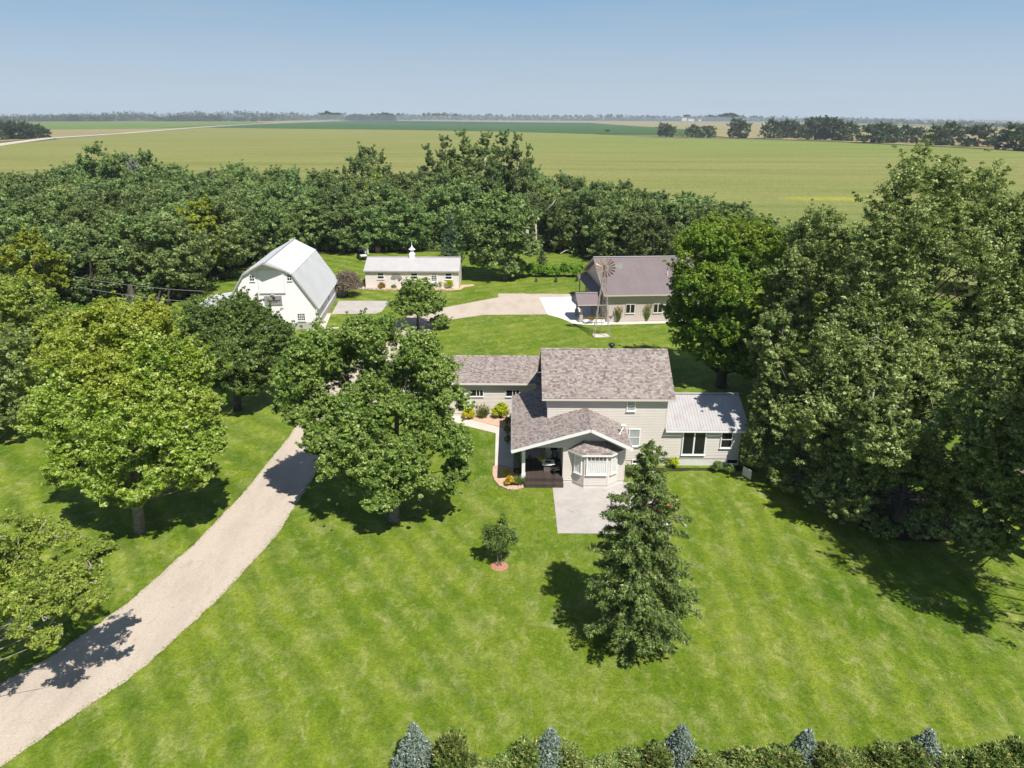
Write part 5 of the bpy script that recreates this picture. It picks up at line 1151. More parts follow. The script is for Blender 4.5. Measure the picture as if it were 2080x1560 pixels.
dead_limb(T1, [(1740, 705, 47), (1765, 695, 46), (1785, 688, 45.5)], 0.07)
hero('cottonwood_tree', 'grey green cottonwood standing behind the sunroom, between the bright linden and the tallest cottonwood', 'tree', 17, (25.2, 60.5),
     [(1655, 520, 62, 80, 2.0, 3.2), (1720, 560, 62, 85, 1.0, 3.2), (1610, 580, 52, 65, 0.5, 2.8), (1650, 650, 85, 80, -0.4, 3.4), (1600, 700, 55, 60, -1.2, 2.4), (1720, 690, 60, 70, -0.8, 2.8), (1585, 660, 42, 40, 0.0, 2.0), (1640, 760, 75, 60, -1.5, 2.6), (1560, 740, 45, 50, -0.5, 2.0), (1720, 780, 60, 60, -0.5, 2.4)],
     tr=0.6, trunk_top=(24.2, 61.5, 9.5), tips=34, fork=0.2, **cw)
hero('cottonwood_tree', 'shaded cottonwood leaning its branches over the sunroom roof and right wall', 'tree', 18, (21.4, 46.8),
     [(1680, 800, 80, 85, -1.0, 2.8), (1600, 840, 62, 75, 1.6, 2.4), (1640, 900, 82, 70, -1.0, 2.6), (1560, 905, 48, 55, 0.6, 1.9), (1560, 830, 40, 40, 2.4, 1.6), (1700, 930, 70, 60, -2.6, 2.4), (1740, 850, 60, 70, -1.5, 2.4), (1530, 930, 25, 25, 0.4, 1.0), (1640, 975, 75, 42, -2.0, 2.0), (1600, 760, 60, 45, 3.0, 2.0), (1700, 870, 70, 60, -3.0, 2.2), (1770, 770, 60, 60, -1.5, 2.4), (1590, 745, 45, 48, 0.5, 2.0), (1570, 690, 36, 40, 0.8, 1.6)],
     tr=0.42, trunk_top=(21.2, 47, 6), tips=34, **cw)
hero('cottonwood_tree', 'low branching cottonwood rising from the curved mulch bed at the lawn edge', 'tree', 19, (25.8, 41.2),
     [(1760, 985, 85, 62, 0.0, 2.4), (1850, 1010, 85, 65, -0.6, 2.6), (1800, 1055, 75, 50, -1.6, 2.0), (1900, 1065, 85, 65, -1.8, 2.4), (1950, 1110, 62, 48, -2.4, 1.7), (1700, 1030, 50, 40, -0.6, 1.6), (1830, 940, 75, 55, -1.0, 2.4), (1860, 1105, 80, 40, -2.6, 1.6), (1930, 985, 45, 40, -1.0, 1.5), (1850, 860, 80, 65, -1.5, 2.6), (1790, 900, 60, 60, -2.5, 2.2)],
     tr=0.34, trunk_top=(25.7, 41.4, 5), tips=34, **cw)
hero('cottonwood_tree', 'cottonwood cut by the right edge of the view, beyond the low branching one', 'tree', 20, (32.0, 36.5),
     [(2050, 760, 65, 85, 0.5, 2.8), (2030, 870, 65, 80, -1.0, 2.6), (2070, 950, 60, 80, -2.0, 2.4), (2010, 1000, 45, 55, -2.6, 1.7), (2060, 1060, 58, 60, -3.2, 1.9), (2150, 800, 90, 140, 0.0, 3.2), (2150, 960, 90, 120, -2.0, 3.0), (2000, 1090, 40, 36, -3.2, 1.3), (1985, 930, 35, 40, -2.2, 1.3)],
     tr=0.5, trunk_top=(32.0, 36.5, 9), tips=26, **cw)
hero('cottonwood_tree', 'tall cottonwood at the right edge of the view, beside the tallest one', 'tree', 27, (37.5, 47.5),
     [(2060, 520, 60, 90, 3.0, 3.2), (2070, 650, 70, 90, 1.0, 3.2), (2150, 600, 80, 130, 2.0, 3.4), (2020, 740, 55, 70, 0.0, 2.4)],
     tr=0.6, trunk_top=(37.5, 47.5, 12), tips=22, **cw)
hero('cottonwood_tree', 'cottonwood outside the right edge, its shadow falling across the lawn', 'tree', 21, (33.5, 28.5),
     [(2330, 900, 150, 150, 0.0, 3.8), (2400, 760, 130, 130, 1.0, 3.8), (2270, 1050, 95, 90, -0.5, 2.8)],
     tr=0.5, trunk_top=(33.5, 28.5, 8), tips=6, **{**cw, 'per': 44, 'twigs': 60})
hero('roadside_tree', 'pale barked cottonwood reaching over the gravel drive from the left edge', 'tree', 22, (-25.0, 24.6),
     [(50, 1105, 62, 40, 2.5, 1.5), (130, 1120, 62, 40, 1.8, 1.5), (60, 1185, 75, 48, 0.8, 1.6), (150, 1185, 62, 40, 0.6, 1.3), (200, 1125, 36, 16, 1.4, 0.6), (90, 1255, 60, 34, -0.4, 1.2), (95, 1300, 28, 18, -0.8, 0.6), (190, 1210, 30, 16, 0.2, 0.6), (-60, 1130, 90, 80, 1.0, 2.0), (-120, 1230, 90, 90, -1.0, 2.2), (20, 1080, 40, 22, 2.8, 1.0), (170, 1150, 50, 22, 1.0, 0.9)],
     M['leaf_lime'], M['bark_pale'], leaf=0.10, lobe=0.55, k=9, per=34, dens=0.8, tr=0.17, trunk_top=(-24.5, 25, 7.5), tips=16, twigs=260, fork=0.3, shoots=0.5, void=1.8, voidt=-0.5)
hero('yard_tree', 'light green leafy tree at the left edge, beside the barn end of the maple', 'tree', 23, (-42.9, 60.5),
     [(45, 612, 45, 42, 0.5, 2.6), (20, 690, 50, 60, 0.2, 3.0), (80, 720, 55, 55, -0.5, 3.0), (50, 780, 60, 45, -1.0, 2.8), (110, 660, 30, 30, 1.0, 1.8)],
     M['leaf_lime'], M['bark'], leaf=0.22, lobe=1.2, k=9, per=36, dens=0.85, tr=0.25, trunk_top=(-42.6, 60.5, 8.5), tips=22, twigs=150)
hero('yard_tree', 'grey green tree cut by the left edge of the view', 'tree', 24, (-43.5, 52.5),
     [(-20, 770, 60, 70, 0.0, 2.8), (10, 840, 36, 36, -0.4, 1.6), (-60, 850, 70, 70, 0, 2.6), (5, 700, 40, 40, 0.6, 2.0)],
     M['leaf_cw'], M['bark'], leaf=0.22, lobe=1.1, k=9, per=36, dens=0.8, tr=0.25, trunk_top=(-43.5, 52.5, 7), tips=16, twigs=80)
hero('yard_tree', 'low bushy tree filling in behind the left side of the maple', 'tree', 25, (-39.0, 71.0),
     [(130, 660, 55, 32, 0.3, 2.8), (190, 655, 45, 30, 0.8, 2.4), (110, 710, 50, 40, 0, 2.6), (230, 700, 45, 40, 0.2, 2.4), (330, 680, 45, 42, 0.0, 2.4), (300, 645, 35, 22, 0.4, 2.0)],
     M['leaf_linden'], M['bark_dark'], leaf=0.24, lobe=1.2, k=9, per=36, dens=0.9, tr=0.22, trunk_top=(-39, 71, 5), tips=16, twigs=60)
hero('grove_tree', 'full crowned dark tree standing forward of the wood beside the garden row', 'tree', 26, (-1.14, 115.4),
     [(1010, 415, 42, 26, 0.8, 3.4), (970, 445, 40, 36, 0.4, 3.2), (1050, 450, 40, 36, 0.2, 3.2), (1005, 470, 65, 48, -1.2, 4.2), (955, 500, 28, 26, 0.0, 2.4), (1065, 505, 28, 30, 0.0, 2.4), (1000, 520, 45, 34, -1.0, 3.4), (1035, 545, 28, 18, -0.4, 2.2), (975, 530, 22, 20, 0.2, 1.8)],
     M['leaf_forest'], M['bark'], leaf=0.36, lobe=1.6, k=9, per=40, dens=0.95, tr=0.4, trunk_top=(-1.3, 115.6, 10), tips=20, twigs=80, fork=0.25)
# young twin stemmed tree on the front lawn
def young():
    r = np.random.default_rng(31); t = thing('young_tree', 'young twin stemmed tree in a red mulch ring on the front lawn', 'tree', (-0.68, 35.77, 0))
    C = np.array([(-0.35, 0, 1.55), (0.3, 0.05, 1.5), (-0.3, 0.1, 2.1), (0.35, -0.1, 2.0), (0, 0.1, 2.4), (0.05, 0, 1.2), (0.12, 0.05, 2.75), (-0.1, -0.2, 1.75), (0.55, 0.1, 1.7), (-0.55, 0.05, 1.85), (0.15, 0.05, 3.1), (0.16, 0.05, 3.45), (-0.45, 0.1, 2.4), (0.5, 0, 2.35)])
    C = C * np.array([1.25, 1.25, 1.0]); Rd = 1.55 * np.array([.36, .36, .36, .36, .34, .3, .2, .36, .3, .3, .12, .08, .22, .2])
    Q, qr, idx = sub_puffs(r, C, Rd, 14, 0.40)
    link('crown', leaves(r, Q, qr, 46, 0.085, 'crown'), t, M['leaf_dark'])
    mb = MB()
    for a, b in (((-0.09, 0, 0), (-0.16, 0, 1.6)), ((0.09, 0.03, 0), (0.12, 0.05, 3.2))):
        mb.tube([a, np.array(a) * 0.5 + np.array(b) * 0.5, b], [0.035, 0.028, 0.01], 6)
    for q in C[:9]: mb.tube([(0.0, 0, 1.1), (np.array((0, 0, 1.1)) + q) / 2, q], [0.018, 0.013, 0.006], 4)
    mb.build('trunk', M['bark'], t)
young()
# big spruce before the patio
conifer('spruce_tree', 'tall ragged green spruce standing in front of the patio', (6.3, 29.3, 0), 11.2, 2.9, 41, 'needle', levels=30, br=11, sprays=210, size=0.21, droop=0.26, hang=0.55, shape=0.66, low=0.9, rag=0.26, tr=0.18, aspect=0.24, gap=0.08, foot=0.62, lat=0.5,
        tintf=lambda P, r: (r.random(len(P)) < 0.06 * np.clip(1.4 - np.hypot(P[:, 0], P[:, 1]) / 1.8, 0.15, 1)) * 0.9)
# blue spruces and hedge along the front edge of the yard
blue = [(-3.83, 21.6, 2.25, 'blue spruce at the bottom edge, leftmost and clear of the hedge shrubs'), (1.62, 21.7, 2.0, 'blue spruce at the bottom edge, second from the left with shrubs at its foot'), (6.9, 21.8, 2.1, 'blue spruce at the bottom edge, below the big green spruce'), (11.9, 21.7, 2.0, 'blue spruce at the bottom edge, second from the right among yellow tipped shrubs'), (16.85, 21.8, 1.95, 'blue spruce at the bottom edge, last on the right')]
bp0 = None
for i, (x, y, h, lab) in enumerate(blue):
    if bp0 is None:
        bp0 = conifer('blue_spruce', lab, (x, y, 0), 2.35, 0.86, 42, 'needle_blue', levels=26, br=13, sprays=22, size=0.13, droop=-0.15, hang=-0.2, shape=1.2, low=0.10, rag=0.14, aspect=0.34, group='blue spruces along the front edge')
    else: dup(bp0, (x, y, 0), i * 1.3, (0.95 + 0.04 * (i % 3), 0.95 + 0.03 * (i % 2), h / 2.3), lab)
hp = None; rh = np.random.default_rng(5)
hx = [-2.3, -1.3, -0.2, 0.75, 2.3, 3.2, 4.1, 5.1, 5.9, 7.7, 8.5, 9.5, 10.4, 11.1, 12.6, 13.5, 14.3, 15.1, 16.0, 17.6, 18.5, 19.3, 20.2]
hh = [0.95, 0.6, 0.75, 1.4, 1.25, 0.5, 0.6, 0.85, 1.4, 1.1, 0.7, 1.15, 1.3, 1.3, 1.55, 0.95, 0.8, 1.4, 1.5, 1.1, 1.4, 1.6, 1.7]
tip = lambda P, r: np.where((P[:, 2] > 1.5 + 0.3 * np.sin(P[:, 0] * 9)) & (np.sin(P[:, 0] * 23) * np.cos(P[:, 1] * 19) > 0.1), (r.random(len(P)) < 0.28) * 0.9, (r.random(len(P)) < 0.02) * 0.8)
for i, (x, h) in enumerate(zip(hx, hh)):
    y = 21.35 + rh.normal(0, 0.12); lab = 'green hedge shrub with pale yellow tips along the bottom edge'
    if hp is None:
        hp = conifer('hedge_shrub', lab, (x, y, 0), 2.0, 0.72, 43, 'needle_hedge', levels=22, br=12, sprays=20, size=0.19, droop=-0.45, hang=-1.5, shape=0.62, low=0.1, rag=0.35, aspect=0.26, group='hedge shrubs along the front edge', cat='shrub', tintf=tip)
    else: dup(hp, (x, y, 0), rh.uniform(0, 6), (rh.uniform(0.85, 1.15), rh.uniform(0.85, 1.15), h / 2.0), lab)

# ------------------------------------------------------------------ the windbreak wood
sky_px = [(-300, 352), (0, 345), (60, 352), (130, 345), (160, 325), (190, 303), (250, 298), (300, 300), (325, 322), (400, 322), (470, 330), (560, 325), (620, 335), (660, 325), (735, 300), (760, 315), (830, 305), (850, 295), (890, 285), (960, 272), (1065, 276), (1095, 310), (1110, 345), (1180, 342), (1230, 362), (1300, 372), (1390, 385), (1450, 395), (1480, 412), (1530, 420), (1560, 440), (1600, 455), (1700, 470)]
def proj(p):
    d = np.array(p, float) - np.array([0, 0, CAM_H]); z = d @ _f; return 1040 + FPX * (d @ _r) / z, 780 - FPX * (d @ _u) / z
def sky_z(x, y):                                # height at which a crown at (x, y) meets the photographed tree line
    u, _ = proj((x, y, 10)); v = np.interp(u, [a for a, b in sky_px], [b for a, b in sky_px]); return aty(u, v, y)[2]
protos = [proto_tree(100, 11.0, 4.6, 26, 10, 62, 0.29, 1.5, low=0.08), proto_tree(101, 11.0, 4.2, 24, 10, 60, 0.28, 1.35, low=0.06), proto_tree(102, 11.0, 5.0, 28, 10, 62, 0.30, 1.6, low=0.10), proto_tree(103, 11.0, 3.9, 24, 10, 60, 0.28, 1.3, low=0.06, drop=0.5), proto_tree(104, 11.0, 4.7, 30, 9, 58, 0.27, 1.2, low=0.08)]
poplar = proto_tree(105, 22.0, 3.6, 52, 10, 56, 0.30, 1.2, low=0.12, tr=0.4, bark='bark_pale', name='poplar_tree', mat='leaf_forest')
yellow = proto_tree(106, 10.0, 3.3, 20, 9, 44, 0.36, 1.2, low=0.3, mat='leaf_yellow', name='yellowing_tree')
lime = proto_tree(107, 10.0, 3.6, 20, 9, 44, 0.36, 1.3, low=0.2, mat='leaf_lime', name='windbreak_tree')
rf = np.random.default_rng(9)
def front_y(x): return np.interp(x, [-190, -90, -66, -52, -47, -45, -43, -33, -27, -13, 3, 14, 26, 40, 60], [86, 88, 91, 93, 100, 119, 138, 139, 138, 141, 143, 136, 116, 112, 102])
def back_y(x): return np.interp(x, [-190, -100, -60, -30, 5, 22, 42, 60], [235, 205, 196, 186, 180, 168, 152, 128])
pts = []
for yy in np.arange(88, 240, 6.6):
    for xx in np.arange(-175, 62, 6.9):
        x = xx + rf.normal(0, 1.3) + 3.4 * (int(round(yy / 6.6)) % 2); y = yy + rf.normal(0, 1.2)
        if front_y(x) < y < back_y(x) - 3 and abs(x) < 0.80 * y + 6: pts.append((x, y))
dens = []
for i, (x, y) in enumerate(pts):
    u, v = proj((x, y, 9))
    zs = sky_z(x, y); dfront = y - front_y(x)
    h = min(rf.uniform(9.2, 12.4) + min(dfront, 30) * 0.05, zs - rf.uniform(0, 0.8) * (zs < 16))
    if zs > 15.5 and 860 < u < 1100 and dfront > 4 : h = rf.uniform(11, 14)
    if h < 5: continue
    if x < -46: where = 'in the deep wood left of the barn' if y < 130 else 'in the wood behind the barn'
    elif x < -8: where = 'in the wood behind the long outbuilding'
    elif x < 10: where = 'in the wood behind the garden row'
    else: where = 'in the wood behind the metal shed'
    row = 'nearest row' if dfront < 7 else 'second row' if dfront < 15 else 'field side row' if back_y(x) - y < 12 else 'middle rows'
    if x < -46: where += ', far left' if u < 180 else ', left of centre' if u < 420 else ''
    lab = 'dense green tree ' + where + ', ' + row; grp = 'windbreak trees ' + where
    p = protos[rf.integers(0, len(protos))]
    s = h / 11.0; w = rf.uniform(0.92, 1.2) * (0.5 + 0.5 * s)
    dup(p, (x, y, 0), rf.uniform(0, 6.28), (w, w, s), lab, grp)
ug = np.random.default_rng(12); ux = np.concatenate([ug.uniform(-110, -46, 260), ug.uniform(-46, 60, 420)]); uy = front_y(ux) + ug.uniform(1.0, 9.0, len(ux))
ux, uy = ux[(ux < 0) | (ux > 8)], uy[(ux < 0) | (ux > 8)]
uh = ug.uniform(0.5, 2.8, len(ux)); o_ = link('undergrowth', leaves(ug, np.column_stack([ux, uy, uh * 0.5]), uh * 0.7, 46, 0.34, 'undergrowth', flat=0.75), None, M['leaf_forest']); tag(o_, kind='stuff')
def accent(p, upx, vpx, y, H0, lab, wide=1.0, grp=None):
    q = aty(upx, vpx, y); dup(p, (q[0], y, 0), rf.uniform(0, 6.28), (wide * q[2] / H0, wide * q[2] / H0, q[2] / H0), lab, grp)
accent(yellow, 403, 405, 112, 10.0, 'bright yellow crowned tree in the wood behind the barn', 0.85)
accent(yellow, 55, 470, 88, 10.0, 'yellow green tree at the left edge of the wood', 0.95)
accent(lime, 660, 385, 150, 10.0, 'lime green tree in the middle of the wood behind the barn', 0.9)
accent(lime, 770, 350, 165, 10.0, 'pale lime tree near the back of the wood left of the poplars', 0.8)
for i, (u, v, y, w) in enumerate([(868, 300, 168, 0.8), (905, 283, 170, 0.95), (940, 272, 172, 1.0), (985, 276, 166, 0.95), (1020, 274, 160, 0.9), (1050, 280, 156, 0.8), (1075, 300, 160, 0.6), (955, 300, 158, 1.0), (900, 330, 156, 0.9), (1000, 310, 150, 0.9)]):
    accent(poplar, u, v, y, 22.0, 'tall grey green poplar rising above the middle of the wood', w, 'tall poplars in the wood')
for i, (u, v, y, w) in enumerate([(742, 299, 180, 0.75), (200, 300, 176, 0.8), (235, 297, 180, 0.85), (285, 299, 180, 0.85)]):
    accent(protos[(i * 2) % 5], u, v, y, 11.0, ('round topped tree standing above the wood left of the poplars', 'tree at the left of the raised group on the wood skyline', 'tree in the middle of the raised group on the wood skyline', 'tree at the right of the raised group on the wood skyline')[i], w)
# bare trunk of the big poplar by the garden, second slimmer one, dead branch, leaning dead pole
def bare(name, lab, path, rad, m='bark_pale', cat='tree trunk'):
    p0 = np.array(path[0], float); t = thing(name, lab, cat, tuple(p0)); mb = MB(); mb.tube([np.array(p) - p0 for p in path], rad, 8); mb.build('trunk', M[m], t, smooth=True); return t
bare('bare_tree', 'thick pale bare poplar trunk at the wood edge behind the garden', [(2.9, 137.6, 0), (2.8, 137.8, 1.0), (2.75, 138, 4), (2.7, 138.6, 7.5)], [0.62, 0.42, 0.36, 0.3])
bare('bare_tree', 'slim pale bare trunk right of the thick one at the wood edge', [(4.7, 137.6, 0), (4.5, 137.8, 3), (4.4, 138.4, 6)], [0.3, 0.2, 0.14])
bare('dead_branch', 'pale dead branch sticking out of the wood above the two bare trunks', [(5.6, 136.5, 8.0), (7.4, 136, 9.9), (7.9, 136, 10.6)], [0.16, 0.12, 0.05], cat='branch')
bare('leaning_trunk', 'pale dead trunk leaning in the dark gap of the wood left of the barn', [tuple(aty(248, 585, 96)), tuple(aty(232, 562, 96)), tuple(aty(219, 546, 96))], [0.13, 0.10, 0.05], cat='tree trunk')
for (u, v, h), lab in zip(((325, 645, 5), (347, 622, 4.5), (268, 640, 6)), ('mossy trunk nearest the barn at the wood edge', 'dim trunk behind the mossy one at the wood edge', 'brushy dead trunk left of the mossy one at the wood edge')):
    q = g(u, v); bare('edge_trunk', lab, [tuple(q), tuple(q + np.array([-0.2, 0.2, h * 0.35])), tuple(q + np.array([0.4, 0.4, h * 0.7]))], [0.2, 0.15, 0.08], 'bark_dark')
# dead grey tree tops
def dead_top(lab, u, v, y, H, w, seed):
    r = np.random.default_rng(seed); q = aty(u, v, y); t = thing('dead_tree', lab, 'tree', (q[0], y, 0)); mb = MB()
    mb.tube([(0, 0, 0), (0, 0, q[2] * 0.6), (0, 0, q[2] * 0.95)], [0.25, 0.18, 0.05], 6)
    for i in range(70):
        a = r.uniform(0, 6.28); z0 = q[2] * r.uniform(0.55, 0.85); l = r.uniform(0.4, 1) * w; e = np.array([math.cos(a) * l, math.sin(a) * l, z0 + l * r.uniform(0.3, 1.2)]); e[2] = min(e[2], q[2])
        mb.tube([(0, 0, z0), (e + np.array([0, 0, z0])) / 2 * np.array([1, 1, 1]), e], [0.09, 0.07, 0.03], 3)
    mb.build('trunk', M['wood_grey'], t)
dead_top('grey dead tree in the raised group on the wood skyline', 263, 303, 172, 14, 2.2, 3)
def brush(lab, u, v, y, w, h, seed):
    r = np.random.default_rng(seed); q = g(u, v); t = thing('dead_brush', lab, 'brush', tuple(q)); mb = MB()
    for i in range(60):
        a = r.uniform(0, 6.28); l = w * r.random(); z = h * r.uniform(0.5, 1); mb.tube([(0, 0, 0.0), (math.cos(a) * l * 0.4, math.sin(a) * l * 0.4, z), (math.cos(a) * l, math.sin(a) * l, z * r.uniform(0.3, 0.8))], [0.03, 0.022, 0.012], 3)
    mb.build('stems', M['bark'], t)
brush('tangle of dead brown branches hanging at the wood edge left of the barn', 272, 622, 92, 0.9, 3.2, 8)

# ------------------------------------------------------------------ shrubs, garden, flowers
dryb = shrub('dry_shrub', 'large brown bare looking shrub between the barn and the long outbuilding', tuple(g(706, 603)), 2.35, 2.3, 'dry', 51, 190, 70, 0.15, up=0.1)
r_ = np.random.default_rng(2)
shrub('golden_shrub', 'clipped round golden shrub by the walk below the wing windows', tuple(g(952, 850)), 0.58, 0.62, 'leaf_gold', 52, 70, 60, 0.07, cat='shrub')
shrub('golden_shrub', 'larger lime yellow shrub next to the porch roof corner', tuple(g(1017, 848)), 0.74, 0.82, 'leaf_chart', 53, 60, 60, 0.11)
grass_clump('grass_clump', 'green ornamental grass clump between the two golden shrubs', tuple(g(982, 849)), 1.15, 0.75, 54, 320, 0.10)
shrub('golden_shrub', 'small yellow green bush against the sunroom foundation left of the sliding door', tuple(g(1367, 950)), 0.42, 0.55, 'leaf_chart', 55, 40, 50, 0.09)
shrub('garden_shrub', 'dark green bush at the sunroom foundation right of the sliding door', tuple(g(1456, 958)), 0.5, 0.5, 'leaf_dark', 56, 40, 50, 0.09)
shrub('garden_shrub', 'dark green bush below the sunroom basement window', tuple(g(1482, 962)), 0.45, 0.45, 'leaf_dark', 57, 36, 50, 0.09)
shrub('flower_clump', 'mound of yellow daisies in the bed beside the porch post', tuple(g(1036, 985)), 0.42, 0.42, 'leaf_flower', 58, 46, 60, 0.06, cat='flowers')
shrub('flower_clump', 'lime green leafy clump behind the yellow daisies', tuple(g(1026, 968)), 0.34, 0.34, 'leaf_chart', 59, 34, 50, 0.06, cat='plant')
grass_clump('grass_clump', 'dark arching grass clump between the daisies and the deck step', tuple(g(1054, 985)), 0.75, 0.6, 60, 220, 0.0)
shrub('flower_clump', 'small pink flowered plant against the porch post', tuple(g(1052, 966)), 0.2, 0.3, 'leaf_orange', 61, 20, 40, 0.05, cat='plant')
for i, (u, v) in enumerate(((1030, 880), (1031, 900), (1030, 862))):
    shrub('porch_plant', ('dark plant in the shade under the middle of the porch eave', 'dark plant under the porch eave nearest the daisies', 'dark plant under the porch eave nearest the golden shrub')[i], tuple(g(u, v)), 0.32, 0.42, 'leaf_dark', 62 + i, 26, 40, 0.08, cat='plant')
es = MB(); es.lathe([(0.08, 0.0), (0.11, 0.04), (0.08, 0.09), (0.03, 0.10)], (0, 0, 0), 6); esm = es.mesh('edging_stone'); esm.materials.append(M['bedrock'])
ep = px([(1003, 950), (1002, 962), (1006, 976), (1016, 987), (1032, 994), (1050, 995), (1066, 989)], 0); rs = np.random.default_rng(6); acc = 0
for a, b in zip(ep, ep[1:]):
    n = max(1, int(np.linalg.norm(b - a) / 0.2))
    for i in range(n):
        o = link('edging_stone', esm); o.location = a + (b - a) * i / n + np.array([0, 0, 0.02]); o.rotation_euler = (0, 0, rs.uniform(0, 6)); s_ = rs.uniform(0.8, 1.25); o.scale = (s_, s_, s_)
        tag(o, 'small pink stone edging the curved flower bed by the porch', 'stone', 'stones edging the flower bed')
garden0 = None
for i, u in enumerate((1028, 1046, 1062, 1080, 1097, 1113, 1130, 1147, 1163, 1180, 1195)):
    q = g(u, 563); lab = 'bright green leafy bush in the garden row before the wood'
    if i < 2: lab = 'darker green bush at the left end of the garden row'
    if garden0 is None: garden0 = shrub('garden_bush', lab, tuple(q), 0.95, 0.85, 'leaf_garden', 70, 44, 46, 0.2, 'bushes in the garden row', cat='bush')
    else: dup(garden0, tuple(q + np.array([0, r_.normal(0, 0.3), 0])), r_.uniform(0, 6), (r_.uniform(0.95, 1.25), r_.uniform(0.9, 1.1), r_.uniform(1.3, 1.8)), lab)
yc = conifer('young_spruce', 'young blue green spruce between the garden row and the wood', tuple(g(1100, 556)), 4.0, 1.45, 71, 'needle_far', levels=16, br=9, sprays=18, size=0.24, low=0.15, droop=0.05, hang=0.1, aspect=0.35, tr=0.08)
for u, v, h, lab in ((1089, 572, 0.75, 'tiny young conifer before the garden row, leftmost of three'), (1129, 573, 0.95, 'tiny young conifer before the garden row, middle of three'), (1172, 571, 0.95, 'tiny young conifer before the garden row, rightmost of three'), (1062, 545, 1.3, 'small dark conifer left of the young blue green spruce'), (917, 530, 8.5, 'feathery conifer at the wood edge right of the long outbuilding')):
    dup(yc, tuple(g(u, v)), r_.uniform(0, 6), (h / 4, h / 4, h / 4) if h < 5 else (1.6, 1.6, h / 4), lab)
for u, v, rr, lab, mt in ((775, 586, 0.6, 'low orange tinged bush at the left window of the outbuilding', 'leaf_orange'), (912, 585, 0.85, 'round clipped yellow green bush at the right window of the outbuilding', 'leaf_chart'), (893, 583, 0.9, 'loose green bush at the outbuilding door', 'leaf_ash'), (800, 586, 0.4, 'small dark plant under the board fan', 'leaf_dark'), (936, 555, 0.5, 'small reddish bush behind the right end of the outbuilding', 'leaf_orange'), (1064, 538, 0.45, 'small reddish plant on the grass near the bare trunks', 'leaf_orange')):
    shrub('wall_bush', lab, tuple(g(u, v)), rr, rr * 0.9, mt, int(u), 36, 40, 0.13, cat='bush')
gp = grass_clump('feather_grass', 'tan plumed feather grass by the shed corner and planter', tuple(g(1255, 655)), 1.75, 0.55, 80, 260, 0.45, group='feather grasses along the shed wall')
for u, v, lab, s_ in ((1313, 653, 'tan plumed feather grass between the first two shed windows', 1.15), (1365, 651, 'tan plumed feather grass between the last two shed windows', 1.0)): dup(gp, tuple(g(u, v)), 1.0, s_, lab)
# topiary, planter, flower trough by the shed
def pot(name, lab, loc, r, h, m, cat='planter'):
    t = thing(name, lab, cat, loc); mb = MB(); mb.lathe([(r * 0.7, 0), (r, h * 0.7), (r * 1.08, h * 0.9), (r * 1.08, h), (r * 0.9, h), (r * 0.85, h * 0.85)], (0, 0, 0), 12); mb.build('pot', M[m], t); return t
pot('planter_pot', 'dark pot standing at the front corner of the shed', tuple(g(1239, 653)), 0.42, 0.85, 'shed_trim')
tp = shrub('topiary', 'dark green clipped ball bush on a stem by the shed corner', tuple(g(1246, 651) + np.array([0, 0, 0.0])), 0.5, 0.45, 'leaf_dark', 81, 36, 50, 0.1, cat='topiary')
for c in tp.children:
    if c.name.startswith('foliage'): c.location = (0, 0, 0.85)
q = g(1207, 656); tr_ = thing('flower_trough', 'long white trough of orange brown flowers before the shed porch', 'flower trough', tuple(q))
mb = MB(); mb.box((-1.35, -0.28, 0.14), (1.35, 0.28, 0.52)); mb.build('trough', M['white_paint'], tr_, bevel=0.02)
for x in (-1.1, 1.1): mb = MB(); mb.box((x - 0.08, -0.22, 0), (x + 0.08, 0.22, 0.14)); mb.build('foot', M['trim_grey'], tr_)
rr_ = np.random.default_rng(3); C = np.stack([rr_.uniform(-1.3, 1.3, 46), rr_.normal(0, 0.12, 46), rr_.uniform(0.55, 0.8, 46)], 1); link('flowers', leaves(rr_, C, np.full(46, 0.17), 34, 0.09, 'flowers'), tr_, M['leaf_orange'])
# hanging basket, table, chairs on the deck
DZ = 0.56
hb = thing('hanging_basket', 'round hanging basket of pale trailing plants above the deck', 'hanging basket', (2.2, 46.45, 1.78))
link('foliage', leaves(np.random.default_rng(5), rdir(np.random.default_rng(6), 40) * np.array([0.2, 0.2, 0.16]) + np.array([0, 0, 0.02]), np.full(40, 0.12), 40, 0.07, 'foliage'), hb, M['leaf_lime'])
mb = MB(); mb.lathe([(0.08, -0.2), (0.17, -0.1), (0.19, 0.0)], (0, 0, 0), 10); mb.build('basket', M['shed_trim'], hb)
mb = MB()
for a in (0, 2.1, 4.2): mb.tube([(0.18 * math.cos(a), 0.18 * math.sin(a), 0), (0, 0, 0.75), (0, 0, 1.15)], 0.008, 4)
mb.build('chain', M['black_metal'], hb)
ft = thing('fire_table', 'dark fire pit table with white top on the deck', 'table', (2.70, 47.05, DZ))
mb = MB(); mb.box((-0.33, -0.28, 0.0), (0.33, 0.28, 0.56)); mb.build('base', M['shed_trim'], ft, bevel=0.01)
mb = MB(); mb.box((-0.46, -0.40, 0.56), (0.46, 0.40, 0.66)); mb.build('top', M['white_paint'], ft, bevel=0.012)
mb = MB(); mb.box((-0.22, -0.13, 0.662), (0.22, 0.13, 0.69)); mb.build('burner', M['black_metal'], ft)
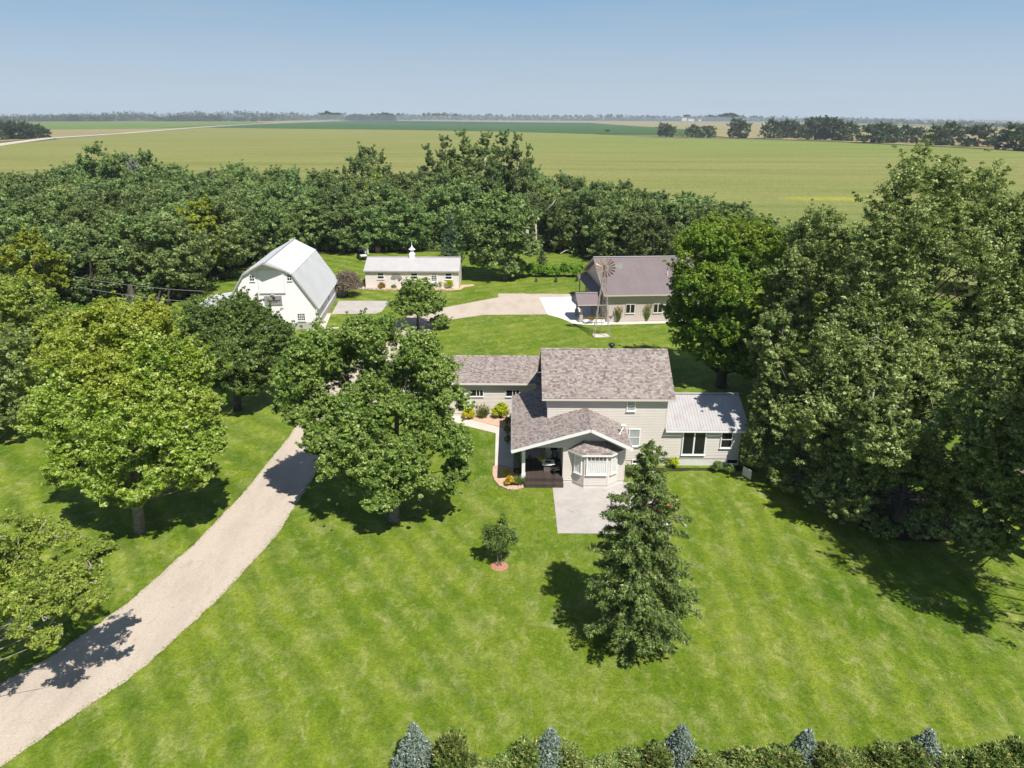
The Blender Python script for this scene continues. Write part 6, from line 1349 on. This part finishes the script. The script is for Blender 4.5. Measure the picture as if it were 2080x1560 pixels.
def chair(lab, loc, rz):
    t = thing('patio_chair', lab, 'chair', loc, rz, 'black patio chairs on the deck'); 
    mb = MB(); mb.box((-0.24, -0.24, 0.40), (0.24, 0.24, 0.44)); mb.build('seat', M['black_metal'], t, bevel=0.01)
    for i in range(5): mb = MB(); mb.box((-0.21 + 0.095 * i, 0.22, 0.46), (-0.17 + 0.095 * i, 0.25, 0.86)); mb.build('back_slat', M['black_metal'], t)
    mb = MB(); mb.bar((-0.25, 0.24, 0.88), (0.25, 0.24, 0.88), 0.045); mb.build('back_rail', M['black_metal'], t)
    for x in (-0.22, 0.22):
        for y in (-0.22, 0.22): mb = MB(); mb.bar((x, y, 0), (x, y, 0.62 if y < 0 else 0.88), 0.035); mb.build('leg', M['black_metal'], t)
        mb = MB(); mb.bar((x, -0.24, 0.63), (x, 0.24, 0.63), 0.045); mb.build('arm', M['black_metal'], t)
    return t
chair('black metal patio chair at the front right corner of the deck', (3.25, 46.45, DZ), R(-70))
chair('black metal patio chair in the shade behind the fire table', (3.2, 48.1, DZ), R(-20))
chair('black metal patio chair in the dark left of the fire table', (1.55, 47.6, DZ), R(75))
bn = thing('porch_bench', 'dark bench standing under the porch eave by the left post', 'bench', (0.35, 48.2, 0.02), R(90))
for i in range(3): mb = MB(); mb.box((-0.6, -0.2 + 0.14 * i, 0.42), (0.6, -0.08 + 0.14 * i, 0.45)); mb.build('seat_slat', M['wood_grey'], bn)
for x in (-0.55, 0.55): mb = MB(); mb.box((x - 0.03, -0.2, 0), (x + 0.03, 0.2, 0.42)); mb.build('leg', M['black_metal'], bn)
mb = MB(); mb.box((-0.6, 0.2, 0.5), (0.6, 0.24, 0.85)); mb.build('backrest', M['wood_grey'], bn)
# wheelbarrow, lawn table and chairs by the patio behind the spruce
wb = thing('garden_cart', 'glossy red and orange cart standing beyond the spruce at the patio edge', 'cart', (10.5, 42.0, 0), R(20))
mb = MB(); n0 = [(-0.55, -0.3, 0.42), (0.25, -0.28, 0.42), (0.25, 0.28, 0.42), (-0.55, 0.3, 0.42)]; n1 = [(-0.75, -0.42, 0.78), (0.5, -0.38, 0.78), (0.5, 0.38, 0.78), (-0.75, 0.42, 0.78)]
mb.poly(n0); [mb.poly([n0[i], n0[(i + 1) % 4], n1[(i + 1) % 4], n1[i]]) for i in range(4)]; mb.build('tray', M['red'], wb)
mb = MB(); mb.lathe([(0.05, -0.06), (0.22, -0.05), (0.22, 0.05), (0.05, 0.06)], (0, 0, 0), 14); w_ = mb.build('wheel', M['black_metal'], wb); w_.location = (0.75, 0, 0.22); w_.rotation_euler = (R(90), 0, 0)
for y in (-0.25, 0.25):
    mb = MB(); mb.bar((0.75, y * 0.4, 0.24), (-1.25, y * 1.3, 0.66), 0.05); mb.build('handle', M['orange'], wb); mb = MB(); mb.bar((-0.5, y, 0.42), (-0.55, y, 0), 0.04); mb.build('leg', M['orange'], wb)
mb = MB(); mb.lathe([(0.02, 0.5), (0.25, 0.55), (0.3, 0.72), (0.2, 0.92), (0.03, 0.97)], (0.05, 0, 0), 12); mb.build('load', M['red'], wb, smooth=True)
pt = thing('lawn_table', 'low dark lawn table with white things behind the spruce', 'table', (9.5, 40.2, 0))
mb = MB(); mb.lathe([(0.5, 0.62), (0.52, 0.66), (0.5, 0.68)], (0, 0, 0), 20); mb.build('top', M['black_metal'], pt)
mb = MB(); mb.tube([(0, 0, 0), (0, 0, 0.62)], 0.05, 8); mb.lathe([(0.3, 0), (0.28, 0.05)], (0, 0, 0), 12); mb.build('pedestal', M['black_metal'], pt)
for i, (x, y, a) in enumerate(((8.9, 40.6, 80), (9.9, 39.0, -20))):
    t = thing('lawn_chair', ('white lawn chair left of the low dark table behind the spruce', 'white lawn chair right of the low dark table behind the spruce')[i], 'chair', (x, y, 0), R(a), 'white lawn chairs')
    mb = MB(); mb.box((-0.25, -0.25, 0.38), (0.25, 0.25, 0.42)); mb.build('seat', M['white_paint'], t); mb = MB(); mb.slab([(-0.25, 0.22, 0.42), (0.25, 0.22, 0.42), (0.22, 0.36, 0.92), (-0.22, 0.36, 0.92)], (0, 0.03, 0)); mb.build('backrest', M['white_paint'], t)
    for lx in (-0.22, 0.22):
        for ly in (-0.22, 0.22): mb = MB(); mb.bar((lx, ly, 0), (lx, ly, 0.38), 0.04); mb.build('leg', M['white_paint'], t)
cb = MB(); cb.bar((11.05, 41.5, 0.05), (11.4, 40.2, 0.05), 0.16, 0.1); tag(cb.build('timber', M['trim_grey']), 'grey timber lying on the grass below the red cart', 'timber')
# white board on the lawn right of the sunroom
sb = thing('white_board', 'white board standing on edge in the shade right of the sunroom', 'board', (17.4, 46.9, 0), R(-62))
mb = MB(); mb.box((-0.42, -0.02, 0.12), (0.42, 0.02, 0.85)); mb.build('panel', M['found'], sb)
for x in (-0.35, 0.35): mb = MB(); mb.box((x - 0.025, -0.02, 0), (x + 0.025, 0.021, 0.12)); mb.build('leg', M['black_metal'], sb)
# utility vehicle behind the outbuilding
uv = thing('utility_vehicle', 'small dark utility vehicle with white hood parked behind the long outbuilding', 'vehicle', (-28.1, 132.6, 0), R(25))
mb = MB(); mb.box((-0.7, -1.3, 0.35), (0.7, 1.3, 0.85)); mb.build('body', M['black_metal'], uv, bevel=0.05); mb = MB(); mb.box((-0.6, -1.4, 0.7), (0.6, -0.6, 1.0)); mb.build('hood', M['white_paint'], uv, bevel=0.06)
mb = MB(); mb.box((-0.7, -0.6, 1.75), (0.7, 0.7, 1.82)); mb.build('canopy', M['black_metal'], uv)
for x in (-0.65, 0.65):
    for y in (-0.6, 0.65): mb = MB(); mb.bar((x, y, 0.85), (x, y, 1.76), 0.05); mb.build('roof_post', M['black_metal'], uv)
    for y in (-0.95, 0.95): mb = MB(); mb.lathe([(0.12, -0.12), (0.31, -0.11), (0.31, 0.11), (0.12, 0.12)], (0, 0, 0), 12); w_ = mb.build('wheel', M['black_metal'], uv); w_.location = (x, y, 0.31); w_.rotation_euler = (0, R(90), 0)
for x, lab, m_ in ((-28.9, 'white cabinet in the shade at the wood edge behind the utility vehicle', 'white_paint'), (-27.4, 'rusty brown tank standing at the wood edge beside the white cabinet', 'rust')):
    mb = MB()
    if m_ == 'rust': mb.lathe([(0.55, 0), (0.57, 1.0), (0.42, 1.2), (0.1, 1.28)], (x + 1.0, 139.6, 0), 14)
    else: mb.box((x, 138, 0), (x + 0.9, 138.6, 1.7))
    tag(mb.build('rusty_tank' if m_ == 'rust' else 'storage_cabinet', M[m_], bevel=0.02), lab, 'tank' if m_ == 'rust' else 'cabinet')
mb = MB(); mb.lathe([(0.22, 0), (0.3, 0.5), (0.3, 0.55), (0.05, 0.56)], (3.75, 138.6, 0), 12); tag(mb.build('white_tub', M['white_paint']), 'white tub on the ground between the two bare poplar trunks', 'tub')
for i, (a, b, lab) in enumerate((((9.3, 138.4, 0.2), (11.2, 139.2, 0.9), 'pale fallen limb at the wood edge right of the bare trunks'), ((0.4, 137, 0.1), (0.1, 137.4, 2.4), 'pale broken limb leaning left of the thick bare trunk'))):
    mb = MB(); mb.tube([a, (np.array(a) + b) / 2 + [0, 0, 0.15], b], [0.12, 0.1, 0.05], 6); tag(mb.build('fallen_limb', M['bark_pale']), lab, 'limb')
mb = MB(); mb.tube([(-24.6, 103.6, 0), (-24.6, 103.6, 3.4)], [0.2, 0.15], 8); tag(mb.build('birch_post', M['bark_pale']), 'pale post at the back corner of the barn beside the brown shrub', 'post')
mb = MB()
for i in range(3): mb.box((-25.9, 103.3, 0.62 * i), (-25.0, 104.0, 0.62 * i + 0.56))
tag(mb.build('feed_crate', M['trim_grey']), 'stack of dark crates at the back corner of the barn', 'crates')
# overhead wires from the barn into the wood
for a, b, lab in (((392, 589), (150, 562), 'upper thin wire crossing in front of the wood left of the barn'), ((388, 611), (160, 583), 'lower thin wire crossing in front of the wood left of the barn')):
    p0 = aty(*a, 92.0); p1 = aty(*b, 84.0); p2 = p0 + (p0 - p1) * 0.1
    pth = [p1 + (p2 - p1) * t + np.array([0, 0, -1.2 * t * (1 - t)]) for t in np.linspace(0, 1, 12)]
    mb = MB(); mb.tube(pth, 0.022, 4); tag(mb.build('overhead_wire', M['trim_grey']), lab, 'wire')

# ------------------------------------------------------------------ far trees and farmsteads
fp = [proto_tree(200 + i, 20.0, r_, 30, 9, 26, 1.0, 3.3, low=-0.02, mat='leaf_far', name='field_tree', tr=0.5, hemi=False, cone=0.9) for i, r_ in enumerate((10.0, 8.5, 11.0))]
def far_tree(u, vb, vt, wpx, lab, grp=None, i=[0]):
    b = g(u, vb); t = aty(u, vt, b[1]); i[0] += 1; p = fp[i[0] % 3]; dist = b[1] / math.cos(PITCH)
    R0 = (10.0, 8.5, 11.0)[i[0] % 3]; w = wpx / 2 * dist / FPX / R0
    dup(p, (b[0], b[1], 0), i[0] * 2.1, (w, w, t[2] / 20.0), lab, grp)
row = [(1353, 278, 249, 30), (1407, 279, 252, 30), (1437, 280, 254, 28), (1500, 281, 239, 36), (1564, 282, 240, 36), (1590, 281, 243, 26), (1608, 281, 242, 34), (1636, 282, 246, 30), (1655, 285, 234, 44), (1690, 286, 236, 46), (1722, 287, 246, 40), (1770, 291, 249, 44), (1800, 291, 248, 44), (1835, 290, 252, 34), (1862, 292, 256, 28), (1900, 296, 253, 34), (1925, 296, 246, 52), (1985, 299, 251, 56), (2060, 307, 250, 60), (2110, 310, 252, 60)]
labs = ['small round tree alone at the left end of the field tree row', 'round field tree, left of the close pair before the ripe field', 'round field tree, right of the close pair before the ripe field', 'taller narrow tree standing alone left of the long tree row']
for i, (u, vb, vt, w) in enumerate(row):
    if i < 4: far_tree(u, vb, vt, w, labs[i])
    elif i < 11: far_tree(u, vb, vt, w, 'dark tree in the left clump of the field tree row', 'trees in the left clump of the field row')
    elif i < 18: far_tree(u, vb, vt, w, 'dark tree in the right clump of the field tree row', 'trees in the right clump of the field row')
    else: far_tree(u, vb, vt, w, 'dark tree at the right edge of the view, end of the field tree row', 'trees ending the field row')
for u, vb, vt, w in ((5, 284, 248, 40), (30, 284, 244, 40), (52, 283, 246, 38), (72, 282, 250, 34), (90, 281, 256, 24), (-20, 286, 248, 44)):
    far_tree(u, vb, vt, w, 'dark tree in the grove beside the gravel road', 'trees in the grove by the road')
for u, w in ((145, 16), (155, 18), (198, 14), (219, 14), (327, 12), (350, 16), (368, 18), (391, 16), (408, 14), (422, 16), (438, 18), (446, 14), (482, 12), (490, 12), (515, 12), (537, 12), (546, 12)):
    far_tree(u, 246.5, 246.5 - w * 0.75, w, 'small dark tree on the far edge of the hay field', 'small trees edging the hay field')
for u, vb, vt, w in ((665, 242.5, 225, 22), (684, 242.5, 228, 22), (656, 242.5, 229, 16)): far_tree(u, vb, vt, w, 'large dark tree where the gravel road meets the horizon', 'large trees at the road end')
for u, vb, vt, w in ((712, 245.5, 233, 18), (726, 245.5, 231, 20), (742, 245.5, 232, 20), (757, 245.5, 230, 20), (772, 245.5, 231, 18), (787, 245.5, 228, 20), (798, 245.5, 231, 14)): far_tree(u, vb, vt, w, 'tree of the farmstead grove beyond the dark soybean field', 'trees of the far farmstead grove')
for u, vb, vt, w in ((1395, 245, 232, 14), (1445, 246, 233, 16), (1462, 246, 232, 16), (1475, 246, 229, 18), (1488, 246, 229, 18)): far_tree(u, vb, vt, w, 'tree of the farm grove right of the white farm buildings', 'trees by the white farm buildings')
bs = g(1380, 289); shrub('field_bush', 'low grey bush between the field trees', tuple(g(1381, 279)), 7.0, 3.0, 'leaf_cw', 91, 30, 30, 1.1, cat='bush')
shrub('field_bush', 'lone small bush at the edge of the soybean field', tuple(g(1233, 271.5)), 4.0, 4.5, 'leaf_far', 92, 20, 24, 1.0, cat='bush')
def far_wood(name, u0, u1, vb, tops, n, seed, depth=120, size=5.0):
    """a distant wood read as one mass: leaf clumps over a ragged height profile"""
    r = np.random.default_rng(seed); us = r.uniform(u0, u1, n); b = np.array([g(u, np.interp(u, [a for a, _ in vb], [c for _, c in vb])) for u in us])
    dist = b[:, 1]; hpx = np.interp(us, [a for a, _ in vb], [c for _, c in vb]) - np.interp(us, [a for a, _ in tops], [c for _, c in tops])
    h = np.maximum(hpx, 0.6) * dist / FPX * (0.82 + 0.18 * np.sin(us * 0.9 + 2 * np.sin(us * 0.31))) * r.uniform(0.85, 1.0, n)
    P = b.copy(); P[:, 1] += r.uniform(0, depth, n); f = r.random(n) ** 0.8; rad = h * 0.28
    C = np.stack([P[:, 0], P[:, 1], np.maximum(h * f - rad * 0.5, rad * 0.3)], 1)
    me = leaves(r, C, rad, 12, 1.0, name, flat=0.9)
    o = link(name, me, None, M['leaf_far']); tag(o, kind='stuff'); return o
def fw2(name, u0, u1, vb, tops, n, seed):
    o = far_wood(name, u0, u1, vb, tops, n, seed); me = o.data
    co = np.empty(len(me.vertices) * 3, np.float32); me.vertices.foreach_get('co', co); co = co.reshape(-1, 3, 3); c = co.mean(1, keepdims=True)
    sc = (np.abs(c[:, :, 1:2]) / 720.0); co = c + (co - c) * sc; me.vertices.foreach_set('co', co.ravel()); me.update(); return o
fw2('far_wood', -40, 300, [(-40, 247), (150, 246.5), (300, 245.5)], [(-40, 236), (60, 232), (140, 229), (160, 228), (230, 226), (285, 226), (300, 233)], 900, 1)
fw2('far_wood', 290, 700, [(290, 246.5), (550, 246), (640, 243), (700, 242)], [(290, 233), (340, 230), (380, 225), (400, 223), (420, 228), (445, 225), (520, 226), (600, 227), (610, 234), (650, 232), (700, 236)], 1100, 2)
fw2('far_wood', 790, 1060, [(790, 242), (1060, 243.5)], [(790, 231), (815, 228), (830, 232), (880, 228), (935, 229), (950, 235), (970, 232), (1010, 231), (1030, 236), (1060, 231)], 700, 3)
fw2('far_wood', 1040, 1460, [(1040, 243.5), (1300, 245.5), (1460, 246)], [(1040, 232), (1100, 234), (1180, 234), (1200, 232), (1300, 234), (1400, 236), (1460, 233)], 900, 4)
fw2('far_wood', 1440, 2140, [(1440, 245.5), (1700, 249), (1900, 253), (2140, 261)], [(1440, 234), (1500, 234), (1560, 236), (1750, 238), (1900, 243), (2080, 248), (2140, 250)], 1300, 5)
fw2('horizon_wood', -60, 2140, [(-60, 242), (2140, 247.5)], [(-60, 233), (200, 228), (500, 226), (700, 228), (1000, 231), (1500, 236), (1800, 239), (2140, 246)], 1600, 6)
def far_shed(name, lab, u, vb, wpx, hpx, cat='farm building', dome=False):
    b = g(u, vb); s = b[1] / FPX; w, h = wpx * s, hpx * s; t = thing(name, lab, cat, (b[0], b[1] - 30, 0)); mb = MB()
    if dome: mb.lathe([(w / 2, 0), (w / 2, h * 0.85), (w * 0.3, h * 0.97), (w * 0.05, h)], (0, 0, 0), 12); mb.build('bin', M['white_paint'], t)
    else:
        mb.box((-w / 2, 0, 0), (w / 2, w * 0.6, h * 0.65)); mb.build('wall', M['white_paint'], t)
        mb = MB(); mb.slab([(-w * 0.52, -w * 0.02, h * 0.65), (-w * 0.52, w * 0.62, h * 0.65), (-w * 0.52, w * 0.3, h)], (w * 1.04, 0, 0)); mb.build('roof', M['barn_roof'], t)
far_shed('grain_bin', 'white grain bin of the far farm, left of its long shed', 1385, 245.8, 5, 5.5, 'grain bin', True); far_shed('grain_bin', 'white grain bin of the far farm, right one of the touching pair', 1390, 245.8, 5, 5.5, 'grain bin', True)
far_shed('farm_shed', 'long white shed of the far farm on the horizon', 1402, 246, 11, 4.0); far_shed('farm_shed', 'small white shed right of the long one on the far farm', 1420, 246, 5, 3)
far_shed('farm_shed', 'white farm building beyond the dark soybean field', 877, 240.8, 11, 3.0); far_shed('farm_shed', 'small white farmstead building in the grove left of the dark field', 731, 243.8, 3, 3)
for i, u in enumerate((1552, 1556, 1560, 1564)): far_shed('far_silo', ('far white silo on the right horizon, first from the left', 'far white silo on the right horizon, second from the left', 'far white silo on the right horizon, third from the left', 'far white silo on the right horizon, last of four')[i], u, 243.4, 2.6, 5, 'silo', True)
for i, u in enumerate((941, 948)): far_shed('far_silo', ('white silo above the woods beyond the dark field, left of two', 'white silo above the woods beyond the dark field, right of two')[i], u, 241.5, 2.6, 6.5, 'silo', True)
for i, u in enumerate((185, 206, 262, 317, 326, 338)):
    b = g(u, (262, 271, 256, 262, 261.5, 260.5)[i]); mb = MB(); mb.tube([(b[0], b[1], 0), (b[0], b[1], 11.0)], [0.28, 0.2], 6); mb.bar((b[0] - 1.2, b[1], 10.2), (b[0] + 1.2, b[1], 10.2), 0.2)
    tag(mb.build('utility_pole', M['wood_grey']), 'thin utility pole along the far gravel road', 'utility pole', 'utility poles along the road')

for p in protos + [poplar, yellow, lime] + fp: hide_proto(p)

# ------------------------------------------------------------------ haze
k = N('haze_air'); pv_ = k.n('ShaderNodeVolumePrincipled'); pv_.inputs['Density'].default_value = 0.00011; pv_.inputs['Color'].default_value = (0.80, 0.90, 1.0, 1); pv_.inputs['Anisotropy'].default_value = 0.0
k.t.links.new(pv_.outputs[0], k.out.inputs['Volume'])
mb = MB(); mb.box((-16000, -16000, -1.1), (16000, 16000, 32.0)); hz = mb.build('haze', k.m); tag(hz, kind='stuff')
